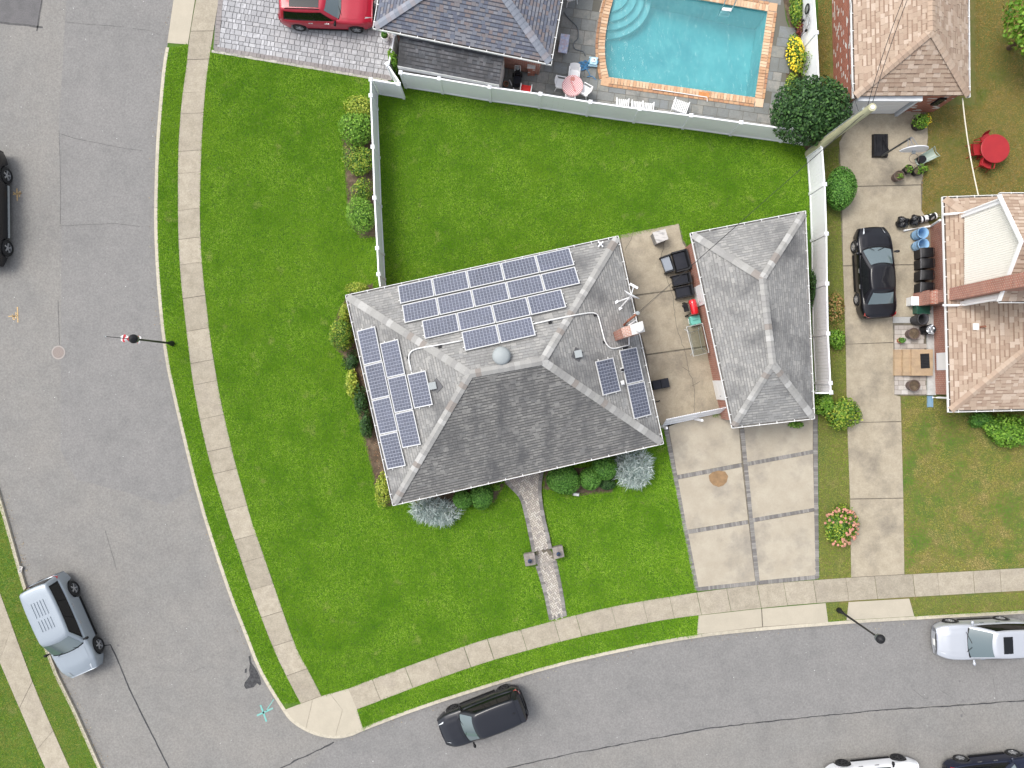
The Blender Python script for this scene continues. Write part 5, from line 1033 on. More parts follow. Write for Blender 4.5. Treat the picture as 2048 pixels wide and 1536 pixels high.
    top = ring(1); cx = sum(p[0] for p in top) / len(top)
    for a, dz in ((.955, .035), (.88, .052), (.70, .060), (.45, .066), (.2, .068)): rings.append([(cx + (x - cx) * a, y * a, z + dz) for x, y, z in top])
    m = len(top); mb = MB(); n = len(rings); mb.add([v for g in rings for v in g] + [(cx, 0, zr - .06 + .068)], [(i * m + j, i * m + (j + 1) % m, (i + 1) * m + (j + 1) % m, (i + 1) * m + j) for i in range(n - 1) for j in range(m)] + [((n - 1) * m + j, (n - 1) * m + (j + 1) % m, n * m) for j in range(m)])
    B(mb, 'cabin', S.get('roofpaint', pm), sm_=True)
    def patch(j0, j1, t0, t1, off, nu=10, nv=5):
        G = []
        for a in range(nu + 1):
            for b in range(nv + 1):
                jj = j0 + (j1 - j0) * a / nu; i = int(jj) % m; f = jj - int(jj); q = ring(t0 + (t1 - t0) * b / nv); p0, p1 = Vector(q[i]), Vector(q[(i + 1) % m]); p = p0.lerp(p1, f)
                q2 = ring(min(1, t0 + (t1 - t0) * b / nv + .05)); q1 = ring(max(0, t0 + (t1 - t0) * b / nv - .05)); up = Vector(q2[i]) - Vector(q1[i]); nrm = (p1 - p0).cross(up).normalized()
                G.append(p + nrm * off)
        return MB().add(G, [(a * (nv + 1) + b, (a + 1) * (nv + 1) + b, (a + 1) * (nv + 1) + b + 1, a * (nv + 1) + b + 1) for a in range(nu) for b in range(nv)], .5)
    B(patch(.15, 9.85, .04, .93, .012, 12, 6), 'windscreen', m_screen, sm_=True); B(patch(.0, 9.99, .0, .07, .018, 12, 2), 'cowl', m_trim, sm_=True)
    B(patch(30.4, 39.6, .10 if S.get('rt0') is None else S['rt0'], .9, .012, 10, 5), 'rear_window', S.get('rg', m_sideg), sm_=True)
    for base, sgn in ((11, 1), (41, -1)):
        B(patch(base + 18 * (.02 if sgn > 0 else 1 - S['win'][-1][1] - .03), base + 18 * (S['win'][-1][1] + .03 if sgn > 0 else .98), .06, .90, .007, 16, 4), 'window_surround', m_trim, sm_=True)
        for s0, s1 in S['win']:
            j0, j1 = (base + 18 * s0, base + 18 * s1) if sgn > 0 else (base + 18 * (1 - s1), base + 18 * (1 - s0)); B(patch(j0, j1, .10, .86, .012, 8, 4), 'side_window', m_sideg, sm_=True)
    # bonnet panel, lamps, mirrors, handles
    xa, xb = xf0 + .10, L / 2 - .24; mb = MB(); mb.grid(lambda u, v: (xa + (xb - xa) * u - .10 * abs(2 * v - 1) ** 2.5 * u - .09 * (1 - u) * abs(2 * v - 1) ** 2, (2 * v - 1) * hw(xa + (xb - xa) * u) * .76, ztop(xa + (xb - xa) * u) + .030 + .022 * (1 - (2 * v - 1) ** 2) + .012 * (abs(abs(2 * v - 1) - .62) < .12)), 8, 16); B(mb, 'bonnet', pm, sm_=True)
    for s in (1, -1):
        x0 = L / 2 - .30; mb = MB(); mb.grid(lambda u, v: (x0 + .30 * u - .16 * v, s * (hw(x0 + .25 * u) * (.62 + .30 * v)) , ztop(x0 + .3 * u) + .050 - .045 * v - .02 * u), 5, 4); B(mb, 'headlight', m_head, sm_=True)
        x0 = -L / 2; mb = MB(); mb.grid(lambda u, v: (x0 - .012 + .26 * u ** 1.6, s * (hw(x0 + .12 * u) * (.70 + .315 * min(1, u * 1.6))), ztop(x0 + .1) - .20 + .23 * v + .02 * u), 6, 3); B(mb, 'tail_light', m_tail, sm_=True)
        x0 = xf0 - .32; mb = MB(); y0 = s * (Wd / 2 + .11); mb.lathe([(0, -.1), (.07, -.085), (.095, 0), (.07, .085), (0, .1)], (x0, y0, zb + .10), 12, 'y', sx=.8, sy=.8); mb.box(x0, s * (Wd / 2 + .0), zb + .06, .08, .14, .05); B(mb, 'mirror', S.get('mir', pm), sm_=True)
        for f in S.get('hand', (.05, -.30)): B(MB().box(f * L / 2 * 2 * .5, s * (hw(0) * 1.0), zb - .13, .22, .035, .04), 'door_handle', S.get('handm', m_chrome))
        if S.get('rails'): B(MB().tube([(xr1 + .3, s * wr0 * .86, zr - .01), (xr1 + .45, s * wr0 * .88, zr + .05), (xf1 - .5, s * wr0 * .88, zr + .05), (xf1 - .25, s * wr0 * .86, zr - .02)], .022, 8), 'roof_rail', m_trim if S['rails'] == 1 else m_chrome)
        B(MB().box((xw[0] + xw[1]) / 2, s * (Wd / 2 - .03), zs - .03, wb - 2 * r - .2, .07, .12), 'sill', S.get('sill', m_trim))
        for q in xw:
            y0 = s * (Wd / 2 - .12); ty = B(MB().lathe([(r * .62, -.11), (r * .93, -.115), (r, -.08), (r, .08), (r * .93, .115), (r * .62, .11)], (q, y0, r), 26, 'y'), 'wheel', m_tyre, sm_=True)
            rm = S.get('rim', m_rim); mb = MB().lathe([(r * .66, -.10), (r * .66, .10), (r * .60, .105), (r * .58, .04)], (q, y0, r), 26, 'y') if s > 0 else MB().lathe([(r * .66, .10), (r * .66, -.10), (r * .60, -.105), (r * .58, -.04)], (q, y0, r), 26, 'y')
            for k in range(5):
                a = 2 * math.pi * k / 5 + q; c_, s_ = math.cos(a), math.sin(a); w0 = r * .10
                p = [(q + c_ * r * .05 - s_ * w0, r + s_ * r * .05 + c_ * w0), (q + c_ * r * .62 - s_ * w0 * .8, r + s_ * r * .62 + c_ * w0 * .8), (q + c_ * r * .62 + s_ * w0 * .8, r + s_ * r * .62 - c_ * w0 * .8), (q + c_ * r * .05 + s_ * w0, r + s_ * r * .05 - c_ * w0)]
                mb.hexa([(x, y0 + s * .05, z) for x, z in p], [(x, y0 + s * .098, z) for x, z in p])
            mb.lathe([(0, s * .105), (r * .14, s * .10), (r * .14, s * .05)], (q, y0, r), 12, 'y'); mb.build('rim', rm, ty, world=False)
            MB().lathe([(0, s * .035), (r * .58, s * .035)], (q, y0, r), 20, 'y').build('brake_disc', m_under, ty, world=False)
    if S.get('sunroof'): a, b, w = S['sunroof']; B(MB().grid(lambda u, v: ((a + (b - a) * u) * L / 2, (2 * v - 1) * wr0 * w, zr + .009 + .006 * (1 - (2 * v - 1) ** 2)), 6, 8), 'sunroof', m_sideg, sm_=True)
    for k in range(S.get('ribs', 0)): 
        y = (k - (S['ribs'] - 1) / 2) * .16
        for a, b in ((-.66, -.36), (-.30, -.08)): B(MB().box((a + b) / 2 * L / 2, y, zr - .01, (b - a) * L / 2, .07, .05, tx=.97, ty=.5), 'roof_rib', pm)
    if S.get('spoiler'): B(MB().box(xr1 - .02, 0, zr - .06, .26, wr0 * 1.75, .05, tx=.8), 'spoiler', S.get('roofpaint', pm))
    if S.get('wiper', 1):
        for s in (.25, -.3): B(MB().tube([(xf0 - .02, s * Wd, zb + .03), (xf0 - .22, s * Wd * .2 + .1, zb + .16)], .012, 6), 'wiper', m_trim)
    B(MB().lathe([(0, .03), (.06, .02), (.07, 0)], ((xf1 - .12), 0, zr - .10), 8), 'rearview_mirror', m_trim)
    if S.get('fin'): B(MB().box(xr1 + .3, 0, zr, .18, .04, .06, tx=.4), 'antenna', pm)
    return t
SUV = dict(cab=(-.985, .50, -.90, .16), belt=1.02, deck=[(-1.05, .80), (-.97, 1.0), (-.8, 1.05), (.3, 1.04), (.5, 1.02), (.8, .93), (.95, .78), (1.05, .62)], win=((.05, .33), (.345, .63), (.645, .92)), zs=.27)
GC = 'cars parked along the kerbs'
car('silver full-size sport utility vehicle with ribbed roof parked at the far kerb', (195.4, 1290), (145.8, 1177.4), 'L', -.12, dict(SUV, L=5.2, W=2.02, H=1.88, wr=.41, fo=.98, paint=paint('silver_blue', (.30, .34, .38)), ribs=5, rw=.78, cab=(-.985, .50, -.93, .20), belt=1.17, deck=[(-1.05, .9), (-.97, 1.14), (-.8, 1.2), (.25, 1.2), (.45, 1.17), (.8, 1.08), (.95, .92), (1.05, .75)], bump=m_trim, grille=m_chrome, mir=m_trim, rails=0), GC)
car('black crossover with red tail lamps parked beside the grass verge', (904.7, 1417.6), (1006, 1378), 'R', -.12, dict(SUV, L=4.5, W=1.84, H=1.66, paint=paint('black_paint', (.007, .008, .013), 0), rim=m_rimd, spoiler=1, mir=m_trim, handm=m_trim, fin=1, bump=m_trim), GC)
car('black four-door sedan parked on the long stained concrete driveway', (1709.8, 493.5), (1715.6, 598.8), 'L', .03, dict(L=4.62, W=1.8, H=1.43, wr=.32, zs=.2, cab=(-.78, .56, -.46, .14), belt=.90, rt0=.12, deck=[(-1.05, .72), (-.97, .93), (-.7, .98), (-.5, .94), (.35, .92), (.5, .90), (.8, .80), (.95, .66), (1.05, .52)], win=((.05, .43), (.445, .84)), paint=paint('black_gloss', (.003, .003, .006), 0), bump=m_trim, rg=m_screen, rw=.70, nose=.26))
car('silver crossover with tinted sunroof parked by the straw-coloured verge', (1899.4, 1244.4), (2001, 1239.5), 'R', -.12, dict(SUV, L=4.68, W=1.86, H=1.64, fo=.95, paint=paint('silver_white', (.46, .48, .52)), sunroof=(-.40, -.20, .62), cab=(-.985, .44, -.92, -.02), plate=1, grille=m_chrome, bump=paint('silver_bumper', (.42, .44, .47)), rg=m_screen, rails=0), GC)
car('white car with black wheels cut off at the frame, parked across the street', (1795, 1517), (1685, 1528), 'L', -.12, dict(SUV, L=4.7, W=1.88, H=1.6, paint=paint('white_gloss', (.74, .75, .77), 0), rim=m_rimd, mir=m_trim), GC)
car('dark navy car parked behind the white car across the street', (2026, 1508), (1921, 1519), 'L', -.12, dict(SUV, L=4.6, W=1.84, H=1.5, paint=paint('navy_gloss', (.005, .008, .024), 0), fo=.9, rg=m_sideg), GC)
car('black pickup truck with silver wheels at the far side of the street', (13, 496), (11.4, 351), 'L', -.12, dict(SUV, L=5.95, W=2.0, H=1.9, wr=.42, fo=.98, zs=.32, cab=(-.22, .46, -.18, .22), belt=1.2, deck=[(-1.05, .95), (-.98, 1.14), (-.8, 1.18), (.35, 1.2), (.5, 1.18), (.85, 1.1), (.96, .95), (1.05, .8)], win=((.08, .46), (.52, .92)), paint=paint('black_truck', (.006, .006, .008), 0), name='pickup_truck', cat='truck', bump=m_galv, sill=m_galv), GC)
car('red crossover parked on the silver paver driveway', (713.5, 57), (599, 53), 'R', .04, dict(SUV, L=4.72, W=1.9, H=1.64, fo=.86, paint=paint('red_metallic', (.36, .010, .03), 0), sunroof=(-.68, -.06, .74), cab=(-.985, .38, -.90, .06), grille=m_chrome, rails=1, rg=m_sideg, mir=m_trim))
# ================================================================ PLANTS
def leaf_mesh(name, C, Rr, n, leaf, mat, lump=.42, shell=.20, up=.25, core=.58, elong=1.6, spiky=False, zmin=.02, seed=0):
    rg = np.random.default_rng(seed); d = rg.normal(size=(n, 3)); d[:, 2] = np.where(d[:, 2] < -.35 * np.abs(d[:, 2]).max(), -d[:, 2], d[:, 2]); d /= np.linalg.norm(d, axis=1)[:, None]
    ctr = rg.normal(size=(14, 3)); ctr /= np.linalg.norm(ctr, axis=1)[:, None]; amp = rg.uniform(-1, 1, 14)
    L = 1 + lump * np.clip((np.exp(-(2 - 2 * d @ ctr.T) * 3.0) * amp).sum(1), -1, 1)
    r = (1 - np.abs(rg.normal(0, shell, n))) * L; p = np.array(C) + d * r[:, None] * np.array(Rr); p[:, 2] = np.maximum(p[:, 2], zmin + rg.uniform(0, .05, n))
    nn = d / np.array(Rr); nn /= np.linalg.norm(nn, axis=1)[:, None]
    if spiky: ax = nn * .55 + rg.normal(size=(n, 3)) * .75; ax[:, 2] += .1
    else: nn = nn + rg.normal(size=(n, 3)) * .55; nn[:, 2] += up; nn /= np.linalg.norm(nn, axis=1)[:, None]; ax = np.cross(nn, rg.normal(size=(n, 3)))
    ax /= np.linalg.norm(ax, axis=1)[:, None]
    if spiky: nn = np.cross(ax, rg.normal(size=(n, 3))); nn /= np.linalg.norm(nn, axis=1)[:, None]
    sd = np.cross(nn, ax); l = (leaf * rg.uniform(.6, 1.3, n))[:, None]; w = l / elong / 2
    V = np.empty((n, 4, 3)); V[:, 0] = p - ax * l * (.0 if spiky else .5); V[:, 1] = p + sd * w; V[:, 2] = p + ax * l * (1 if spiky else .5) + (0 if spiky else 1) * nn * 0; V[:, 3] = p - sd * w
    me = bpy.data.meshes.new(name); vs = V.reshape(-1, 3); fr = rg.uniform(0, 1, n); F = np.arange(n * 4).reshape(-1, 4)
    if core:
        mb = MB(); mb.grid(lambda a, b: (C[0] + Rr[0] * core * math.cos(a * 6.2832) * math.sin(b * 3.1416), C[1] + Rr[1] * core * math.sin(a * 6.2832) * math.sin(b * 3.1416), max(.0, C[2] + Rr[2] * core * math.cos(b * 3.1416))), 14, 9)
        F = np.concatenate([F, np.array(mb.f) + len(vs)]); vs = np.concatenate([vs, np.array(mb.v)]); fr = np.concatenate([fr, np.zeros(len(mb.f))])
    m = len(F); me.vertices.add(len(vs)); me.vertices.foreach_set('co', vs.reshape(-1).astype(np.float32)); me.loops.add(m * 4); me.loops.foreach_set('vertex_index', F.reshape(-1).astype(np.int32))
    me.polygons.add(m); me.polygons.foreach_set('loop_start', np.arange(0, m * 4, 4, dtype=np.int32)); me.polygons.foreach_set('loop_total', np.full(m, 4, np.int32)); me.update(calc_edges=True)
    at = me.attributes.new('rnd', 'FLOAT', 'FACE'); at.data.foreach_set('value', fr.astype(np.float32)); me.materials.append(mat); return me
LM = dict(
    dark=MLeaf('leaf_dark', [(.012, .038, .010), (.024, .068, .017), (.042, .105, .025), (.08, .17, .04)], trl=.15), box=MLeaf('leaf_box', [(.032, .10, .013), (.065, .185, .024), (.10, .25, .034), (.165, .33, .06)], trl=.1),
    emerald=MLeaf('leaf_emerald', [(.055, .14, .015), (.11, .25, .025), (.18, .36, .035), (.29, .48, .07)], trl=.2), bright=MLeaf('leaf_bright', [(.05, .13, .012), (.11, .24, .02), (.17, .32, .03), (.27, .42, .06)], trl=.2),
    yellow=MLeaf('leaf_yellow', [(.09, .17, .02), (.22, .31, .03), (.36, .43, .05), (.52, .55, .11)], trl=.2), fleck=MLeaf('leaf_fleck', [(.04, .10, .015), (.09, .20, .02), (.20, .32, .03), (.44, .47, .07)], trl=.2),
    juniper=MLeaf('leaf_juniper', [(.20, .26, .24), (.34, .42, .40), (.50, .57, .55), (.66, .71, .69)]), rust=MLeaf('leaf_rust', [(.08, .12, .02), (.16, .20, .03), (.36, .20, .08), (.45, .28, .12)], trl=.15), red=MLeaf('leaf_red', [(.10, .02, .02), (.18, .03, .03), (.22, .06, .04), (.10, .10, .03)]))
m_stem = M('stem', (.10, .07, .045), rough=.9)
_ps = [0]
def plant(label, u, v, rx, ry, h, kind, n=1500, leaf=.10,  name='shrub', cat='shrub', group=None, flowers=None, zc=None, base=0.0, trunk=False, **kw):
    _ps[0] += 1; zc = h * .52 if zc is None else zc; c = P(u, v, base + zc); k = (CAMZ - zc) / FPX; R_ = (rx * k, ry * k, min(h * .5, zc) if not trunk else h * .5)
    t = thing(name, label, cat, (c.x, c.y, base), group=group); me = leaf_mesh('foliage' if not trunk else 'crown', (0, 0, zc), R_, n, leaf, LM[kind], seed=_ps[0], **kw); inst(me.name.split('.')[0], me, t, (0, 0, 0))
    mb = MB()
    if trunk:
        mb.tube([(0, 0, -.02), (.03, .02, zc * .5), (0, 0, zc)], [.13, .1, .06], 10)
        for a in range(6): b = a * 1.05; mb.tube([(0, 0, zc * .55), (math.cos(b) * R_[0] * .6, math.sin(b) * R_[1] * .6, zc + .2)], [.05, .015], 6)
        mb.build('trunk', m_stem, t, world=False)
    else:
        for a in range(4): b = a * 1.6 + u; mb.tube([(math.cos(b) * .04, math.sin(b) * .04, -.02), (math.cos(b) * R_[0] * .4, math.sin(b) * R_[1] * .4, zc)], [.02, .008], 5)
        mb.build('stems', m_stem, t, world=False)
    if flowers:
        fm, fn, fs, sect = flowers; rg = random.Random(u); mb = MB()
        for _ in range(fn):
            a = math.radians(rg.uniform(*sect)); e = rg.uniform(.2, 1.3); q = (math.cos(a) * math.cos(e) * R_[0] * 1.02, math.sin(a) * math.cos(e) * R_[1] * 1.02, zc + math.sin(e) * R_[2] * 1.05); s = fs * rg.uniform(.7, 1.25)
            mb.lathe([(0, s * .7), (s * .6, s * .5), (s, 0), (s * .5, -s * .4), (0, -s * .5)], q, 7)
        mb.build('blooms', fm, t, world=False, kind='stuff')
    return t
G1 = 'shrubs in the bed along the white hedge fence'; G2 = 'shrubs along the street-side house wall'; G3 = 'clipped shrubs under the front eave'
plant('golden-leaved shrub at the gate end of the hedge bed', 720, 219, 25, 26, 1.2, 'yellow', 1700, .11, group=G1)
plant('large bright green shrub next to the golden one in the hedge bed', 712, 258, 32, 37, 1.4, 'emerald', 2200, .12, group=G1, lump=.3)
plant('squarish yellow-flecked green shrub in the hedge bed', 717, 324, 29, 33, 1.05, 'fleck', 2200, .11, group=G1)
plant('thin straggly yellow-green shrub in the hedge bed', 723, 379, 22, 25, .75, 'fleck', 800, .10, group=G1, core=.4, lump=.4)
plant('emerald feathery conifer shrub at the house end of the hedge bed', 721, 430, 30, 40, 1.15, 'emerald', 2600, .11, group=G1, lump=.3, elong=2.4)
plant('golden shrub peeping out past the house corner gutter', 716, 577, 25, 13, .9, 'yellow', 1000, .10, group=G2)
plant('narrow golden shrub hugging the street-side wall', 688, 628, 11, 25, .8, 'yellow', 900, .10, group=G2)
plant('dark glossy rounded shrub by the street-side wall', 685, 668, 26, 35, 1.2, 'fleck', 2200, .10, group=G2, lump=.3)
plant('pale leafy hosta clump beside the street-side wall', 703, 765, 13, 29, .5, 'yellow', 500, .20, name='hosta', cat='plant', group=G2, core=.3)
plant('low dark shrub under the street-side gutter above the hosta', 704, 722, 15, 22, .5, 'dark', 800, .09, group=G2)
plant('dark shrub under the street-side gutter below the hosta', 722, 803, 14, 28, .9, 'dark', 1100, .10, group=G2); plant('dark shrub next to bare mulch at the street-side wall', 734, 850, 14, 28, .9, 'dark', 1100, .10, group=G2)
plant('golden shrub near the front corner of the street-side wall', 765, 975, 15, 33, .7, 'yellow', 1200, .11, group=G2)
plant('pale blue spiky juniper under the front eave by the street', 866, 1026, 42, 27, .9, 'juniper', 2600, .30, name='juniper', group='blue junipers flanking the front beds', spiky=True, elong=9, core=.55, shell=.25)
plant('pale blue spiky juniper under the front eave by the driveway', 1268, 939, 38, 37, 1.05, 'juniper', 3000, .30, name='juniper', group='blue junipers flanking the front beds', spiky=True, elong=9, core=.55, shell=.25)
CL = dict(core=.93, shell=.025, lump=.10, up=.1)
plant('small clipped round shrub next to the street-end juniper', 926, 999, 21, 18, .9, 'box', 2600, .075, group=G3, **CL); plant('clipped round shrub next to the brick landing on the street side', 963, 992, 24, 26, 1.0, 'box', 3000, .075, group=G3, **CL)
plant('tiny bright green plant tucked under the eave by the landing', 990, 973, 11, 8, .4, 'bright', 250, .12, name='plant', cat='plant', core=.2)
plant('largest clipped round shrub next to the brick landing', 1126, 959, 34, 30, 1.15, 'box', 4200, .08, group=G3, **CL); plant('clipped round shrub second from the landing towards the driveway', 1181, 957, 23, 23, 1.0, 'box', 3000, .075, group=G3, **CL)
plant('clipped round shrub touching the driveway-end juniper', 1209, 937, 26, 24, 1.1, 'box', 3000, .075, group=G3, **CL); plant('low dark clipped shrub behind the small stone in the front bed', 1213, 968, 17, 12, .5, 'dark', 1100, .07, group=G3, **CL)
plant('big round dark evergreen tree beside the utility pole', 1624, 222, 76, 66, 2.9, 'dark', 7500, .16, name='evergreen_tree', cat='tree', zc=1.75, trunk=True, lump=.16, shell=.16, core=.75)
plant('clipped oval green bush against the long driveway fence', 1681, 377, 29, 42, 1.6, 'box', 4200, .09, group='bushes on the strip by the sedan driveway', core=.9, shell=.05, lump=.08)
GS = 'bushes on the strip by the sedan driveway'
plant('rust-tinged straggly bush between fence and sedan', 1672, 612, 17, 34, .6, 'rust', 700, .12, group=GS, core=.3, lump=.4); plant('pale green leafy bush between fence and driveway', 1672, 681, 16, 22, .6, 'bright', 600, .14, group=GS, core=.4)
plant('yellow-green bush at the end of the driveway fence', 1650, 807, 20, 24, 1.0, 'bright', 1000, .14, group=GS, lump=.3); plant('dark leafy round bush overhanging the long driveway', 1686, 826, 33, 31, 1.2, 'fleck', 2000, .13, group=GS, lump=.25)
plant('pink-blooming hydrangea bush at the driveway edge', 1681, 1052, 36, 40, .95, 'fleck', 1900, .13, name='hydrangea', flowers=(M('pink_bloom', (.58, .24, .19), (.50, .30, .18), s=5, rnd=.35, rough=.8), 85, .07, (-130, 170)), lump=.3)
plant('ivy strip growing between the garage and the white fence', 1624, 580, 8, 42, .9, 'dark', 900, .10, name='ivy', cat='plant', core=.4); plant('low green plant under the garage front gutter', 1592, 849, 15, 7, .3, 'emerald', 300, .10, name='plant', cat='plant', core=.2)
plant('rounded green shrub under the tan roof front eave', 1962, 842, 27, 19, .8, 'box', 1800, .10, group='shrubs under the tan-roofed house eave'); plant('wide leafy green shrub spreading from the tan-roofed house', 2016, 862, 48, 34, 1.1, 'emerald', 2600, .13, group='shrubs under the tan-roofed house eave', lump=.3)
plant('young bright green tree leaning over the dry back lawn', 2092, 46, 72, 72, 2.4, 'bright', 2600, .22, name='young_tree', cat='tree', zc=2.6, trunk=True, lump=.45, core=0, shell=.25)
m_yel = M('yellow_bloom', (.75, .52, .02), (.70, .62, .05), s=8, rough=.7); GP = 'plants in the bed beside the pool fence'
plant('mass of yellow flowers in the bed beside the pool', 1589, 110, 18, 36, .75, 'fleck', 900, .12, name='flowering_plant', cat='plant', flowers=(m_yel, 170, .05, (0, 360)), group=GP); plant('leafy green plant above the red foliage in the pool bed', 1592, 18, 13, 34, .8, 'fleck', 900, .12, name='plant', cat='plant', group=GP)
plant('dark red foliage plant in the pool bed', 1597, 54, 6, 20, .5, 'red', 400, .10, name='plant', cat='plant', group=GP, core=.4); plant('yellow-green plant between the yellow flowers and the dark tree', 1583, 170, 14, 24, .6, 'yellow', 500, .12, name='plant', cat='plant', group=GP, core=.3); plant('sparse climbing rose against the pool fence', 1608, 125, 9, 28, 1.2, 'fleck', 260, .10, name='rose', cat='plant', group=GP, core=0)
mb = MB(); rg = random.Random(5)   # bark mulch chips on the street-side bed
for _ in range(900):
    u, v = rg.uniform(690, 790), rg.uniform(600, 1010)
    if inpoly([u], [v], BEDS[1])[0]: p = P(u, v); mb.box(p.x, p.y, .012, rg.uniform(.04, .12), rg.uniform(.015, .03), .02, rg.uniform(0, 3.1))
tag(mb.build('bark_mulch', M('bark', (.2, .12, .07), pal=[(.20, .11, .06), (.28, .17, .10), (.14, .08, .05), (.34, .23, .15)], rough=.95), kind='stuff'), 'brown bark mulch spread in the street-side bed', 'mulch')
# ================================================================ GARDEN AND PATIO THINGS
def ob(t, mb, name, mat, smooth=False, p=None): return mb.build(name, mat, p or t, smooth=smooth, world=False)
def chair(label, u, v, rz, mat, seat=None, w=.5, d=.5, sh=.42, bh=.4, arms=True, slats=0, group=None, z=.02, name='patio_chair', recl=.12, legs=True):
    """faces local +x, back at -x"""
    p = P(u, v, z + sh); t = thing(name, label, 'chair', (p.x, p.y, z), rz, group); seat = seat or mat
    if slats:
        for k in range(slats): ob(t, MB().box(0, -w / 2 + w * (k + .5) / slats, sh - .03, d, w / slats * .62, .03), 'seat_slat', seat)
        for k in range(slats): y = -w / 2 + w * (k + .5) / slats; q = w / slats * .31; ob(t, MB().hexa([(-d / 2 - .02, y - q, sh), (-d / 2 + .02, y - q, sh), (-d / 2 + .02, y + q, sh), (-d / 2 - .02, y + q, sh)], [(-d / 2 - recl - .02, y - q, sh + bh), (-d / 2 - recl + .02, y - q, sh + bh), (-d / 2 - recl + .02, y + q, sh + bh), (-d / 2 - recl - .02, y + q, sh + bh)]), 'back_slat', seat)
    else:
        ob(t, MB().box(0, 0, sh - .06, d, w, .07, tx=.97, ty=.97), 'seat', seat)
        ob(t, MB().grid(lambda a, b: (-d / 2 - recl * b + .06 * abs(2 * a - 1) ** 2, (2 * a - 1) * w / 2, sh + bh * b), 8, 4), 'backrest', seat, True)
    if legs:
        for sx in (-1, 1):
            for sy in (-1, 1): ob(t, MB().tube([(sx * (d / 2 - .03), sy * (w / 2 - .02), sh - .02), (sx * (d / 2 + .04), sy * (w / 2 + .02), 0)], .018, 6), 'leg', mat)
    if arms:
        for sy in (-1, 1): ob(t, MB().tube([(d / 2 - .02, sy * (w / 2), 0 if not legs else sh - .05), (d / 2 - .02, sy * (w / 2 + .02), sh + .2), (-d / 2 - .05, sy * (w / 2 + .02), sh + .24)], .025, 6), 'armrest', mat)
    return t
def armchair(label, quad, mat, cush, h=.62, seat_h=.38, group=None, rz=None, backdir=1, cat='chair', name='patio_armchair'):
    q = [P(u, v, seat_h) for u, v in quad]; c = sum(q, Vector()) / 4; x = ((q[1] - q[0]) + (q[2] - q[3])) / 2; y = ((q[0] - q[3]) + (q[1] - q[2])) / 2; lx, ly = x.length, y.length; t = thing(name, label, cat, (c.x, c.y, .028), math.atan2(x.y, x.x), group)
    ob(t, MB().box(0, 0, .1, lx * .9, ly * .8, seat_h - .16), 'base', mat); ob(t, MB().box(-.04 * backdir, 0, seat_h - .08, lx * .82, ly * .84, .12, tx=.95, ty=.95), 'cushion', cush)
    ob(t, MB().box(backdir * lx * .44, 0, .1, lx * .12, ly * .96, h, tx=.7), 'backrest', mat)
    for s in (-1, 1): ob(t, MB().box(-.03 * backdir, s * ly * .47, .05, lx * .96, ly * .07, seat_h + .08), 'armrest', mat)
    for sx in (-1, 1):
        for sy in (-1, 1): ob(t, MB().box(sx * lx * .42, sy * ly * .44, 0, .05, .05, .12), 'leg', mat)
    return t
m_wick = M('black_wicker', (.012, .013, .016), (.025, .026, .03), s=20, rough=.6, bump=.3, bs=60); m_cush = M('dark_cushion', (.018, .02, .028), (.024, .026, .034), s=4, rough=.9); m_greyc = M('grey_cushion', (.26, .29, .33), rough=.8)
GF = 'black patio seats along the garage wall'
armchair('wide black wicker loveseat against the garage brick wall', [(1342, 507), (1369, 498), (1383, 538), (1354, 544)], m_wick, m_cush, group=GF); armchair('black wicker armchair next to the white garage door, by the loveseat', [(1341, 553), (1378, 545), (1382, 566), (1347, 573)], m_wick, m_cush, group=GF)
armchair('black wicker armchair next to the red barbecue', [(1347, 576), (1382, 570), (1386, 590), (1354, 598)], m_wick, m_cush, group=GF)
armchair('black wicker ottoman seat with a pale grey cushion strip', [(1321, 515), (1341, 508), (1349, 541), (1331, 547)], m_wick, m_greyc, h=.36, group=GF, backdir=1)
q = [P(u, v, .8) for u, v in ((1305, 465), (1330.5, 457.5), (1337, 478), (1314, 487))]; c = sum(q, Vector()) / 4; t = thing('stone_pedestal', 'square stone pedestal with pale cracked slab top on the patio', 'pedestal', (c.x, c.y, .027)); m_lime = M('limestone', (.50, .48, .46), (.30, .29, .28), s=5, lo=.5, hi=.62, rough=.9, bump=.4, bs=10, stretch=(.5, 2, 1, .3))
mb = MB().prism([(p.x, p.y) for p in q], .70, .80); mb.build('top_slab', m_lime, t); sh_ = [c + (p - c) * .92 for p in q]
for j in range(3): MB().prism([(p.x, p.y) for p in sh_], .03 + j * .225, .245 + j * .225).build('stone_course', M('grey_stone', (.25, .24, .23), (.2, .19, .18), s=6, rough=.9), t)
# red barrel barbecue
c = P(1387, 614, .8); t = thing('barbecue', 'red barrel barbecue with black side shelf by the garage wall', 'barbecue', (c.x, c.y, .03), .22); m_redg = M('red_enamel', (.62, .012, .02), rough=.18, coat=1)
ob(t, MB().lathe([(0, -.39), (.13, -.385), (.185, -.34), (.2, -.2), (.2, .2), (.185, .34), (.13, .385), (0, .39)], (0, 0, .78), 20, 'y'), 'lid', m_redg, True); ob(t, MB().box(-.02, 0, .5, .26, .66, .2, tx=1.3), 'firebox', m_black); ob(t, MB().box(-.36, .05, .68, .26, .4, .03), 'side_shelf', m_black); ob(t, MB().tube([(-.16, -.18, .92), (-.24, -.18, .95), (-.24, .18, .95), (-.16, .18, .92)], .015, 6), 'lid_handle', m_chrome)
for sx, sy in ((-1, -1), (1, -1), (-1, 1), (1, 1)): ob(t, MB().tube([(sx * .1, sy * .26, .6), (sx * .2 - .06, sy * .32, .02)], .018, 6), 'leg', m_black)
for sy in (-1, 1): ob(t, MB().lathe([(0, -.03), (.09, -.03), (.09, .03), (0, .03)], (-.26, sy * .34, .09), 14, 'y'), 'wheel', m_black)
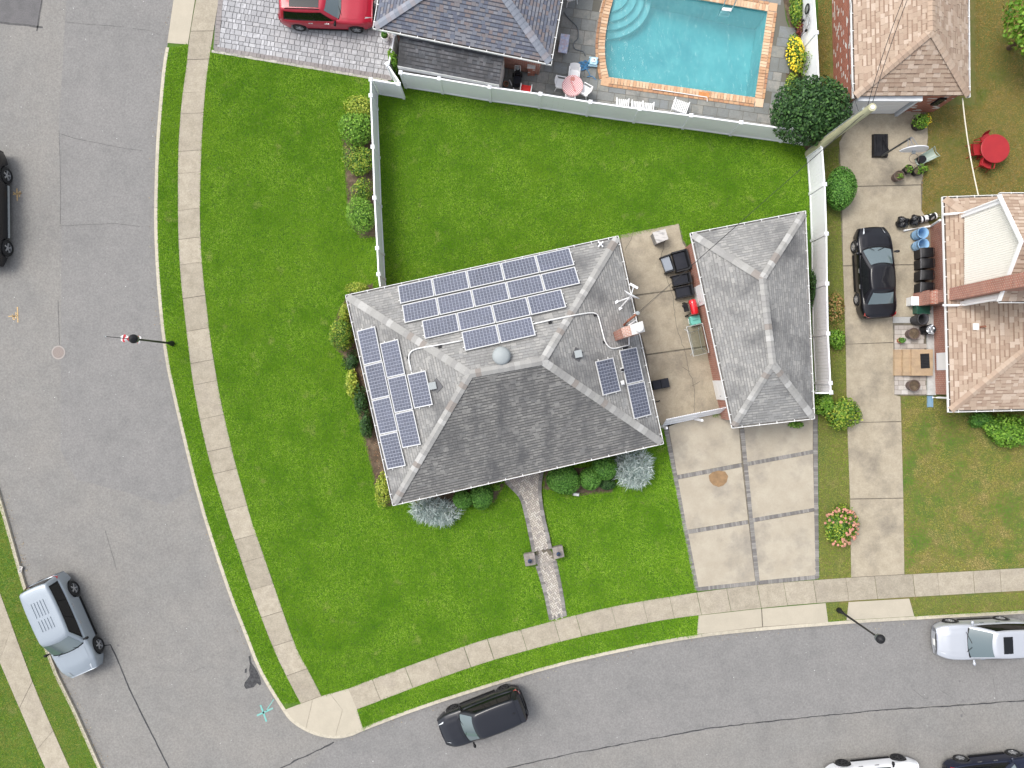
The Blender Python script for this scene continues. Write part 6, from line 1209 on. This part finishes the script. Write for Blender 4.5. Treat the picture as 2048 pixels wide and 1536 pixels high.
ob(t, MB().lathe([(0, .06), (.07, .05), (.085, -.02), (0, -.05)], (-.47, .16, .74), 12), 'shelf_knob', m_black)
c = P(1391, 640, .42); t = thing('cooler', 'teal picnic cooler between the barbecue and the glass table', 'cooler', (c.x, c.y, .03), .2); m_teal2 = M('teal_plastic', (.16, .50, .43), rough=.4); ob(t, MB().box(0, 0, 0, .5, .42, .32, tx=1.04, ty=1.04), 'tub', m_teal2); ob(t, MB().box(0, 0, .325, .54, .46, .07, tx=.94, ty=.94), 'lid', m_teal2); ob(t, MB().tube([(-.28, -.12, .24), (-.31, -.12, .22), (-.31, .12, .22), (-.28, .12, .24)], .015, 6), 'handle', m_white); ob(t, MB().box(0, 0, .396, .3, .05, .01), 'lid_groove', M('teal_dark', (.09, .33, .29), rough=.5))
# glass-topped table frame
m_frameg = M('pale_metal', (.55, .57, .56), rough=.35, metal=.3); gm, n_, b_ = _mat('clear_glass'); n_.nodes.remove(b_); tr = n_.nodes.new('ShaderNodeBsdfTransparent'); tr.inputs[0].default_value = (.82, .87, .85, 1); gl = n_.nodes.new('ShaderNodeBsdfGlossy'); gl.inputs['Roughness'].default_value = .08; fr = n_.nodes.new('ShaderNodeFresnel'); fr.inputs[0].default_value = 1.5; mx = n_.nodes.new('ShaderNodeMixShader'); n_.links.new(fr.outputs[0], mx.inputs[0]); n_.links.new(tr.outputs[0], mx.inputs[1]); n_.links.new(gl.outputs[0], mx.inputs[2]); n_.links.new(mx.outputs[0], n_.nodes['Material Output'].inputs[0])
q = [P(u, v, .72) for u, v in ((1373, 654), (1405, 647), (1418, 705), (1387, 712.5))]; c = sum(q, Vector()) / 4; t = thing('glass_table', 'long glass-topped patio table with pale metal frame', 'table', (c.x, c.y, .03))
MB().tube(q + [q[0], q[1]], .022, 8).build('table_frame', m_frameg, t); MB().prism([(p.x, p.y) for p in q], .705, .715).build('glass_top', gm, t); lo = [Vector(((c + (p - c) * .55).x, (c + (p - c) * .62).y, .3)) for p in q]; MB().tube(lo + [lo[0], lo[1]], .014, 6).build('lower_ring', m_frameg, t)
for a, b in zip(q, lo): e = c + (a - c) * .9; MB().tube([a, b, (e.x, e.y, .03)], .018, 6).build('leg', m_frameg, t)
c = P(1322, 768, .45); t = thing('deck_box', 'black padded bench half hidden under the patio gutter', 'bench', (c.x, c.y, .027), .2); ob(t, MB().box(0, 0, .02, .86, .46, .36), 'box', m_black); 
for s in (-1, 1): ob(t, MB().box(s * .215, 0, .385, .42, .48, .07, tx=.95, ty=.94), 'cushion', m_cush)
tag(MB().tube([P(1311, 803, .05), P(1315, 803.5, .05), P(1320, 801, .06)], .025, 6).build('hose_end', m_black, org=tuple(P(1315, 803, .03))), 'short black hose end on the patio by the front gutter', 'hose')
# ---- pool deck
GW_ = 'white chairs round the check-cloth table'; ct = P(1145.5, 170.5, .74); c0 = (ct.x, ct.y)
t = thing('round_table', 'round patio table under a red and white check cloth', 'table', (ct.x, ct.y, .014)); mck, n_, b_ = _mat('check_cloth'); g_ = n_.nodes.new('ShaderNodeNewGeometry'); ck = n_.nodes.new('ShaderNodeTexChecker'); ck.inputs['Scale'].default_value = 17; ck.inputs['Color1'].default_value = (.62, .22, .23, 1); ck.inputs['Color2'].default_value = (.72, .62, .60, 1); n_.links.new(g_.outputs['Position'], ck.inputs['Vector']); n_.links.new(ck.outputs[0], b_.inputs['Base Color']); b_.inputs['Roughness'].default_value = .8
MB().lathe([(0, .745), (.5, .745), (.53, .73), (.545, .62)], (ct.x, ct.y, 0), 32).build('tablecloth', mck, t); MB().lathe([(.03, .0), (.03, .72)], (ct.x, ct.y, 0), 10).build('pedestal', m_white, t); MB().lathe([(0, .03), (.25, .03), (.27, .0)], (ct.x, ct.y, .014), 20).build('foot', m_white, t)
tag(MB().tube([(ct.x - .14, ct.y + .3, .77), (ct.x + .0, ct.y, .775), (ct.x + .12, ct.y - .32, .77)], [.02, .02, .03], 8).build('furled_umbrella', M('pink_cloth', (.65, .25, .25), rough=.8), org=(ct.x, ct.y, .75)), 'furled pink umbrella lying across the check tablecloth', 'umbrella'); tag(MB().lathe([(0, .02), (.09, .02), (.11, 0)], (ct.x + .0, ct.y + .33, .746), 16).build('plate', M('clay', (.5, .2, .16), rough=.6), org=(ct.x, ct.y + .33, .746)), 'small clay plate on the check tablecloth', 'plate')
chair('white round-backed chair on the house side of the check-cloth table', 1148, 148, -math.pi / 2 - .1, m_white, w=.5, d=.46, group=GW_, recl=.18, z=.014); chair('white chair by the red-seated chair, drawn up to the check-cloth table', 1122, 167, -.15, m_white, w=.5, d=.46, group=GW_, z=.014); chair('white chair on the pool side of the check-cloth table', 1170, 181, math.pi * .83, m_white, w=.5, d=.46, group=GW_, z=.014); chair('white chair between the check-cloth table and the fence', 1140, 196, math.pi / 2, m_white, w=.44, d=.4, group=GW_, z=.014)
chair('white-framed garden chair with bright red seat by the fence', 1052, 178, math.pi / 2 - .15, m_white, seat=M('red_vinyl', (.6, .02, .02), rough=.5), w=.52, d=.4, z=.014, bh=.2)
GA_ = 'white slatted deck chairs backed against the pool fence'
chair('white slatted deck chair standing apart, near the check-cloth table', 1244, 208, math.pi / 2 - .1, m_white, w=.58, d=.5, slats=6, group=GA_, z=.014, sh=.36, bh=.5); chair('white slatted deck chair in the middle of three by the pool', 1273, 212, math.pi / 2 - .1, m_white, w=.52, d=.48, slats=6, group=GA_, z=.014, sh=.36, bh=.45); chair('white slatted deck chair next to the white swing seat', 1295, 215, math.pi / 2 - .1, m_white, w=.52, d=.48, slats=6, group=GA_, z=.014, sh=.36, bh=.45)
chair('larger white slatted swing seat with scrolled arm by the pool', 1360, 213, math.pi / 2 - .35, m_white, w=.72, d=.62, slats=8, z=.014, sh=.42, bh=.5, name='swing_seat'); chair('white slatted chair half out of frame beside the slate roof', 1142, -8, math.pi / 2 + .3, m_white, w=.55, d=.5, slats=5, z=.014)
q = [P(u, v, .45) for u, v in ((1122, 67), (1140, 69.5), (1134, 106.5), (1116, 103.5))]; c = sum(q, Vector()) / 4; t = thing('garden_bench', 'blue-white marbled bench slab beside the slate-roofed house', 'bench', (c.x, c.y, .014)); MB().prism([(p.x, p.y) for p in q], .39, .45).build('seat_slab', M('marbled_blue', (.35, .42, .62), (.62, .62, .66), s=9, c3=(.5, .38, .42), s3=5, rough=.5), t)
for s in (.25, .75): p = q[0].lerp(q[3], s).lerp(q[1].lerp(q[2], s), .5); MB().box(p.x, p.y, .014, .36, .14, .376, -.15).build('leg', m_stone, t)
tag(MB().tube([P(*p, .035) for p in smoothline([(1128, 24), (1136, 36), (1147, 45), (1155, 54), (1157, 66), (1156, 78), (1148, 84), (1146, 92), (1150, 99), (1160, 101), (1168, 103), (1171, 112)], 2)], .028, 7).build('garden_hose', M('hose_grey', (.10, .115, .125), rough=.5), org=tuple(P(1150, 70, .02))), 'dark hose curving over the flagstones past the bench', 'hose')
c = P(1187, 122, .25); t = thing('pool_robot', 'pale blue pool-cleaning robot parked on the coping', 'pool robot', (c.x, c.y, .05), -.1); mpb = M('robot_blue', (.35, .58, .70), (.5, .66, .74), s=9, rough=.4); ob(t, MB().box(0, 0, .04, .42, .44, .2, tx=.85, ty=.85), 'body', mpb); ob(t, MB().box(0, .02, .24, .22, .2, .05, tx=.8), 'hatch', m_white); ob(t, MB().box(.02, .02, .29, .06, .06, .012), 'port', m_black)
for s in (-1, 1): ob(t, MB().lathe([(0, -.05), (.09, -.05), (.1, 0), (.09, .05), (0, .05)], (s * .2, 0, .09), 14, 'x').xf(Matrix.Scale(1, 4)), 'brush_roller', M('roller_blue', (.12, .35, .55), rough=.6)); ob(t, MB().box(0, s * .2, .05, .46, .08, .08), 'bumper', mpb)
pts = []
for k in range(90): a = k * .32; r = 6 + 3.6 * math.sin(k * .9) + 1.5 * math.cos(k * .37); pts.append(P(1168 + r * math.cos(a) * 1.1, 131 + r * math.sin(a), .04 + .0006 * k))
pts += [P(1176, 142, .05), P(1180, 150, .04), P(1174, 154, .04), P(1184, 152, .04), P(1192, 159, .04)]; tag(MB().tube(pts, .02, 6).build('robot_cable', M('cable_blue', (.06, .22, .42), rough=.5), org=tuple(P(1168, 131, .02))), 'tangled blue cable coiled beside the pool robot', 'cable')
tag(MB().tube([P(1305, 178, .09), P(1360, 186, .09), P(1414, 194.5, .09), P(1414.5, 203, .06)], .022, 8).build('pool_pole', m_white, org=tuple(P(1360, 186, .06))), 'long white pole lying along the pool coping', 'pole'); tag(MB().prism(LP([(1398, 184), (1418, 187), (1416, 198), (1396, 195)]), .052, .066).build('skimmer_lid', M('skimmer', (.55, .24, .08), (.42, .17, .06), s=5, rough=.7), org=tuple(P(1407, 191, .05))), 'wet orange skimmer lid set in the pool coping', 'lid')
c = P(1035, 146, .6); t = thing('lawn_mower', 'black wheeled mower with white handle frame by the brick wall', 'mower', (c.x, c.y, .014), -.05); ob(t, MB().box(0, -.28, .1, .42, .5, .3, tx=.8, ty=.8), 'deck', M('navy_black', (.012, .014, .022), rough=.5)); ob(t, MB().box(0, .08, .35, .3, .26, .3, tx=.8), 'engine', m_black); ob(t, MB().tube([(-.14, .1, .6), (-.14, .3, .75), (.14, .3, .75), (.14, .1, .6), (-.14, .1, .6)], .02, 6), 'handle', m_white); ob(t, MB().lathe([(0, .1), (.08, .08), (.1, 0)], (0, .22, .66), 12), 'cap', m_galv)
for sx, sy in ((-1, -.45), (1, -.45), (-1, .1), (1, .1)): ob(t, MB().lathe([(0, -.03), (.1, -.03), (.1, .03), (0, .03)], (sx * .22, sy, .1), 14, 'x'), 'wheel', m_tyre)
def pot(label, u, v, z, r, h, mat, soil=True, plantk=None, n=200, leaf=.08, ph=.3, name='plant_pot', cat='pot', group=None, pr=1.0, flowers=None):
    p = P(u, v, z + h); t = thing(name, label, cat, (p.x, p.y, z), group=group); ob(t, MB().lathe([(0, 0), (r * .78, 0), (r * .97, h * .9), (r * 1.05, h * .9), (r * 1.05, h), (r * .92, h), (r * .9, h * .85), (0, h * .84)], (0, 0, 0), 22), 'pot', mat, False)
    if soil: ob(t, MB().lathe([(0, h * .88), (r * .9, h * .87)], (0, 0, 0), 18), 'soil', m_soil)
    if plantk: _ps[0] += 1; inst('foliage', leaf_mesh('foliage', (0, 0, h + ph * .4), (r * pr, r * pr, ph * .6), n, leaf, LM[plantk], core=.3, seed=_ps[0], zmin=h * .6), t, (0, 0, 0))
    if flowers:
        mb = MB(); rg = random.Random(3)
        for _ in range(flowers): a = rg.uniform(-1.3, 1.3); e = rg.uniform(.3, 1); mb.lathe([(0, .03), (.03, .0), (0, -.02)], (math.cos(a) * r * pr * e, math.sin(a) * r * pr * e, h + ph * .7), 6)
        ob(t, mb, 'blooms', m_yel)['kind'] = 'stuff'
    return t
m_brown = M('brown_plastic', (.12, .085, .075), rough=.6); m_terra = M('terracotta', (.42, .17, .10), rough=.85)
pot('white pot with dark green plant by the slate-roofed house', 769, 70, .045, .2, .4, m_white, plantk='box', n=300); pot('rusty clay pot on the flagstones by the shed', 1012, 167, .014, .13, .2, m_terra)
for u, v, lab in ((783, 118, 'leafy plant growing up behind the white privacy fence stub'), (791, 128, 'darker leafy plant squeezed between the shed and the fence stub')): plant(lab, u, v, 7, 12, 1.9, 'bright' if u < 785 else 'emerald', 170, .18, name='plant', cat='plant', core=0)
tag(MB().tube([P(1019, 160, .03), P(1029, 181, .1)], .03, 8).build('white_pipe', m_white, org=tuple(P(1024, 170, .014))), 'white pipe lying on the flagstones by the red-seated chair', 'pipe')
c = P(1063, 132, .7); t = thing('brick_pier', 'small brick pier standing beside the slate-roofed house wall', 'pier', (c.x, c.y, .0)); mb = MB(); wall_quads(mb, [(c.x - .18, c.y - .2), (c.x + .18, c.y - .2), (c.x + .18, c.y + .2), (c.x - .18, c.y + .2)], 0, .9); mb.build('shaft', m_brickw, t); MB().box(c.x, c.y, .9, .42, .46, .06, -.1).build('cap', m_cap, t)
xf = P(1630, 20, 1.85).x - .05; z1 = 1.1; y1 = P(0, 18, z1).y; t = thing('wall_medallion', 'round dark ornament hung on the pool fence', 'ornament', (xf, y1, z1)); ob(t, MB().lathe([(0, -.05), (.10, -.05), (.2, -.03), (.24, -.02), (.24, .0), (0, .0)], (0, 0, 0), 20, 'x'), 'disc', M('bronze', (.12, .13, .12), (.3, .31, .3), s=12, rough=.6)); ob(t, MB().lathe([(.19, -.05), (.24, -.06), (.26, -.03), (.24, 0)], (0, 0, 0), 20, 'x'), 'rim', m_black)
y2 = P(0, 43, z1).y; t = thing('wreath', 'grey twig wreath hung on the pool fence', 'wreath', (xf, y2, z1)); mb = MB(); rg = random.Random(9)
for k in range(60): a = k / 60 * 6.283; r = .27 + rg.uniform(-.05, .05); mb.tube([(rg.uniform(-.06, 0), r * math.cos(a), r * math.sin(a)), (rg.uniform(-.08, -.02), (r + .03) * math.cos(a + .35), (r + .03) * math.sin(a + .35))], .014, 5)
ob(t, mb, 'twigs', M('twig', (.22, .22, .22), (.4, .4, .4), s=20, rough=.9))
for u, v, lab in ((1606, 41, 'dark lantern on a stake beside the red foliage'), (1612, 61, 'dark lantern on a stake beside the yellow flowers')): p = P(u, v, .9); t = thing('garden_lantern', lab, 'lantern', (p.x, p.y, 0), group='stake lanterns in the pool bed'); ob(t, MB().tube([(-.05, 0, 0), (0, 0, .85)], .012, 6), 'stake', m_black); ob(t, MB().lathe([(0, 0), (.05, .01), (.07, .08), (.05, .15), (0, .18)], (0, 0, .82), 12), 'lantern_head', m_black)
# ---- brick neighbour's yard
b0 = P(1760, 314); t = thing('basketball_hoop', 'portable basketball hoop with black base and white fan backboard', 'basketball hoop', (b0.x, b0.y, .03)); c = P(1760.5, 291, .15); 
mb = MB().box(c.x, c.y, .03, .78, 1.2, .2, .0, tx=.92, ty=.95); mb.build('base', m_black, t)
for s in (-.22, .1, .26): MB().box(c.x + s, c.y + .1, .225, .06, .8, .03, tx=.6).build('base_rib', m_black, t)
ptop = Vector((b0.x, b0.y, 2.9)); MB().tube([(b0.x, b0.y, .15), ptop], .05, 10).build('pole', M('pole_grey', (.06, .065, .065), rough=.4), t); MB().tube([(c.x + .1, c.y + .35, .2), (b0.x, b0.y, .9)], .025, 8).build('pole_brace', m_black, t)
bc = Vector((P(1833, 0, 3.0).x, P(0, 297, 3.0).y, 3.0)); 
def fan(a, b): ang = math.pi * a; return (bc.x + .62 * math.cos(ang) * b, bc.y - .12 * abs(math.cos(ang)) * b * 0, bc.z - .42 + (.10 + .82 * math.sin(ang)) * b + 0)
mb = MB(); F0 = [(bc.x + .63 * math.cos(math.pi * k / 16), bc.z - .36 + .78 * math.sin(math.pi * k / 16) ** .8) for k in range(17)] + [(bc.x - .45, bc.z - .5), (bc.x + .45, bc.z - .5)]; n = len(F0)
mb.add([(x, bc.y - .02, z) for x, z in F0] + [(x, bc.y + .02, z) for x, z in F0], [tuple(range(n)), tuple(range(2 * n - 1, n - 1, -1))] + [(i, n + i, n + (i + 1) % n, (i + 1) % n) for i in range(n)]); mb.build('backboard', M('acrylic', (.66, .68, .72), rough=.3), t)
for s in (-.12, .12):
    for z in (-.1, .15): MB().tube([ptop + Vector((s * .3, 0, -.1 + z)), (bc.x + s * 1.6 - .1, bc.y + .02, bc.z + z - .1)], .02, 6).build('support_arm', M('arm_grey', (.2, .2, .21), rough=.5), t)
hz = 2.75; hp = Vector((P(1828, 0, hz).x, P(0, 317, hz).y, hz)); MB().tube([hp + Vector((.23 * math.cos(k * .3142), .23 * math.sin(k * .3142), 0)) for k in range(21)], .012, 6).build('rim', M('rim_rust', (.12, .09, .08), rough=.6), t); MB().box(hp.x, hp.y + .32, hz - .06, .16, .2, .06).build('rim_bracket', m_galv, t)
pot('brown tub of earth at the front of the pot cluster', 1799, 351, .03, .26, .45, m_brown, plantk='bright', n=40, ph=.2, pr=.7, group='pots clustered under the basketball hoop'); pot('black pot beside the hoop, second in the cluster', 1818, 338, .03, .22, .42, m_black, plantk='emerald', n=70, ph=.15, group='pots clustered under the basketball hoop'); pot('black pot with pale green seedlings in the cluster', 1836, 342, .03, .22, .35, m_black, plantk='bright', n=130, ph=.5, pr=1.5, group='pots clustered under the basketball hoop'); pot('dark oval pot at the lawn edge of the cluster', 1850, 338, .03, .16, .3, m_black, plantk='bright', n=60, ph=.2, group='pots clustered under the basketball hoop')
c = P(1853, 314, .5); t = thing('plastic_tub', 'translucent green plastic tub tilted against the pots', 'tub', (c.x, c.y, .03), .5); mtub = M('translucent_green', (.30, .38, .33), rough=.3, trans=.3); ob(t, MB().grid(lambda a, b: (-.35 + .8 * b, (2 * a - 1) * (.22 + .06 * b), .06 + .45 * b + .22 * abs(2 * a - 1) ** 4), 10, 6), 'shell', mtub, True); ob(t, MB().tube([(.45, -.29, .74), (.52, 0, .52), (.45, .29, .74)], .02, 6), 'lip', mtub); ob(t, MB().box(-.1, 0, .0, .4, .4, .3), 'stand', m_black)
pot('big dark pot of yellow flowers by the tan garage', 1840, 246, .03, .36, .35, M('pot_dark', (.03, .025, .022), rough=.7), plantk='emerald', n=420, ph=.5, pr=1.15, leaf=.1, flowers=34)
c = P(1991, 297, .74); m_redp = M('red_paint', (.34, .018, .022), (.30, .015, .02), s=3, rough=.5); t = thing('round_table', 'round red garden table on the dry lawn', 'table', (c.x, c.y, .005)); ob(t, MB().lathe([(0, .74), (.70, .74), (.735, .725), (.735, .69), (.70, .69)], (0, 0, 0), 36), 'table_top', m_redp)
for a in (.5, 2.07, 3.64, 5.21): ob(t, MB().tube([(.45 * math.cos(a), .45 * math.sin(a), .7), (.52 * math.cos(a), .52 * math.sin(a), 0)], .03, 8), 'leg', m_redp)
GR = 'red chairs round the red garden table'
chair('red chair facing the clothesline side of the red table', 1952, 299, 0.05, m_redp, w=.6, d=.45, group=GR, z=.005, bh=.3); chair('red chair on the house side of the red table', 1972, 327, 1.3, m_redp, w=.6, d=.45, group=GR, z=.005, bh=.3); chair('red chair tucked under the red table on the garage side', 1972, 277, -1.0, m_redp, w=.5, d=.4, group=GR, z=.005, bh=.25, arms=False)
m_bag = M('bin_bag', (.010, .010, .012), rough=.22, spec=.6, bump=1.0, bs=9)
def bag(label, u, v, r, h, group='black rubbish bags by the corner downspout'):
    p = P(u, v, .25); t = thing('rubbish_bag', label, 'bag', (p.x, p.y, .03), group=group); rg = random.Random(u); ph = [rg.uniform(0, 6) for _ in range(6)]
    def f(a, b):
        th, q = a * 6.2832, b * math.pi; k = 1 + .13 * math.sin(3 * th + ph[0] + 3 * q) + .09 * math.sin(7 * th + ph[1]) * math.sin(q) + .05 * math.sin(13 * th + 5 * q + ph[2]); return (r * k * math.sin(q) ** .8 * math.cos(th), r * k * math.sin(q) ** .8 * math.sin(th), h * .5 * (1 + math.cos(q)) * (1 + .1 * math.sin(5 * th + ph[3])))
    ob(t, MB().grid(f, 28, 16), 'sack', m_bag, True); ob(t, MB().lathe([(.02, h * .93), (.03, h + .03), (.08, h + .1)], (0, 0, 0), 9), 'knot', m_bag)
bag('black rubbish bag lying apart on the driveway concrete', 1804, 445, .30, .5); bag('black rubbish bag propped against the tipped golf bag', 1830, 441, .28, .5)
c = P(1857, 435, .3); t = thing('golf_bag', 'tipped black and white golf bag beside the rubbish bags', 'golf bag', (c.x, c.y, .03), .25); ob(t, MB().lathe([(0, -.45), (.15, -.45), (.17, -.3), (.15, .35), (.18, .42), (.12, .45), (.1, .4)], (0, 0, .19), 16, 'x'), 'bag', m_white); 
for x in (-.28, .02, .3): ob(t, MB().lathe([(.176, -.05), (.182, 0), (.176, .05)], (x, 0, .19), 16, 'x'), 'strap', m_black)
ob(t, MB().box(.1, .02, .34, .3, .14, .07, .4, tx=.8), 'pocket', m_black); ob(t, MB().tube([(-.2, -.1, .34), (.05, -.2, .42), (.3, -.1, .34)], .02, 6), 'carry_strap', m_black)
for k in range(3): ob(t, MB().tube([(.4, .05 * (k - 1), .2), (.62, .09 * (k - 1), .26)], .012, 6), 'club', m_steel)
def barrel(label, u, v, r, h, mat, group=None, z=.03, fill=None, lid=None):
    p = P(u, v, z); t = thing('barrel' if not fill else 'waste_bin', label, 'barrel' if not fill else 'bin', (p.x, p.y, z), group=group); ob(t, MB().lathe([(0, 0), (r * .86, 0), (r * .95, h * .45), (r * .97, h * .5), (r, h * .95), (r * 1.06, h * .96), (r * 1.06, h), (r * .96, h), (r * .9, h * .5), (r * .8, .04), (0, .04)], (0, 0, 0), 26), 'drum', mat, True)
    for zz in (.3, .65): ob(t, MB().lathe([(r * (.86 + .12 * zz) + .004, h * zz - .02), (r * (.86 + .12 * zz) + .02, h * zz), (r * (.86 + .12 * zz) + .004, h * zz + .02)], (0, 0, 0), 24), 'hoop', mat)
    if fill: ob(t, MB().grid(lambda a, b: (r * .98 * b * math.cos(a * 6.283), r * .98 * b * math.sin(a * 6.283), h * .93 + .1 * math.sin(a * 19 + b * 5) * b + .06 * math.cos(a * 31)), 26, 5), 'liner', fill, True)
    return t
m_bb = M('blue_plastic', (.22, .40, .62), (.28, .46, .66), s=2, rough=.5); GB = 'pale blue open barrels at the brick wall'
barrel('pale blue open barrel next to the downspout', 1829, 472, .27, .8, m_bb, GB); barrel('pale blue open barrel next to the black wheelie bins', 1830, 494, .27, .8, m_bb, GB)
for k, (v, lab) in enumerate(((511, 'black lidded bin next to the blue barrels'), (532, 'black lidded bin, second from the blue barrels'), (555, 'black lidded bin, third from the blue barrels'), (579, 'black lidded bin next to the brick chimney base'))):
    p = P(1835, v); t = thing('wheelie_bin', lab, 'bin', (p.x, p.y, .03), .05 - .03 * k, 'black wheelie bins along the brick wall'); mbk = m_black
    ob(t, MB().box(0, 0, .04, .46, .46, .78, tx=1.14, ty=1.0), 'body', mbk); ob(t, MB().box(-.03, 0, .815, .62, .48, .03), 'rim', mbk); ob(t, MB().grid(lambda a, b: (-.30 + .62 * a, (2 * b - 1) * .245, .85 + .09 * math.sin(math.pi * a) ** .6 * (1 - .4 * abs(2 * b - 1) ** 3)), 8, 8), 'lid', mbk, True); ob(t, MB().tube([(.30, -.2, .84), (.36, -.2, .86), (.36, .2, .86), (.30, .2, .84)], .018, 6), 'handle', mbk); ob(t, MB().box(-.325, 0, .80, .03, .5, .06), 'front_lip', M('bin_grey', (.16, .16, .17), rough=.4))
    for s in (-1, 1): ob(t, MB().lathe([(0, -.03), (.1, -.03), (.1, .03), (0, .03)], (.22, s * .25, .1), 14, 'y'), 'wheel', m_tyre)
p = P(1843, 619, .3); t = thing('storage_tub', 'dark green tub standing under the chimney', 'tub', (p.x, p.y, .03)); m_gr = M('green_plastic', (.03, .10, .07), rough=.45); ob(t, MB().box(0, 0, 0, .62, .4, .45, tx=1.08, ty=1.08), 'tub', m_gr); ob(t, MB().box(0, 0, .455, .6, .38, .02), 'lid', M('green_dark', (.015, .06, .042), rough=.4)); ob(t, MB().box(0, -.23, .42, .7, .03, .05), 'lip', m_gr)
p = P(1836, 602, .5); t = thing('white_cabinet', 'low white cabinet between the last black bin and the chimney', 'cabinet', (p.x - .1, p.y, .03)); ob(t, MB().box(0, 0, 0, .5, .42, .5), 'carcass', m_plast); ob(t, MB().box(0, 0, .505, .56, .46, .03), 'top', m_plast)
barrel('dark grey open barrel below the green tub', 1828, 641, .27, .85, M('dark_grey_plastic', (.045, .045, .05), rough=.5)); barrel('dark bin stuffed with silver bag at the brick wall', 1845, 661, .25, .75, m_black, fill=M('silver_bag', (.55, .57, .60), rough=.2, metal=.5), z=.03)
pot('brown tub of earth beside the stuffed bin', 1829, 667, .05, .29, .5, m_brown, group='brown tubs flanking the front steps'); pot('brown tub of earth on the lawn side of the tan steps', 1829, 771, .05, .29, .45, m_brown, group='brown tubs flanking the front steps'); pot('small terracotta pot with grassy plant on the pavers', 1802, 681, .05, .14, .22, m_terra, plantk='box', n=160, ph=.2)
apr2 = struct(thing('paver_apron', 'pale paver apron round the tan side steps', 'paving')); del apr2['category']
struct(sheet('joint_bed', LP([(1784, 633), (1852, 633), (1852, 791), (1788, 791)]), .026, m_joint)).parent = apr2
m_pav2 = M('pale_paver', (.45, .42, .38), opal=[(.44, .40, .36), (.50, .46, .42), (.38, .345, .315), (.53, .50, .47), (.42, .385, .35)], rough=.9, speck=.15, ss=20); cache = {}; y = P(0, 789).y
while y < P(0, 648).y - .1:
    h = .24; x = P(1788, 0).x
    while x < P(1850, 0).x - .1:
        w = random.choice((.2, .3, .36)); me = cache.get(w) or cache.setdefault(w, MB().box(0, 0, 0, w - .016, h - .016, .024).mesh('paver', m_pav2)); inst('paver', me, apr2, (x + w / 2, y + h / 2, .022 + random.uniform(-.002, .002)), 0); x += w
    y += h
MB().prism(LP([(1785, 634), (1851, 634), (1851, 646), (1785, 646)]), .02, .05).build('edge_slab', M('grey_slab', (.40, .40, .39), rough=.9, speck=.15), apr2)
t = thing('side_steps', 'three tan stone steps rising to the white side door', 'steps', (*P2(1826, 724), .03)); m_tan = M('tan_stone', (.48, .35, .22), (.40, .29, .19), s=2, rough=.85, orn=.15, speck=.12)
for k, (u0, u1, z) in enumerate(((1789, 1806, .16), (1806, 1823, .30), (1823, 1866, .42))):
    st_ = MB().box((P(u0, 0, z).x + P(u1, 0, z).x) / 2, P(0, 725, z).y, .0, P(u1, 0, z).x - P(u0, 0, z).x, 1.35, z - .055).build('riser', m_tan, t)
    for j in range(3): MB().box((P(u0, 0, z).x + P(u1, 0, z).x) / 2, P(0, 725, z).y + (j - 1) * .455, z - .05, P(u1, 0, z).x - P(u0, 0, z).x - .012, .443, .05 + random.uniform(-.003, .003)).build('tread_slab', m_tan, t)
c = P(1850, 722, .425); t = thing('doormat', 'black ribbed doormat in front of the white side door', 'doormat', (c.x, c.y, .421), .05); ob(t, MB().box(0, 0, 0, .46, .76, .012), 'mat', m_black); 
for k in range(9): ob(t, MB().box(0, -.32 + .08 * k, .012, .42, .03, .006), 'rib', m_wick)
MB().prism(LP([(1852, 635), (1868, 600), (1870, 790), (1853, 790)]), 0, .10).build('foundation_ledge', M('ledge', (.52, .53, .52), (.42, .43, .42), s=4, rough=.9), apr2)
c = P(1860, 803, .05); t = thing('splash_block', 'blue downspout splash chute on the lawn', 'splash block', (c.x, c.y, .005), 0); m_sp = M('splash_blue', (.20, .33, .45), rough=.6); ob(t, MB().box(0, 0, 0, .24, .56, .03), 'tray', m_sp)
for s in (-1, 1): ob(t, MB().box(s * .125, 0, 0, .03, .6, .09), 'side', m_sp)
ob(t, MB().box(0, .28, 0, .24, .03, .09), 'back', m_sp)
